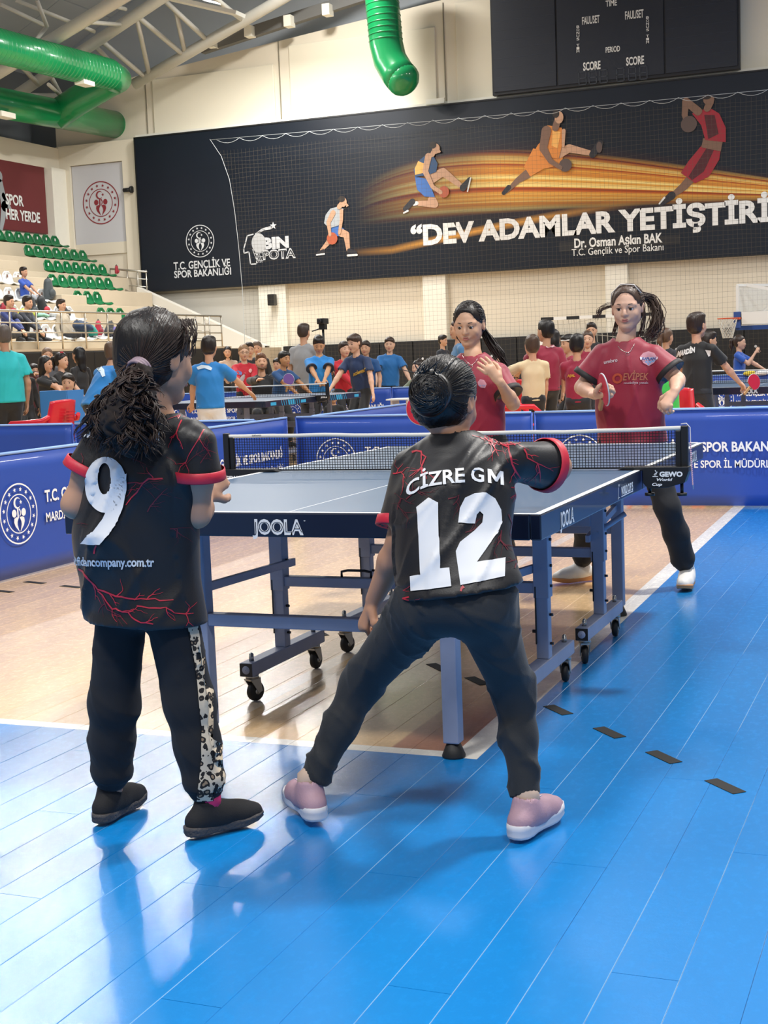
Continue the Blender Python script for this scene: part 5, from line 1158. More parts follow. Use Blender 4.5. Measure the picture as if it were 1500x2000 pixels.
    for sd_ in ('l', 'r'):
        T, K, A = V3(J[sd_+'hip']), V3(J[sd_+'kn']), V3(J[sd_+'an']); R1, R2, R3_, R4 = [q*pr_ for q in m.get('legr', (.078, .060, .053, .044))]
        p.cone(V3(J['pel'])-up_*.03, T, .085*pr_, R1, k=.04)
        if pant == 'long':
            e = lerp(K, A, m.get('plen', .93)); d = nrm(A-K); c2 = (e, d, R4*.70); p.chain([T, K, lerp(K, A, .4)], [R1, R2, R3_], k=.03); p.cone(lerp(K, A, .4), e+d*.02, R3_, R4, k=.03, clip=c2)
            if m.get('gather'): p.cone(e-d*.018, e-d*.006, R4*1.05, R4*.9, k=.006)
        else: e = lerp(T, K, .72); d = nrm(K-T); p.cone(T, e+d*.03, R1*1.05, R1*1.1, k=.03, clip=(e, d, R1*.9))
    V, Q = p.mesh(m.get('hc', hr)); n = vnormals(V, Q); V = V+n*folds(V, m.get('pfold', .005)*k_, m.get('seed', 1)+5, freq=14/k_, ax_dir=(.2, .1, -.3))[:, None]
    trousers = np_obj('trousers', V, Q, m['trousers'], root)
    for sd_ in ('l', 'r'):
        if m.get('shoes') and (m.get('showfeet', True)):
            so = shoe(root, J[sd_+'an'], J[sd_+'toe'], m.get('shoes_s', .95)*k_, m['shoes'], res=.005 if det else .014, sole_h=m.get('sole_h', .026))
            if 'sock' in m:
                A = Vector(J[sd_+'an']); c = MB(); c.tube([A+Vector((0, 0, -.01)), A+Vector((0, 0, .03)), A+Vector(lerp((0, 0, 0), V3(J[sd_+'kn'])-V3(A), .16))], [.036*k_, .035*k_, .037*k_], 18); c.build('sock', m['sock'], root)
    # ---- hair and face ----
    hm = hairm(m.get('hair', '1A1412')); st = m.get('style', 'boy')
    if st != 'none': hc_, P = hair_cap(root, J['head'], Rm, s, m.get('hh', hr), hm, st, m.get('hgrow', 1.0), 'headscarf' if st == 'hijab' else 'hair', m.get('hairline', 0.0))
    else: hc_ = None
    if m.get('facebits', True): face_bits(root, P, Rm, s, m.get('hair', '1A1412'), True, m.get('gaze', (0, 0)), det, m.get('lid', .30), sk)
    if st == 'tail' and not det and m.get('tail', True):
        q = SDF(); q.chain([P(0, -.10, .045), P(0, -.135, .02), P(0, -.14, -.06), P(.01, -.125, -.14)], [.020*s, .034*s, .034*s, .012*s], k=.02*s); V, Q = q.mesh(hr*.8); np_obj('ponytail', V, Q, hm, root)
    if st == 'bun' and not det: q = SDF(); q.ell(P(0, -.07, .11), V3((.038, .036, .032))*s, Rm); V, Q = q.mesh(hr*.8); np_obj('hair_bun', V, Q, hm, root)
    return dict(root=root, body=body, shirt=shirt, trousers=trousers, P=P, Rm=Rm, s=s, hair=hc_, hm=hm, J=J, k=k_, up=up_, fw=fw, lr=lr)
def stance(H, lean=0.0, turn=0.0, look=(0, 1, 0), lhand=None, rhand=None, sit=False, spread=.07, lpole=(-.5, -1, -.3), rpole=(.5, -1, -.3), tilt=0.0, shoulder=.104, seat=.40, bend=0.0):
    """default joints, figure faces +y, its right is +x; lean forward in radians"""
    k = H; pz = (.52*k if not sit else seat+.09)-bend; pel = V3((0, -.15*k*math.sin(lean)*(0 if sit else 1), pz)); d = V3((math.sin(tilt), math.sin(lean), math.cos(lean))); d /= np.linalg.norm(d)
    neck = pel+d*.305*k; chest = pel+d*.21*k; lr = V3((math.cos(tilt)*math.cos(turn), math.sin(turn), -math.sin(tilt))); lsh, rsh = neck-lr*shoulder*k-d*.050*k, neck+lr*shoulder*k-d*.050*k
    head = neck+nrm(d+V3((0, .12, .4)))*.105*k; ul, fl_ = .165*k, .15*k
    lh = V3(lhand)*k if lhand is not None else lsh+V3((-.045*k, .04*k, -.30*k)); rh = V3(rhand)*k if rhand is not None else rsh+V3((.045*k, .04*k, -.30*k))
    lel, lwr = ik(lsh, lh, ul, fl_, lpole); rel, rwr = ik(rsh, rh, ul, fl_, rpole)
    J = dict(pel=pel, chest=chest, neck=neck, head=head, look=V3(look), lsh=lsh, rsh=rsh, lel=lel, rel=rel, lwr=lwr, rwr=rwr)
    for q, n in ((-1, 'l'), (1, 'r')):
        hip = pel+V3((q*.046*k, 0, -.02*k)); 
        if sit: kn = V3((q*.08*k, hip[1]+.245*k, seat+.06)); an = V3((q*.08*k, kn[1]+.02, .075*k/1.5))
        else: an = V3((q*spread*k, 0, .078*k/1.5)); kn, an = ik(hip, an, .245*k, .235*k, (0, 1, 0))
        J[n+'hip'] = hip; J[n+'kn'] = kn; J[n+'an'] = an; J[n+'toe'] = V3(an)+V3((q*.05, .2, 0))
    return J
# ---- draping flat prints on a surface ----
def drape(name, polys, target, org, ax, ay, mats, parent, off=.0022, cell=.014, rayback=.6, dirn=None, mx=7):
    """polys: list of (verts2d, faces, mi) in metres on the plane (org, ax, ay); pushed onto target along -normal"""
    org, ax, ay = Vector(org), Vector(ax), Vector(ay); nz = ax.cross(ay).normalized(); dv = Vector(dirn).normalized() if dirn is not None else -nz
    bm = bmesh.new()
    for v, f, mi in polys:
        vv = [bm.verts.new((p[0], p[1], 0)) for p in v]
        for q in f:
            try: fc = bm.faces.new([vv[i] for i in q]); fc.material_index = mi
            except ValueError: pass
    bmesh.ops.triangulate(bm, faces=bm.faces[:])
    xs = [v.co.x for v in bm.verts]; ys = [v.co.y for v in bm.verts]
    for axis, lo, hi in ((0, min(xs), max(xs)), (1, min(ys), max(ys))):
        c = lo+cell
        while c < hi:
            n = [0, 0, 0]; n[axis] = 1; co = [0, 0, 0]; co[axis] = c
            bmesh.ops.bisect_plane(bm, geom=bm.verts[:]+bm.edges[:]+bm.faces[:], plane_co=co, plane_no=n, dist=1e-6); c += cell
    me = target.data; bvh = BVHTree.FromPolygons([v.co for v in me.vertices], [p.vertices for p in me.polygons])
    bad = []
    for v in bm.verts:
        w0 = org+ax*v.co.x+ay*v.co.y-dv*rayback; hit, n_, i_, d_ = bvh.ray_cast(w0, dv)
        if hit is None: hit, n_, i_, d_ = bvh.find_nearest(org+ax*v.co.x+ay*v.co.y); bad.append(v)
        v.co = hit-dv*off*.4+(n_ if n_.dot(dv) < 0 else -n_)*off
    bmesh.ops.delete(bm, geom=[f for f in bm.faces if max(e.calc_length() for e in f.edges) > cell*mx], context='FACES')
    m2 = bpy.data.meshes.new(name); bm.to_mesh(m2); bm.free()
    for m_ in (mats if isinstance(mats, (list, tuple)) else [mats]): m2.materials.append(m_)
    for p in m2.polygons: p.use_smooth = True
    o = bpy.data.objects.new(name, m2); COL.objects.link(o); o.parent = parent; return o
def bolt2d(pts, w0, w1, rnd, branch=2, jag=.006, depth=0):
    """jagged tapering streak with side branches -> list of (verts, faces, mi)"""
    P = []
    for (a, c) in zip(pts, pts[1:]):
        L = math.dist(a, c); n = max(2, int(L/.014))
        for i in range(n): t = i/n; P.append((a[0]+(c[0]-a[0])*t+rnd.uniform(-jag, jag), a[1]+(c[1]-a[1])*t+rnd.uniform(-jag, jag)))
    P.append(pts[-1]); n = len(P); vs = []
    for i, p in enumerate(P):
        a, c = P[max(0, i-1)], P[min(n-1, i+1)]; L = math.dist(a, c) or 1; nx_, ny_ = -(c[1]-a[1])/L, (c[0]-a[0])/L; w_ = (w0+(w1-w0)*i/(n-1))*rnd.uniform(.7, 1.25); vs += [(p[0]-nx_*w_, p[1]-ny_*w_), (p[0]+nx_*w_, p[1]+ny_*w_)]
    out = [(vs, [(2*i, 2*i+2, 2*i+3, 2*i+1) for i in range(n-1)], 0)]
    if depth < 2:
        for _ in range(branch):
            i = rnd.randrange(1, n-1); a = P[i]; d = math.atan2(P[min(n-1, i+1)][1]-P[i-1][1], P[min(n-1, i+1)][0]-P[i-1][0])+rnd.choice((-1, 1))*rnd.uniform(.5, 1.1); L = rnd.uniform(.02, .055)/(1+depth*.5)
            e = (a[0]+L*math.cos(d), a[1]+L*math.sin(d)); out += bolt2d([a, ((a[0]+e[0])/2+rnd.uniform(-.006, .006), (a[1]+e[1])/2), e], w0*.55, w1*.4, rnd, 1, jag*.7, depth+1)
    return out
# ================= the four players =================
def local(Jw, base):
    o = {}
    for k, v in Jw.items(): o[k] = V3(v)-V3(base) if k not in ('look', 'hup', 'lhd', 'rhd', 'lpn', 'rpn', 'hemn') else V3(v)
    return o
def A_(px, py, y): return V3(at(px, py, y))
def view_plane(pcx, pcy, Z):
    """plane facing the way the picture was taken, for laying prints on cloth: pixel -> metres"""
    org = atd(pcx, pcy, Z); f = lambda p: ((p[0]-pcx)*Z/FPX, -(p[1]-pcy)*Z/FPX); return org, f
blackj = mat('black_jersey', '141418', .46, var=.12, vscale=3, bump=.05, bscale=260, sheen=.08, spec=.42)
redst = mat('jersey_red_streak', 'B4283A', .42, var=.25, vscale=30); dkred = mat('jersey_dark_red_streak', '5E1B28', .42, var=.3, vscale=30)
redcuff = mat('jersey_red_cuff', 'C3243A', .5, var=.1, vscale=20, bump=.05, bscale=200); jwhite = mat('jersey_white_print', 'DEE0E4', .5, var=.03)
blackt = mat('black_track_trousers', '10131A', .85, bump=.05, bscale=300, sheen=.03); greyt = mat('dark_grey_leggings', '202327', .8, var=.1, vscale=30, bump=.1, bscale=300, sheen=.08)
# ---------- girl numbered 9 ----------
base9 = (-.10, -2.0, 0); y9 = -2.0
J = dict(pel=A_(276, 1135, y9), cs=A_(284, 925, y9), ws=A_(264, 1050, y9), chest=A_(284, 930, y9-.0), neck=A_(308, 812, y9+.01), head=A_(306, 700, y9+.02), look=(.36, .93, -.10),
         lsh=A_(203, 868, y9-.02), rsh=A_(383, 862, y9), lel=A_(148, 985, y9-.05), rel=A_(384, 1003, y9+.02), lwr=A_(205, 935, y9+.22), rwr=A_(400, 972, y9+.20),
         lhd=(.6, .6, .35), rhd=(.15, .75, .55), lpn=(.5, 0, -.8), rpn=(-.6, .2, -.5), lhip=A_(240, 1165, y9), rhip=A_(328, 1165, y9), lkn=A_(222, 1372, y9+.03), rkn=A_(370, 1372, y9+.03),
         lan=V3(atz(207, 1607, 0))+V3((0, .03, .072)), ran=V3(atz(400, 1637, 0))+V3((0, .03, .072)), ltoe=V3(atz(268, 1572, 0)), rtoe=V3(atz(505, 1606, 0)), hem=A_(285, 1213, y9), hemn=(-.04, 0, -1))
J = local(J, base9)
shoe9 = [mat('black_knit_shoe', '17181C', .85, bump=.15, bscale=300), mat('dark_textured_sole', '4A4748', .7, bump=.5, bscale=130)]
g9 = person('girl with a long curly ponytail and black-red shirt numbered 9', J, 1.36, dict(skin='B98E74', shirt=blackj, cuff=redcuff, sleeve='short', slen=.50, slr=.068, wch=.164, wwa=.168, whe=.180, trousers=blackt, legr=(.074, .070, .063, .060), plen=.81, gather=True, sock=mat('magenta_sock', 'C42E68', .8, bump=.1, bscale=200), shoes=shoe9, shoes_s=.92,
        hair='14100F', style='tail', detail=True, hs=1.14, hgrow=1.07, armr=1.12, fold=.020, ffreq=6.5, seed=3, lcurl=.9, rcurl=.9, lside=1, rside=-1, hc=.007, pfold=.004, facebits=True), base9, 0, None, h=.009)
T = g9['root'].location
def world_drape(name, gi, polys, Z, pc, mats, target='shirt', off=.0022, cell=.012, mx=7):
    if gi.get('auto'):
        q_ = Matrix.Rotation(gi['root'].rotation_euler.z, 3, 'Z') @ Vector(gi['J']['neck'])+gi['root'].location; Z = float(V3(q_-Vector(CP)) @ CF)-.15
    org, f = view_plane(*pc, Z); P2 = [([f(p) for p in v], fs, mi) for v, fs, mi in polys]
    # picture-plane y runs down in pixels, so faces keep their winding through f's flip
    M_ = Matrix.Rotation(-gi['root'].rotation_euler.z, 3, 'Z')
    return drape(name, P2, gi[target], M_ @ (org-gi['root'].location), M_ @ Vector(CR), M_ @ Vector(CU), mats, gi[target], off, cell, dirn=M_ @ Vector(CF), mx=mx)
def z1(p): return (80+p[0]/2.941, 560+p[1]/2.941)      # coordinates read off an enlarged crop of girl 9
def z2(p): return (660+p[0]/3.261, 680+p[1]/3.261)     # the same for girl 12
def ngon(pts, mi=0): return (pts, [tuple(range(len(pts)))], mi)
def gm_text(w, h):
    v, f = fit_text('CİZRE G', w*.79, h, bold=.022); M = [(0, 0), (0, 1), (.24, 1), (.5, .5), (.76, 1), (1, 1), (1, 0), (.79, 0), (.79, .6), (.57, .18), (.43, .18), (.21, .6), (.21, 0)]
    n0 = len(v); return list(v)+[(w*.83+p[0]*w*.17, p[1]*h) for p in M], list(f)+[tuple(range(n0, n0+13))]
n = 36; out = [(404+ (132 if math.cos(a) > 0 else 128)*math.cos(a), 1140+158*math.sin(a)*(1 if math.sin(a) > 0 else .98)) for a in [2*math.pi*i/n for i in range(n)]]; inn = [(402+43*math.cos(a), 1108+88*math.sin(a)) for a in [2*math.pi*i/n for i in range(n)]]
nine = [([z1(p) for p in out+inn], [(i, (i+1) % n, n+(i+1) % n, n+i) for i in range(n)], 0)]
tl = [(536, 1080), (530, 1180), (512, 1270), (480, 1345), (430, 1420), (376, 1478)]; ti = [(446, 1120), (438, 1190), (420, 1262), (390, 1330), (335, 1405), (246, 1473)]
nine.append(([z1(p) for p in tl+ti], [(i, i+1, 7+i, 6+i) for i in range(5)], 0))
world_drape('printed_number', g9, nine, 3.5, (215, 970), jwhite, off=.0045, cell=.005)
v, f = fit_text('www.fidancompany.com.tr', 205, 17, bold=.03); world_drape('printed_lettering', g9, [([(105+p[0], 1104-p[1]-.0*p[0]) for p in v], f, 0)], 3.5, (215, 1090), mat('jersey_pale_blue_print', 'B9C6D4', .5), off=.0022, cell=.006)
v, f = gm_text(172, 38); world_drape('printed_lettering', g9, [([(150+p[0], 853-p[1]+.075*p[0]) for p in v], f, 0)], 3.5, (240, 850), jwhite, off=.0022, cell=.006)
rnd = random.Random(11)
def streaks(gi, specs, z, pc, Z, jag=2.2):
    for nm_, m_, li in (('red_streaks', redst, [s for s in specs if s[0]]), ('dark_red_streaks', dkred, [s for s in specs if not s[0]])):
        polys = []
        for s in li:
            k = Z/FPX; pts = [z(p) for p in s[1]]; P2 = [(p[0]*k, p[1]*k) for p in pts]
            for v, fs, mi in bolt2d(P2, s[2]*k*.62, s[3]*k*.55, rnd, s[4], .0028): polys.append(([(p[0]/k, p[1]/k) for p in v], fs, mi))
        if polys: world_drape(nm_, gi, polys, Z, pc, m_, off=.0011, cell=.012, mx=2.2)['kind'] = 'stuff'
streaks(g9, [(1, [(770, 600), (815, 640), (850, 700), (835, 780), (790, 880)], 3.4, 2.6, 7), (1, [(815, 650), (760, 660), (735, 730)], 2.5, 1, 3), (1, [(850, 700), (890, 690), (940, 700)], 2.2, 1, 3), (1, [(860, 640), (890, 700), (880, 760)], 2.0, 1, 2),
    (1, [(985, 795), (940, 880), (880, 980), (820, 1080)], 2.0, 1.2, 3), (1, [(740, 1105), (650, 1110), (590, 1190), (525, 1255)], 2.6, 1.6, 3), (0, [(530, 1130), (620, 1140), (740, 1110)], 1.6, 1, 3), (0, [(560, 1000), (640, 1030)], 1.2, 1, 1), (1, [(345, 1480), (330, 1530)], 3.2, 2.5, 0),
    (1, [(200, 1620), (270, 1660), (340, 1740), (450, 1770), (570, 1785), (780, 1790)], 3.4, 1.6, 5), (1, [(570, 1820), (640, 1840), (740, 1835), (790, 1865), (885, 1870)], 2.6, 1.4, 3), (1, [(340, 1740), (420, 1840), (520, 1860), (560, 1905), (670, 1925)], 2.6, 2.0, 4), (0, [(360, 1770), (390, 1850), (470, 1880), (520, 1930)], 2.2, 1.4, 2),
    (0, [(250, 960), (260, 1010), (230, 1060)], 1.4, .8, 2), (0, [(200, 1360), (290, 1365)], 1.0, .6, 1), (0, [(640, 1290), (720, 1200), (760, 1160)], 1.6, .8, 3), (0, [(760, 1390), (810, 1390), (800, 1440)], 1.6, .8, 3), (0, [(840, 1060), (890, 1000), (990, 930)], 1.2, .6, 3), (0, [(950, 1020), (985, 960), (960, 900)], 1.6, .8, 3)], z1, (250, 900), 3.5)
# leopard strip down the right trouser leg
def leopard():
    mt, N, L = nodes_of('leopard_print'); b = N['Principled BSDF']; b.inputs['Roughness'].default_value = .8; tc = N.new('ShaderNodeTexCoord')
    nz = N.new('ShaderNodeTexNoise'); nz.inputs['Scale'].default_value = 40; L.new(tc.outputs['Object'], nz.inputs['Vector'])
    mx = N.new('ShaderNodeMix'); mx.data_type = 'RGBA'; mx.inputs[0].default_value = .012; L.new(tc.outputs['Object'], mx.inputs[6]); L.new(nz.outputs['Color'], mx.inputs[7])
    vo = N.new('ShaderNodeTexVoronoi'); vo.inputs['Scale'].default_value = 62; L.new(mx.outputs[2], vo.inputs['Vector']); cr = N.new('ShaderNodeValToRGB'); e = cr.color_ramp.elements
    e[0].position = 0; e[0].color = (*hexc('8F7A62'), 1); e[1].position = .62; e[1].color = (*hexc('CDBFA9'), 1); cr.color_ramp.interpolation = 'CONSTANT'
    k = cr.color_ramp.elements.new(.20); k.color = (*hexc('1B1614'), 1); k = cr.color_ramp.elements.new(.50); k.color = (*hexc('CDBFA9'), 1); 
    n2 = N.new('ShaderNodeTexNoise'); n2.inputs['Scale'].default_value = 70; L.new(tc.outputs['Object'], n2.inputs['Vector']); d = mth(N, L, 'ADD', vo.outputs['Distance'], mth(N, L, 'MULTIPLY', mth(N, L, 'SUBTRACT', n2.outputs['Fac'], .5), .55))
    L.new(d, cr.inputs[0]); L.new(cr.outputs[0], b.inputs['Base Color']); return mt
lf = [(364, 1206), (372, 1250), (380, 1300), (386, 1360), (391, 1420), (391, 1480), (386, 1530), (380, 1572)]; rt = [(409, 1206), (414, 1250), (420, 1300), (424, 1360), (428, 1420), (432, 1480), (432, 1530), (432, 1572)]
world_drape('leopard_strip', g9, [(lf+rt, [(i, i+1, 9+i, 8+i) for i in range(7)], 0)], 3.5, (400, 1390), leopard(), target='trousers', off=.003, cell=.02)
# hair: tie and curly ponytail
hm = g9['hm']; R0 = Vector(base9); tie = at(272, 722, y9-.088)-R0; tb = MB()
tdir = Vector((-.15, -.85, -.4)).normalized(); u = tdir.orthogonal().normalized(); w2 = tdir.cross(u)
for q in (-.008, .0, .008): tb.tube([tie+tdir*q+(u*math.cos(a)+w2*math.sin(a))*.026 for a in [2*math.pi*i/20 for i in range(20)]], .0055, 6, closed=True)
tb.build('hair_tie', mat('mauve_hair_tie', '8D7A86', .6, var=.3, vscale=60), g9['root'])
sd = SDF(); pc = lambda x, y, dy: V3(at(x, y, y9+dy))-V3(base9)
sd.chain([pc(285, 715, -.06), pc(276, 734, -.10), pc(264, 778, -.115), pc(248, 825, -.12), pc(254, 862, -.12)], [.018, .022, .044, .058, .036], k=.03); sd.cone(pc(260, 770, -.11), pc(285, 825, -.11), .04, .028, k=.03)
V, Q = sd.mesh(.007); n_ = vnormals(V, Q); V = V+n_*(np.sin(V[:, 0]*160+np.sin(V[:, 2]*120)*2)*np.sin(V[:, 2]*140+V[:, 1]*90)*.006)[:, None]; curlm = mat('curly_hair_dark_brown', '2C1D18', .5, var=.5, vscale=22, spec=.4)
tail = np_obj('ponytail', V, Q, mat('curly_hair_core', '1A100D', .9), g9['root'])
cb = MB()
for i in range(330):
    a0 = V3(tie)+V3(tdir)*.01+rng.normal(0, .009, 3); ey = rng.choice([rng.uniform(745, 905), rng.uniform(800, 900)]); ex = np.interp(ey, [745, 800, 855, 905], [282, 252, 240, 258])+np.interp(ey, [745, 800, 855, 905], [28, 68, 92, 44])*np.clip(rng.normal(0, .6), -1, 1); t0 = abs(ex-250)/85
    e = pc(ex, ey, -.100-.09*rng.random()+.04*t0); mid = lerp(a0, e, .45)+V3((rng.normal(-.006, .014), -.03-.02*rng.random(), .004+.010*rng.random()))
    tn = rng.uniform(2.2, 4.6)*max(.45, np.linalg.norm(e-a0)/.2); ph = rng.uniform(0, 6.28); hr_ = rng.uniform(.007, .015); N_ = 34; sgn = rng.choice((-1, 1))
    for q in range(6):
        po = ph+rng.normal(0, .35); ro = hr_*rng.uniform(.8, 1.15); of = rng.normal(0, .0016, 3); pts = []; en = rng.uniform(.86, 1.0)
        for j in range(N_):
            t = j/(N_-1)*en; p = (1-t)**2*a0+2*t*(1-t)*mid+t*t*e; g = min(1, t*2.5); a = po+sgn*tn*6.28*t; pts.append(p+of*g+V3((math.cos(a)*ro*g, math.sin(a)*ro*g*.85, math.sin(a)*ro*g*.5)))
        cb.tube(pts, [.0017]*(N_-4)+[.0014, .001, .0006, .0003], 3, cap=False)
cb.build('curls', curlm, tail, kind='stuff')
# strands over the skull, drawn back to the tie
def skull_strands(gi, target, cnt, mt, wr=.0009, spread=1.0, seed=3, gr=1.03):
    P = gi['P']; Rm = gi['Rm']; s = gi['s']; r_ = np.random.default_rng(seed); b = MB(); bvh = BVHTree.FromPolygons([v.co for v in gi['hair'].data.vertices], [p.vertices for p in gi['hair'].data.polygons]); c0 = Vector(P(0, -.016, .034)); tg = Vector(target)
    for i in range(cnt):
        th = r_.uniform(-math.pi, math.pi); x = math.sin(th); z = math.cos(th); f = r_.uniform(.15, .75)
        st = Vector(P(x*.085, .055*f, .034+z*.09)) if z > -.15 else Vector(P(math.copysign(.08, x), -.01, .0+z*.05)); pts = []
        for j in range(12):
            t = j/11; p = st.lerp(tg, t); d = (p-c0); d = d.normalized() if d.length > 1e-5 else Vector((0, -1, 0)); hit, n2, i2, dd = bvh.ray_cast(c0+d*.25, -d)
            if hit is None: continue
            w_ = .0011*math.sin(i+t*9); pts.append(hit+d*(.0002+w_*.5)+Vector((math.sin(i*3+t*5), math.cos(i*2+t*4), math.sin(i+t*6)))*.0018)
        if len(pts) > 6: b.tube(pts, wr, 4, cap=False)
    b.build('strands', mt, gi['hair'], kind='stuff')
skull_strands(g9, tie, 380, curlm)
fb = MB()   # loose front locks falling by the right temple
for i in range(26):
    a0 = V3(g9['P'](.03+.05*rng.random(), .03+.03*rng.random(), .10)); e = V3(g9['P'](.088+.012*rng.random(), ( .045-.04*rng.random()), .05-.05*rng.random())); mid = lerp(a0, e, .5)+V3(g9['Rm'][:, 0])*.03; fb.tube([(1-t)**2*a0+2*t*(1-t)*mid+t*t*e+V3((math.sin(t*8+i)*.003, 0, 0)) for t in [j/11 for j in range(12)]], [.0013]*11+[.0004], 4, cap=False)
fb.build('front_locks', curlm, g9['hair'], kind='stuff')
# ---------- girl numbered 12 ----------
y2 = -1.76; base12 = (.60, -1.80, 0)
J = dict(pel=A_(880, 1150, -1.84), chest=A_(893, 985, -1.78), neck=A_(888, 862, -1.68), head=A_(872, 785, -1.66), look=(.20, .96, -.20),
         lsh=A_(804, 908, -1.70), rsh=A_(1004, 898, -1.68), lel=A_(782, 1062, -1.76), rel=A_(1088, 912, -1.54), lwr=A_(730, 1172, -1.72), rwr=A_(1015, 905, -1.36), lhd=(-.45, .15, -.85), rhd=(-.5, .8, .1), lpn=(.7, .55, -.35), rpn=(-.2, 0, -1),
         lhip=A_(832, 1180, -1.84), rhip=A_(940, 1180, -1.84), lkn=A_(706, 1335, -1.72), rkn=A_(1003, 1350, -1.70), lan=V3(atz(600, 1607, 0))+V3((0, .02, .085)), ran=V3(atz(1025, 1640, 0))+V3((0, .03, .078)), ltoe=V3(atz(545, 1545, 0)), rtoe=V3(atz(1105, 1585, 0)), hem=A_(898, 1155, -1.84), hemn=(.13, 0, -1))
J = local(J, base12)
pinku = mat('dusty_pink_shoe', 'A98A98', .65, var=.12, vscale=25, bump=.1, bscale=200); wsole = mat('white_shoe_sole', 'D6D6DC', .5); greyl = mat('grey_shoe_panel', 'A7A6AE', .5)
g12 = person('girl in a black-red shirt numbered 12, lunging with her hair in a bun', J, 1.34, dict(skin='B5876C', shirt=blackj, cuff=redcuff, sleeve='short', slen=.80, slr=.066, wch=.170, wwa=.152, whe=.176, trousers=greyt, legr=(.092, .062, .052, .043), plen=.92, shoes=[pinku, wsole, mat('pale_lace', 'CDC3CC', .6), greyl], shoes_s=1.0, sole_h=.036, sock=mat('pale_sock', 'BFA898', .8),
        hair='120E0D', style='bun', detail=True, hs=1.10, hgrow=1.04, armr=1.15, fold=.017, ffreq=7.5, seed=8, fdir=(1, .1, .8), lcurl=1.05, rcurl=1.1, lside=1, rside=-1, hc=.007, pfold=.009, facebits=True), base12, 0, None, h=.009)
one = [(500, 1015), (575, 955), (630, 985), (638, 1390), (695, 1385), (705, 1497), (462, 1535), (458, 1445), (520, 1430), (505, 1062)]
two = [(752, 1110), (762, 1020), (795, 955), (855, 928), (925, 922), (985, 960), (1022, 1030), (1028, 1105), (1000, 1170), (930, 1260), (862, 1350), (1040, 1325), (1030, 1437), (760, 1490), (735, 1285), (760, 1230), (850, 1160), (900, 1110), (908, 1060), (885, 1038), (865, 1060), (855, 1115)]
world_drape('printed_number', g12, [ngon([z2(p) for p in one]), ngon([z2(p) for p in two])], 3.45, (890, 1060), jwhite, off=.0024, cell=.006)
v, f = gm_text(186, 27)
def bl(x):
    for (a, b_), (c, d) in zip([(0, 972), (20, 960), (36, 951), (85, 945), (130, 941), (186, 949)], [(20, 960), (36, 951), (85, 945), (130, 941), (186, 949), (200, 952)]):
        if x <= c: return b_+(d-b_)*(x-a)/(c-a)
    return 950
world_drape('printed_lettering', g12, [([(794+p[0], bl(p[0])-p[1]) for p in v], f, 0)], 3.45, (890, 940), jwhite, off=.0022, cell=.006)
streaks(g12, [(1, [(470, 650), (530, 650), (555, 690), (535, 760), (540, 820)], 3.2, 2.2, 4), (1, [(350, 800), (400, 790), (430, 830)], 2.2, 1.2, 3), (1, [(870, 490), (960, 530), (1060, 560), (1130, 620)], 2.6, 2.2, 6), (1, [(960, 540), (1080, 630), (1100, 740), (1180, 850), (1190, 940)], 3.4, 2.2, 7), (1, [(940, 560), (980, 600), (1020, 690)], 2.2, 1.2, 3), (1, [(1180, 640), (1200, 700), (1280, 740), (1300, 850)], 2.6, 1.4, 4),
    (1, [(330, 1490), (370, 1570), (385, 1595), (450, 1570)], 3.0, 2.0, 2), (1, [(775, 1490), (760, 1525)], 4.0, 3.0, 0), (0, [(690, 960), (760, 945), (720, 1000)], 1.8, 1, 2), (0, [(790, 1170), (850, 1150), (900, 1110)], 1.8, 1, 3), (0, [(440, 960), (500, 900), (540, 940)], 1.8, 1, 3), (0, [(340, 900), (400, 960), (380, 1030)], 1.8, 1, 4), (0, [(1070, 1060), (1130, 1150), (1150, 1300), (1100, 1390)], 3.0, 1.6, 6), (0, [(1030, 1150), (1010, 1220), (1060, 1280)], 2.4, 1.2, 4), (1, [(1100, 890), (1150, 900), (1140, 950)], 1.8, 1, 3)], z2, (890, 1000), 3.45)
# bun: a coil of strands standing off the back of the head
bc = at(838, 768, -1.78)-Vector(base12); Rm = g12['Rm']; sd = SDF(); sd.ell(V3(bc), (.052, .042, .060), k=.01); sd.cone(V3(bc)+V3((.01, .03, .0)), g12['P'](0, -.07, .03), .040, .05, k=.02); V, Q = sd.mesh(.006)
hm12 = mat('black_brown_hair', '130E0D', .36, var=.4, vscale=40, spec=.5); bun = np_obj('hair_bun', V, Q, hm12, g12['root']); cb = MB(); back = Vector(CF)*-1; uu = Vector(CR); vv = Vector(CU)
for i in range(260):
    a0 = rng.uniform(0, 6.28); r0 = rng.uniform(.016, .046); tw_ = rng.uniform(1.0, 2.6); pts = []; ox, oz = rng.normal(0, .006, 2); sh_ = rng.normal(0, .35)
    for j in range(16):
        t = j/15; a = a0+tw_*t; r = r0*(1-.25*t); x_ = r*math.cos(a)*(1+sh_*.3)+ox; y_ = r*math.sin(a)*(1-sh_*.3)+oz; rr = math.hypot(x_/.052, y_/.060); f_ = min(1, .95/max(rr, 1e-6)); x_ *= f_; y_ *= f_; rr = min(rr, .95); pts.append(bc+uu*x_+vv*y_+back*(math.sqrt(1-rr*rr)*.043+.0015+.002*math.sin(i+t*4)))
    cb.tube(pts, [.0017]*15+[.0006], 4, cap=False)
for i in range(30):   # loose ends at the top of the bun
    a = rng.uniform(.6, 2.9); p0 = bc+uu*(.03*math.cos(a))+vv*(.045)+back*.03; e = p0+uu*rng.normal(.012, .022)+vv*rng.uniform(.005, .035)+back*rng.uniform(-.01, .02); cb.tube([p0.lerp(e, t)+uu*math.sin(t*5+i)*.003 for t in [j/7 for j in range(8)]], [.0013]*7+[.0004], 4, cap=False)
cb.build('bun_strands', hm12, bun, kind='stuff'); skull_strands(g12, bc+Vector((.01, .03, 0)), 420, hm12, seed=9)
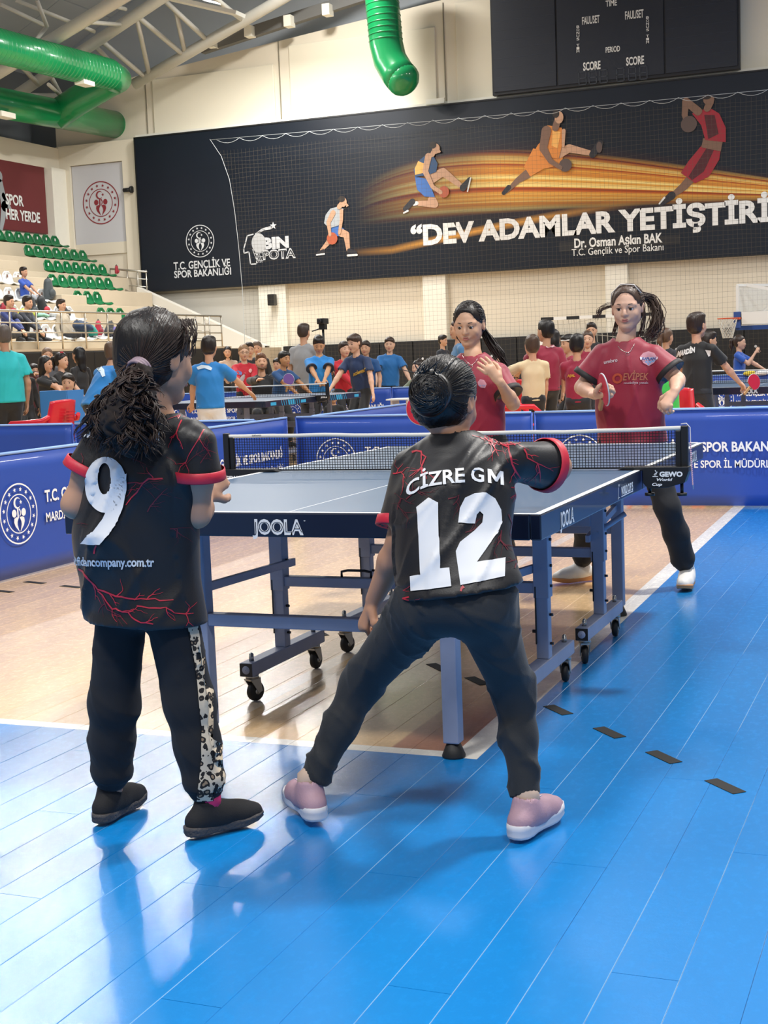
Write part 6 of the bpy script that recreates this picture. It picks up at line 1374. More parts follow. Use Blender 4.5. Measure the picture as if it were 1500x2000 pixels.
# ---------- far players ----------
mar_ = mat('maroon_jersey', '8E1230', .55, var=.10, vscale=4, bump=.05, bscale=200, sheen=.2); mcuff = mat('black_cuff', '1A1416', .6); mprint = mat('jersey_small_print', 'C9B7BE', .5)
gum = [mat('white_sport_shoe', 'DFDEDB', .5), mat('gum_sole', 'C08A5A', .6), mat('shoe_lace_white', 'EFEFEF', .6)]
yb = 1.9; baseB = (.30, 1.9, 0); S7 = 7.0/FPX
def Bk(px, py, y=yb): return A_(px, py, y)
J = dict(pel=Bk(1232, 835), chest=Bk(1226, 740), neck=Bk(1222, 662), head=Bk(1226, 602), look=(.02, -1, -.08), rsh=Bk(1178, 693), lsh=Bk(1276, 693), rel=Bk(1136, 757, yb-.02), lel=Bk(1324, 742, yb-.02), rwr=Bk(1162, 772, yb-.20), lwr=Bk(1318, 764, yb-.2),
         rhd=(.75, -.4, .0), lhd=(-.35, -.45, -.65), rpn=(.2, .1, 1), lpn=(.2, .8, -.4), rhip=Bk(1203, 850), lhip=Bk(1262, 850), lan=V3((.585, 1.95, .08)), ran=V3((.03, 2.02, .08)), ltoe=V3((.60, 1.72, 0)), rtoe=V3((-.12, 1.86, 0)), hem=Bk(1235, 868))
J['rkn'], _ = ik(J['rhip'], J['ran'], .38, .37, (-.2, -1, 0)); J['lkn'], _ = ik(J['lhip'], J['lan'], .38, .37, (.2, -1, 0))
gB = person('girl in a maroon shirt at the far end, right one, holding a red racket', local(J, baseB), 1.51, dict(skin='CFA58E', shirt=mar_, cuff=mcuff, sleeve='short', slen=.74, slr=.068, wch=.150, wwa=.156, whe=.175, trousers=blackt, legr=(.078, .062, .060, .058), plen=.86, gather=True, shoes=gum, sock=mat('white_sock', 'D8D4D0', .8),
      hair='46342A', style='tail', detail=True, hs=1.0, hgrow=1.03, fold=.016, ffreq=6, seed=4, rcurl=1.15, lcurl=1.0, rside=1, lside=-1, hc=.009, lid=.30, gaze=(.1, -.12), tail=False, hairline=.026), baseB, 0, None, h=.009)
baseA = (-.48, 1.9, 0)
J = dict(pel=Bk(930, 850), chest=Bk(926, 760), neck=Bk(924, 693), head=Bk(916, 634), look=(.05, -1, -.22), rsh=Bk(878, 722), lsh=Bk(972, 726), rel=Bk(858, 800, yb-.02), lel=Bk(1002, 788, yb-.06), rwr=Bk(838, 800, yb-.26), lwr=Bk(976, 746, yb-.22),
         rhd=(-.75, -.4, -.05), lhd=(-.55, -.25, .75), rpn=(0, -.2, 1), lpn=(-.55, .75, -.2), rhip=Bk(900, 865), lhip=Bk(960, 865), lan=V3((-.33, 1.95, .08)), ran=V3((-.62, 1.95, .08)), ltoe=V3((-.3, 1.72, 0)), rtoe=V3((-.68, 1.72, 0)), hem=Bk(935, 885))
J['rkn'], _ = ik(J['rhip'], J['ran'], .38, .37, (-.2, -1, 0)); J['lkn'], _ = ik(J['lhip'], J['lan'], .38, .37, (.2, -1, 0))
gA = person('girl in a maroon shirt at the far end, left one, raising her open hand', local(J, baseA), 1.47, dict(skin='CBA083', shirt=mar_, cuff=mcuff, sleeve='short', slen=.74, slr=.066, wch=.155, wwa=.148, whe=.16, trousers=blackt, shoes=gum,
      hair='1C1411', style='tail', detail=True, hs=1.04, hgrow=1.03, fold=.015, ffreq=6, seed=6, rcurl=.9, lcurl=.22, rside=1, lside=-1, spread=.12, hc=.009, lid=.42, gaze=(.12, -.30), tail=False, hairline=.022), baseA, 0, None, h=.009)
hB = gB['hm']; P = gB['P']
def lock_bundle(gi, name, cps, cnt, r0, spread_, mt, taper=True, seed=1, par=None):
    r_ = np.random.default_rng(seed); b = MB(); cps = [V3(c) for c in cps]
    for i in range(cnt):
        off = r_.normal(0, 1, (len(cps), 3)); base_o = off[0]; pts = []; n = 14
        for j in range(n):
            t = j/(n-1)*(len(cps)-1); k = min(int(t), len(cps)-2); u_ = t-k; g = .35+.65*math.sin(min(1, j/(n-1)*1.2)*math.pi*.5)
            pts.append(cps[k]*(1-u_)+cps[k+1]*u_+(base_o*.7+(off[k]*(1-u_)+off[k+1]*u_)*.5)*spread_*g)
        b.tube(pts, [r0]*(n-3)+[r0*.8, r0*.5, r0*.2], 4, cap=False)
    return b.build(name, mt, par or gi['root'], kind='stuff')
lock_bundle(gB, 'ponytail', [P(-.06, -.06, .06), P(-.11, -.09, .04), P(-.14, -.08, -.03), P(-.135, -.06, -.10), P(-.09, -.05, -.15)], 150, .0024, .019, hB, seed=2)
lock_bundle(gB, 'flying_lock', [P(.05, -.05, .0), P(.10, -.03, .015), P(.145, -.02, .0), P(.165, -.02, -.045)], 22, .0016, .009, hB, seed=5)
lock_bundle(gB, 'side_lock', [P(-.074, .0, .02), P(-.084, .0, -.04), P(-.07, -.02, -.10), P(-.05, -.03, -.15)], 22, .0018, .007, hB, seed=6)
lock_bundle(gB, 'side_lock', [P(.06, -.05, -.04), P(.07, -.05, -.09), P(.08, -.05, -.13)], 18, .0018, .010, hB, seed=7)
P = gA['P']; lock_bundle(gA, 'ponytail', [P(-.03, -.08, .0), P(-.06, -.07, -.05), P(-.085, -.07, -.11), P(-.13, -.06, -.17), P(-.17, -.05, -.24)], 110, .0024, .013, gA['hm'], seed=8)
skull_strands(gA, Vector(P(-.03, -.09, .0)), 260, gA['hm'], wr=.0012, seed=12); skull_strands(gB, Vector(gB['P'](-.05, -.08, .05)), 260, gB['hm'], wr=.0012, seed=13)
tb = MB(); tb.tube([Vector(gB['P'](-.075, .02, .075)), Vector(gB['P'](-.04, .02, .118)), Vector(gB['P'](.03, .015, .124)), Vector(gB['P'](.078, .01, .08)), Vector(gB['P'](.086, .0, .02))], .0028, 6); tb.build('hair_band', mat('clear_hair_band', 'C9C4C0', .4), gB['root'])
def necklace(gi, pts, name='necklace'):
    b = MB(); t = gi['root'].location; L_ = [at(x, y, yb-.14)-t for x, y in pts]; me = gi['shirt'].data; bvh = BVHTree.FromPolygons([v.co for v in me.vertices], [p.vertices for p in me.polygons]); bo = gi['body'].data; bvb = BVHTree.FromPolygons([v.co for v in bo.vertices], [p.vertices for p in bo.polygons]); Q_ = []
    for p in L_:
        o_ = p-Vector(CF)*.5; hits = [h_[0] for h_ in (bvh.ray_cast(o_, Vector(CF)), bvb.ray_cast(o_, Vector(CF))) if h_[0] is not None]
        if hits: Q_.append(min(hits, key=lambda q: (q-o_).length)-Vector(CF)*.003)
    if len(Q_) > 2: b.tube(Q_, .0012, 5); q = Q_[len(Q_)//2]; b.tube([q+Vector((.008*math.cos(a), -.002, .008*math.sin(a)-.006)) for a in [2*math.pi*i/10 for i in range(10)]], .0013, 4, closed=True); b.build(name, mat('silver_chain', 'D9D4CC', .25, .9), gi['root'])
necklace(gB, [(1212, 672), (1217, 679), (1224, 684), (1230, 686), (1236, 683), (1241, 675), (1246, 667)]); necklace(gA, [(905, 690), (912, 702), (922, 711), (930, 705), (935, 696)])
# jersey prints
world_drape('printed_lettering', gB, [([(1180+p[0], 711-p[1]-.12*p[0]) for p in fit_text('umbro', 23, 7, bold=.02)[0]], fit_text('umbro', 23, 7, bold=.02)[1], 0)], 6.9, (1190, 705), mprint)
bdg = [ngon([(1245, 700), (1252, 692), (1262, 689), (1272, 693), (1277, 702), (1272, 712), (1262, 718), (1251, 712)], 0), ngon([(1250, 707), (1275, 707), (1262, 717)], 1), ngon([(1245, 701), (1278, 701), (1277, 706), (1246, 706)], 2)]
world_drape('team_badge', gB, bdg, 6.9, (1262, 703), [mat('badge_pink', 'C78A98', .5), mat('badge_blue', '6F9BC9', .5), mat('badge_white', 'D8DCE8', .5)], off=.002)
v, f = fit_text('KAPLAN', 25, 5, bold=.04); world_drape('badge_lettering', gB, [([(1249+p[0], 706-p[1]) for p in v], f, 0)], 6.9, (1262, 703), mat('badge_navy', '3B4E8C', .5), off=.0045)
world_drape('printed_ring', gB, [([(p[0]*9.5+1203, p[1]*10+741) for p in ring2d(0, 0, .55, 1.0, 20)[0]], ring2d(0, 0, .55, 1, 20)[1], 0)], 6.9, (1203, 741), mat('print_orange_red', 'B5482C', .5))
v, f = fit_text('EVİPEK', 48, 14, bold=.02, shear=.15); world_drape('printed_lettering', gB, [([(1213+p[0], 745-p[1]) for p in v], f, 0)], 6.9, (1235, 740), mat('print_dusky_orange', 'B0664E', .5))
v, f = fit_text('mobilya yatak', 46, 4.5, bold=.0); world_drape('printed_lettering', gB, [([(1215+p[0], 752-p[1]) for p in v], f, 0)], 6.9, (1235, 750), mprint)
world_drape('team_badge', gA, [ngon([(939, 738), (944, 732), (952, 734), (957, 742), (954, 750), (945, 749), (940, 744)], 0), ngon([(941, 744), (955, 744), (948, 750)], 1)], 6.9, (948, 741), [mat('badge_pink', ''), mat('badge_blue', '')], off=.002)
# ---------- rackets ----------
rkred = mat('racket_red_rubber', 'C4203C', .45); rkblk = mat('racket_black_rubber', '1A1A1C', .5); wood = mat('racket_wood', 'B98D5C', .5, var=.1, vscale=30); edget = mat('racket_edge_tape', 'BFC4CC', .35)
def racket(label, c, n, hd, sc=1.0, front=None):
    """c blade centre, n face normal, hd direction from blade to handle"""
    t = thing('table_tennis_racket', label, 'racket', tuple(c)); n = Vector(n).normalized(); hd = Vector(hd); hd = (hd-n*hd.dot(n)).normalized(); sd_ = n.cross(hd); 
    def disc(z0, z1, r, name, m_):
        N_ = 40; pl = []
        for i in range(N_):
            a = 2*math.pi*i/N_; x, y = r*math.cos(a), (r*1.04)*math.sin(a)
            if y > r*.72: y = r*.72+(y-r*.72)*.4
            pl.append((x, y))
        b = MB(); b.prism(pl, n*z0*sc, sd_*sc, hd*-1*sc*-1, (z1-z0)*sc if sd_.cross(hd).dot(n) > 0 else -(z1-z0)*sc); return b.build(name, m_, t)
    disc(-.003, .003, .0765, 'blade', wood); disc(.003, .005, .075, 'rubber', front or rkred); disc(-.005, -.003, .075, 'rubber', rkblk)
    h_ = MB(); h_.bar(hd*.07*sc, hd*.175*sc, .026*sc, .018*sc, up=n); h_.build('handle', wood, t, bevel=.004)
    e = MB(); e.tube([(sd_*math.cos(a)*.077+hd*math.sin(a)*.079)*sc for a in [math.pi*.75+math.pi*1.5*i/30 for i in range(31)]], .0035*sc, 6); e.build('edge_tape', edget, t); return t
def hand_c(gi, sd_, d=.075): J_ = gi['J']; return Vector(J_[sd_+'wr'])+gi['root'].location+Vector(nrm(J_[sd_+'hd']))*d
hc = hand_c(gB, 'r', .07); rc_ = at(1180, 761, hc.y-.05); racket('red-faced racket in the hand of the right maroon girl', rc_, (-.86, -.45, -.15), hc-rc_)
hc = hand_c(gA, 'r', .07); rc_ = at(822, 800, hc.y-.05); racket('red racket half hidden by the head of the girl numbered 12', rc_, (-.1, -1, -.05), Vector((.7, 0, -.1)))
# ================= people in the background =================
fab = {}
def cloth(h, r=.7):
    k = 'cloth_'+h; return mat(k, h, r, var=.10, vscale=5, bump=.06, bscale=150, sheen=.15)
trb = [mat('plain_dark_shoe', '1C1D20', .6), mat('plain_dark_sole', '3A3A3C', .6)]; trw = [mat('white_trainer', 'D2D2D0', .6), mat('white_trainer_sole', 'E2E2E0', .6)]
BG = {}
def bg(key, label, px, top, D, th, cfg, H=None, lean=0.0, sit=False, look=None, lh=None, rh=None, grp=None, seat=.42, z0=0.0, turn=0.0, tilt=0.0, xy=None, h=.016, Y=None, **kw):
    if Y is not None: p = at(px, top, Y)
    else: p = atd(px, top, D)
    f = .52+.305*math.cos(lean)+.175 if not sit else .305*math.cos(lean)+.175
    if H is None: H = (p.z-z0)/f if not sit else (p.z-z0-seat-.09)/f
    x, y = (p.x, p.y) if xy is None else xy
    d = math.atan2(CP[1]-y, CP[0]-x)+math.radians(th); rz = d-math.pi/2
    fx, fy = math.cos(d), math.sin(d); sh = .305*H*math.sin(lean)+.02*H; 
    if xy is None: x -= fx*sh*.8; y -= fy*sh*.8
    J = stance(H, lean, turn, look or (0, 1, -.05), lh, rh, sit, seat=seat, tilt=tilt, **kw)
    c = dict(skin='C79A7C', trousers=cloth('1B1D22'), shoes=trb, hs=1.10, hgrow=1.02, facebits=True, hc=h, fold=.010, ffreq=8, seed=len(BG)*1.3+1); c.update(cfg)
    gi = person(label, J, H, c, (x, y, z0), rz, grp, h=h); gi['auto'] = True; BG[key] = gi; return gi
blue_s, navy_s, black_s, maroon_s, red_s = cloth('1678BE'), cloth('1C3157'), cloth('17181B'), cloth('8C1736'), cloth('BE1B2E')
bg('ref', 'man in a turquoise shirt and black trousers with his back turned, at the left edge', 4, 637, 16.3, 200, dict(shirt=cloth('16B3B8'), hair='5A524C', style='boy', loose=1.25, trr=1.2, skin='B98C70', hs=1.0))
g = bg('b1', 'boy in blue bending forward at the cyan-striped table, left of girl number 9', 226, 668, 13.6, 128, dict(shirt=blue_s, hair='5A4636', style='boy', loose=1.1), lean=.55, rh=(.30, .38, .55), lh=(-.10, .35, .5), Y=8.4)
world_drape('shoulder_stripe', g, [ngon([(181, 712), (190, 711), (203, 722), (207, 735), (201, 737), (195, 727), (183, 718)])], 13.4, (195, 722), mat('shirt_white_stripe', 'CFE2EE', .6), off=.006, cell=.03)
g = bg('b2', 'boy in blue shirt and white shorts, seen from behind right of girl number 9', 408, 660, 13.3, 165, dict(shirt=blue_s, hair='1F1713', style='boy', pant='shorts', trousers=cloth('DADFE3'), loose=1.1, shoes=trw), rh=(.28, .34, .52), lh=(-.2, .2, .5), lean=.1, Y=8.3)
world_drape('shoulder_stripe', g, [ngon([(381, 715), (391, 711), (406, 713), (413, 718), (411, 723), (398, 718), (384, 720)])], 13.1, (396, 716), mat('shirt_white_stripe', ''), off=.006, cell=.03)
g = bg('red1', 'girl with glasses in a red tracksuit jacket holding a small bottle', 476, 675, 18.0, 8, dict(shirt=red_s, sleeve='long', hair='8A6B4C', style='tail', skin='CFA78A'), rh=(.10, .28, .62), lh=(-.05, .26, .56), Y=13.7)
t = g['root']; b = MB(); P = g['P']; s_ = g['s']
for q in (-1, 1): b.tube([Vector(P(q*.030+.019*math.cos(a), .092, .002+.015*math.sin(a))) for a in [2*math.pi*i/14 for i in range(14)]], .0016, 5, closed=True)
b.tube([Vector(P(-.012, .094, .003)), Vector(P(.012, .094, .003))], .0016, 5); b.tube([Vector(P(.049, .09, .003)), Vector(P(.078, .0, .003))], .0016, 5); b.tube([Vector(P(-.049, .09, .003)), Vector(P(-.078, .0, .003))], .0016, 5); b.build('glasses', mat('glasses_frame', '2A2422', .4), t)
world_drape('jacket_badge', g, [([(p[0]*4+488, p[1]*4+723) for p in ell(0, 0, 1)], [tuple(range(28))], 0)], 17.7, (488, 723), mat('badge_pale_pink', 'E2A9A4', .5), off=.008, cell=.05); world_drape('jacket_badge', g, [([(p[0]*5+467, p[1]*5+729) for p in ell(0, 0, 1)], [tuple(range(28))], 0)], 17.7, (467, 729), mat('badge_blue_round', '6F7FB5', .5), off=.008, cell=.05)
bg('beard', 'bearded man in a black jacket raising his open palm', 510, 692, 16.6, 5, dict(shirt=black_s, sleeve='long', hair='6B4A34', style='boy', skin='CFA080', hs=1.0, rcurl=.1, spread=.15), sit=True, rh=(.05, .32, .58), lh=(-.2, .3, .40), look=(0, 1, .12), Y=12.9)
g = BG['beard']; sd = SDF(); P = g['P']; s_ = g['s']; sd.chain([P(-.062, .015, -.03), P(-.045, .05, -.075), P(0, .072, -.092), P(.045, .05, -.075), P(.062, .015, -.03)], [.012*s_, .018*s_, .020*s_, .018*s_, .012*s_], k=.01); sd.cone(P(-.02, .088, -.040), P(.02, .088, -.040), .006*s_, .006*s_); V, Q = sd.mesh(.008); np_obj('beard', V, Q, hairm('6B4A34'), g['root'])
g = bg('pad', 'boy in a dark blue shirt leaning on the far side of the cyan-striped table', 556, 687, 16.0, 40, dict(shirt=cloth('1D4A7C'), hair='14100E', style='fringe', skin='B8875F'), lean=.25, rh=(.0, .30, .53), lh=(-.20, .28, .52), Y=12.3)
bg('grey', 'man in a grey T-shirt seen from behind near the tripod', 594, 640, 20.8, 150, dict(shirt=cloth('8C8E90'), hair='3A2E26', style='boy', hs=.98, loose=1.2, trousers=cloth('3C3F47')), H=1.72, rh=(.12, .2, .6))
bg('polo', 'boy in a bright blue polo shirt looking down at his joined hands', 622, 659, 17.0, 2, dict(shirt=cloth('1C7FC8'), cuff=cloth('15263F'), hair='1B1512', style='boy', skin='C4946F', loose=1.15), look=(0, 1, -.45), rh=(.03, .27, .60), lh=(-.03, .27, .60), Y=13.3)
bg('curly', 'woman with long curly black hair and a beige top beside the grey wall', 444, 678, 24.0, 0, dict(shirt=cloth('B49A84'), hair='17100E', style='long', sleeve='long'), rh=(.1, .2, .5), lh=(-.1, .2, .5), Y=22.0)
bg('m1', 'man in dark clothes behind the girl in the red jacket', 487, 671, 24.5, 10, dict(shirt=black_s, hair='2A221D', style='boy', sleeve='long')); bg('m2', 'balding man in dark clothes behind the bearded man', 502, 669, 26.5, -10, dict(shirt=black_s, hair='6A5A4E', style='boy', sleeve='long'))
bg('k1', 'child with dark hair between the bearded man and the boy leaning on the table', 541, 702, 20.0, -20, dict(shirt=black_s, hair='1A1411', style='fringe', hs=1.2), H=1.22, Y=16.0)
bg('red2', 'boy in a red hooded jacket behind the boy in the navy shirt', 673, 668, 17.6, 25, dict(shirt=red_s, sleeve='long', hair='2E221B', style='fringe', skin='CFA58B'), lean=.15, rh=(-.05, .25, .5), lh=(-.2, .2, .5), Y=13.9)
g = bg('navy', 'boy in a navy T-shirt with yellow lettering at the end of the cyan-striped table', 690, 654, 15.0, -35, dict(shirt=navy_s, hair='3B2A20', style='fringe', skin='D3A78C', trousers=cloth('191A1D')), lean=.22, lh=(-.22, .12, .47), rh=(.16, .26, .50), look=(.15, 1, -.2), Y=12.15)
v, f = fit_text('sclenter', 25, 7.5, bold=.03, shear=.2); world_drape('printed_lettering', g, [([(690+p[0], 732-p[1]-.35*p[0]) for p in v], f, 0)], 14.6, (703, 725), mat('print_yellow', 'C9A23A', .5), off=.008, cell=.03)
bg('bb', 'boy in a blue shirt half hidden behind the boy in the navy shirt', 713, 667, 18.5, -15, dict(shirt=cloth('1B4F86'), hair='2A201A', style='fringe'), Y=15.4)
bg('tallblue', 'boy in a long loose blue T-shirt against the black wall pads', 757, 660, 17.2, -8, dict(shirt=cloth('1766A6'), hair='3A2A20', style='fringe', skin='D0A88E', loose=1.12), tilt=-.05, lh=(-.26, .14, .5), rh=(.12, .3, .45), Y=16.1)
bg('green', 'woman in an olive green jacket with her hair in a bun, leaning forward', 818, 684, 14.0, -30, dict(shirt=cloth('66705A'), sleeve='long', hair='241A16', style='bun', skin='CFA58B', hs=1.0), sit=True, lean=.35, H=1.6, rh=(.1, .42, .35), lh=(-.1, .42, .35), seat=.30, Y=15.35)
bg('k2', 'small dark-haired child behind the barrier under the boy in the blue polo', 650, 739, 16.0, 0, dict(shirt=black_s, hair='1A1411', style='fringe', hs=1.2), sit=True, seat=.2, H=.95, Y=12.5)
bg('suit', 'man in a dark suit far away by the black wall pads', 866, 655, 29.0, 60, dict(shirt=cloth('1B2430'), sleeve='long', hair='201915', style='boy', hs=.98))
bg('w1', 'woman with dark hair half hidden behind the head of the left maroon girl', 891, 625, 15.5, -80, dict(shirt=cloth('3E6E96'), sleeve='long', hair='33211A', style='long', hs=1.0), Y=11.3)
bg('cream', 'small boy in a cream T-shirt with cropped hair, raising one hand', 1038, 659, 15.0, 195, dict(shirt=cloth('DCC79F'), hair='4A392C', style='boy', hgrow=.98, skin='D2A184', hs=1.2), lh=(-.20, .25, .80), rh=(.12, .1, .45), lpole=(-.5, -.3, -1), Y=9.9)
g = bg('tallm', 'tall boy in a maroon T-shirt with pale arched lettering on his back', 1064, 629, 16.0, 205, dict(shirt=maroon_s, hair='15110F', style='boy', trousers=cloth('26282C'), loose=1.08), lh=(-.1, .3, .62), look=(-.3, 1, 0))
world_drape('printed_arc', g, [([(1079+9*math.cos(a)*(1 if k else .78), 676+9*math.sin(a)*(1 if k else .78)) for k in (0, 1) for a in [math.pi*(1.0+.95*i/8) for i in range(9)]], [(i, i+1, 10+i, 9+i) for i in range(8)], 0)], 15.7, (1079, 676), mat('print_pale_pink', 'D9A8AE', .6), off=.008, cell=.04)
bg('m3', 'girl with dark hair in a maroon T-shirt right behind the tall boy', 1082, 645, 17.6, 150, dict(shirt=maroon_s, hair='1C1512', style='long'), rh=(.1, .3, .6)); bg('m4', 'child with a white headband in a maroon T-shirt', 1108, 656, 17.0, -60, dict(shirt=maroon_s, hair='1A1411', style='fringe', hs=1.15), rh=(.05, .3, .62))
hb = BG['m4']; P = hb['P']; sd = hb['s']; b = MB(); b.tube([Vector(P(.082*math.cos(a), .098*math.sin(a)-.016, .045)) for a in [2*math.pi*i/20 for i in range(20)]], .009, 6, closed=True); b.build('headband', cloth('D8D8D6'), hb['root'])
g = bg('m5', 'boy in maroon with gold back lettering, just left of the right maroon girl', 1127, 657, 14.5, 170, dict(shirt=maroon_s, hair='15110F', style='boy', hs=1.15), rh=(.22, .12, .42), lh=(-.1, .25, .5))
world_drape('printed_lettering', g, [([(1112+p[0], 734-p[1]) for p in fit_text('AJAL', 14, 5, bold=.03)[0]], fit_text('AJAL', 14, 5, bold=.03)[1], 0)], 14.2, (1119, 731), mat('print_yellow', ''), off=.008, cell=.03)
bg('g1', 'girl with brown hair looking out between the boys in maroon', 1147, 648, 17.8, 0, dict(shirt=maroon_s, hair='4A3629', style='tail', skin='CFA58B'), Y=13.6); bg('man', 'man in a black shirt behind the children in maroon, below the goal', 1155, 631, 20.5, -5, dict(shirt=black_s, hair='2A211C', style='boy', hs=.98))
bg('g2', 'girl with long light brown hair behind the shoulder of the right maroon girl', 1303, 643, 14.0, 140, dict(shirt=cloth('262A33'), hair='5B4434', style='tail'), Y=13.6)
g = bg('blk', 'boy in black with white back lettering, stretching a racket over the table', 1362, 615, 12.4, 158, dict(shirt=cloth('131417'), hair='2C1E17', style='boy', trousers=cloth('1E2129'), skin='CB9B80', slen=.7, loose=1.05, rcurl=.9), rh=(.21, .20, .55), lh=(-.17, .2, .5), rpole=(.3, -.6, -1), look=(.25, 1, .05), h=.010, Y=8.85)
v, f = fit_text('MARDİN', 29, 10, bold=.06, shear=.2); world_drape('printed_lettering', g, [([(1333+p[0], 691-p[1]-.18*p[0]) for p in v], f, 0)], 12.1, (1348, 685), mat('print_white_brush', 'DADADA', .6), off=.006, cell=.03)
world_drape('sleeve_mark', g, [ngon([(1380, 682), (1390, 684), (1390, 693), (1386, 696)])], 12.1, (1385, 688), mat('print_white_brush', ''), off=.006, cell=.03)
rc_ = at(1432, 727, hand_c(g, 'r').y if False else (Matrix.Rotation(g['root'].rotation_euler.z, 3, 'Z') @ Vector(g['J']['rwr'])+g['root'].location).y)
M_ = Matrix.Rotation(g['root'].rotation_euler.z, 3, 'Z'); wr_ = M_ @ (Vector(g['J']['rwr'])+Vector(nrm(V3(g['J']['rwr'])-V3(g['J']['rel'])))*.07)+g['root'].location
racket('red racket held over the table by the boy in black', wr_+Vector((.10, .03, .04)), (.75, -.65, .1), Vector((-.6, -.2, -.5)))
bg('m6', 'person in a maroon top bending down behind the boy in black', 1388, 648, 15.8, 110, dict(shirt=maroon_s, hair='2A201A', style='boy'), lean=.5, Y=12.9)
bg('pony', 'girl in a royal blue T-shirt with a long ponytail drinking, under the hoop', 1446, 657, 16.6, 75, dict(shirt=cloth('1A4FA8'), hair='33241C', style='tail', skin='CFA58B', hs=1.15), rh=(.04, .20, .80), lh=(-.08, .28, .60), rpole=(.3, -.1, -1), Y=17.2)
# left crowd
bg('c1', 'child in black clothes beside the man in turquoise', 44, 702, 19.5, 30, dict(shirt=black_s, hair='1A1411', style='boy', sleeve='long'), rh=(-.02, .22, .85)); bg('c2', 'child in a maroon top behind the red armchairs', 66, 712, 20.0, 20, dict(shirt=cloth('5A2430'), hair='241B17', style='fringe', sleeve='long'), rh=(0, .2, .84))
bg('c3', 'girl in black with dark shoulder-length hair and folded arms', 90, 697, 18.2, 55, dict(shirt=black_s, hair='1C1512', style='long', skin='C9987A'), rh=(-.10, .24, .66), lh=(.1, .24, .64)); bg('c4', 'woman with light hair in a grey top behind the girls in black', 92, 681, 22.5, 10, dict(shirt=cloth('4A4C52'), hair='6E5745', style='tail'))
g = bg('c5', 'girl in black with a red bow in her hair leaning on the barrier', 121, 690, 17.2, 60, dict(shirt=black_s, hair='1C1512', style='tail', skin='CFA58B'), rh=(.05, .2, .46), lh=(-.05, .25, .5), Y=11.6); P = g['P']; b = MB()
for q in (-1, 1): b.ring_prof(Vector(P(.05+q*.02, .03, .115)), [(.001, -.012), (.014, -.006), (.018, 0), (.014, .008), (.001, .012)], 8)
b.build('hair_bow', cloth('B02A3A'), g['root'])
bg('hij', 'person in a black headscarf and black clothes turned away', 152, 688, 19.5, -130, dict(shirt=black_s, hair='0F0F11', style='hijab', sleeve='long', facebits=False), H=1.5, Y=13.0)
bg('lb', 'boy in a pale blue patterned shirt resting his arms behind the score stand', 131, 717, 15.6, -12, dict(shirt=mat('pale_blue_patterned', 'A9CFDC', .7, var=.35, vscale=22), hair='1F1612', style='fringe', skin='CFA184', hs=1.15), sit=True, seat=.36, H=1.4, rh=(.05, .32, .34), lh=(-.22, .30, .32), Y=9.9)
# on the stands, facing the court (+x)
def onstand(key, label, row_, px, cfg, H, **kw):
    x = ROWX[row_]+.10; y = atx(px, 600, x).y; th_ = math.degrees(0-math.atan2(CP[1]-y, CP[0]-x)); bg(key, label, px, 600, 30, th_, cfg, H=H, sit=True, seat=.10, z0=ROWZ[row_]-.02, xy=(x, y), h=.018, **kw)
onstand('s1', 'boy in a blue T-shirt sitting among the white seats of the stands', 2, 50, dict(shirt=cloth('2348A0'), hair='1C1512', style='boy', trousers=cloth('9AA0A8'), skin='B98C70'), 1.45, rh=(.05, .3, .1), lh=(-.05, .3, .1))
onstand('s2', 'spectator in a dark blue jacket, leftmost in the front row of the stands', 0, 8, dict(shirt=cloth('26356E'), sleeve='long', hair='221A16', style='boy', trousers=cloth('2B2D31')), 1.7, rh=(.0, .3, .1), lh=(-.0, .3, .1), lean=.2)
onstand('s3', 'spectator in a black jacket in the front row of the stands', 0, 42, dict(shirt=cloth('2A2F3A'), sleeve='long', hair='1C1512', style='boy', trousers=cloth('303236')), 1.7, rh=(.0, .3, .1), lh=(-.0, .3, .1), lean=.25)
onstand('s4', 'spectator in a beige jacket and white shoes behind the stands guard rail', 0, 128, dict(shirt=cloth('A79C88'), sleeve='long', hair='2A201A', style='boy', trousers=cloth('1B1C20'), shoes=trw), 1.65, lean=-.2)
# bags and jackets lying on the seats
def backpack(label, px, row_, col, sc=1.0, dz=0.0, lay=0.0, acc=None):
    x = ROWX[row_]+.12; y = atx(px, 600, x).y; t = thing('backpack', label, 'bag', (x, y, ROWZ[row_]+.13+dz), 0, 'bags on the stands')
    sd = SDF(); sd.chain([(0, 0, .10*sc), (0, 0, .34*sc)], [.15*sc, .12*sc], k=.03, flat=((1, 0, 0), 1.5)); sd.cut((0, 0, 0), (0, 0, -1)); V, Q = sd.mesh(.02); 
    R = Matrix.Rotation(lay, 3, 'X'); V = V @ np.array(R.transposed()); V = V+vnormals(V, Q)*folds(V, .010, px, 9)[:, None]; np_obj('bag_body', V, Q, cloth(col), t)
    sd = SDF(); sd.ell((.10*sc, 0, .13*sc), (.05*sc, .10*sc, .09*sc)); V, Q = sd.mesh(.015); V = V @ np.array(R.transposed()); np_obj('pocket', V, Q, cloth(acc or col), t)
    b = MB(); b.tube([R @ Vector((0, -.04, .44*sc)), R @ Vector((0, 0, .49*sc)), R @ Vector((0, .04, .44*sc))], .01, 6); b.build('handle', cloth('1A1A1C'), t); return t
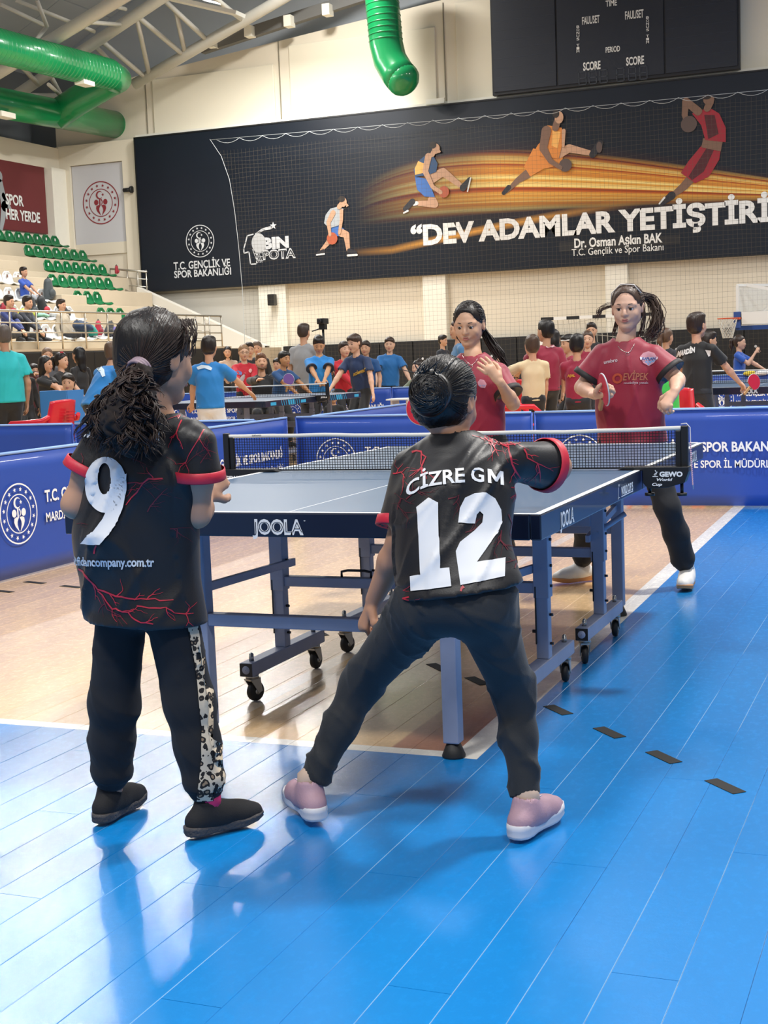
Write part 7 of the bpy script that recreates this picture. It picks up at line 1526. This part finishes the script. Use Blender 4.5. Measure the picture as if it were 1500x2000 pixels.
def heap(label, px, row_, col, w=.28, hh=.18, kind='jacket', dz=0.0, dep=.22):
    x = ROWX[row_]+.14; y = atx(px, 600, x).y; sd = SDF(); sd.ell((0, 0, hh*.5), (dep, w, hh*.6), k=.05); sd.ell((.12, w*.3, hh*.2), (dep*.7, w*.5, hh*.5), k=.06); sd.ell((-.08, -w*.3, hh*.7), (dep*.6, w*.4, hh*.5), k=.06); sd.cut((0, 0, -.02), (0, 0, -1)); V, Q = sd.mesh(.018); V = V+vnormals(V, Q)*folds(V, .022, px*.7, 11)[:, None]
    o = np_obj(kind, V, Q, cloth(col), None); o.location = (x, y, ROWZ[row_]+.13+dz); tag(o, label, kind, 'clothes left on the stands'); return o
backpack('dark grey backpack standing on a white seat behind the boy in blue', 97, 2, '3C4346', 1.15); backpack('black backpack below the boy in blue on the stands', 62, 1, '24272B', 1.0, acc='3A3E44'); backpack('black and red backpack leaning right of the black one', 86, 1, '1A1C20', 1.1, lay=.3, acc='A81E30')
backpack('red sports bag lying at the left of the stands', 26, 1, '8E1B2C', 1.1, lay=1.1); backpack('black bag lying on the second row above the guard rail', 131, 1, '222428', .9, lay=.8); backpack('red backpack beside the teal jacket in the front row', 190, 0, 'A61E38', .8, acc='7C1226'); backpack('black backpack hanging at the right of the front row', 206, 0, '26282C', .9, lay=-.6); backpack('small red bag on the last green seat beside the end rail', 232, 4, '9A1F30', .55)
heap('yellow-green jacket on the second row of the stands', 49, 1, 'B9C43C', .16, .14); heap('mint green jacket on the second row of the stands', 74, 1, '8FC2A8', .2, .1, dz=-.02); heap('navy jacket thrown over the seats right of the beige spectator', 158, 0, '1C3350', .22, .2, dz=.12); heap('teal jacket hanging over a front row seat', 168, 0, '1F8C82', .14, .26); heap('pale grey towel on the second row of the stands', 108, 1, 'C9CCCB', .18, .12, 'towel'); heap('black jacket above the guard rail at the left', 20, 0, '1D2230', .2, .2, dz=.3)
o = MB().ring_prof((0, 0, 0), [(.001, -.13)]+[(.13*math.cos(a), .13*math.sin(a)) for a in [math.pi*(i/10-.5) for i in range(1, 10)]]+[(.001, .13)], 20).build('ball', cloth('5B4F8C'), None); x = ROWX[0]+.14; o.location = (x, atx(223, 640, x).y, ROWZ[0]+.22); tag(o, 'purple ball on a white seat near the end of the front row', 'ball')
# neon bag on the barrier side, yellow cloth and white towel on the barrier at the right
p = atd(1298, 790, 11.6); t = thing('backpack', 'neon green bag behind the hip of the right maroon girl', 'bag', (p.x, p.y, 0)); sd = SDF(); sd.chain([(0, 0, .60), (0, 0, .88)], [.13, .12], k=.03, flat=((0, 1, 0), 1.3)); V, Q = sd.mesh(.014); V = V+vnormals(V, Q)*folds(V, .008, 3, 10)[:, None]; np_obj('bag_body', V, Q, cloth('3FBF4A'), t); MB().box((0, -.1, .74), (.12, .05, .12)).build('pocket', cloth('16181A'), t, bevel=.01)
armchair('red plastic armchair hidden behind the right maroon girl, under the neon bag', (p.x, p.y+.05, 0), math.radians(180))
for lb, cpx, col, w_ in (('yellow cloth lying on the barrier behind the table at the right edge', 1463, 'E0C83C', .09), ('white towel lying on the barrier at the right edge', 1486, 'E6E6E6', .12)):
    p = at(cpx, 715, 16.4); sd = SDF(); sd.ell((0, 0, .0), (w_, .07, .035), k=.02); sd.ell((w_*.4, -.02, .01), (w_*.6, .05, .035), k=.02); V, Q = sd.mesh(.01); V = V+vnormals(V, Q)*folds(V, .008, cpx, 14)[:, None]; o = np_obj('cloth', V, Q, cloth(col), None); o.location = (p.x, 16.4, .745); tag(o, lb, 'cloth')
# purple racket and bottle
g = BG['pad']; M_ = Matrix.Rotation(g['root'].rotation_euler.z, 3, 'Z'); wr_ = M_ @ Vector(g['J']['rwr'])+g['root'].location
racket('purple-faced racket in front of the boy leaning on the table', at(564, 741, wr_.y-.12), (.1, -1, -.1), (-.3, 0, -1), front=mat('racket_violet_rubber', '7D5CA8', .5))
g = BG['red1']; M_ = Matrix.Rotation(g['root'].rotation_euler.z, 3, 'Z'); wr_ = M_ @ (Vector(g['J']['rwr'])+Vector((0, .07, 0)))+g['root'].location
t = thing('water_bottle', 'small clear water bottle in the hands of the girl in red', 'bottle', tuple(wr_)); t.rotation_euler = (0, .6, 0); MB().ring_prof((0, 0, -.02), [(.001, 0), (.03, .0), (.032, .02), (.030, .12), (.012, .16), (.012, .17)], 14).build('bottle_body', mat('clear_plastic', 'C9CFD6', .1, alpha=.6), t); MB().cyl((0, 0, .15), (0, 0, .172), .014, 12).build('cap', cloth('B02A3A'), t)
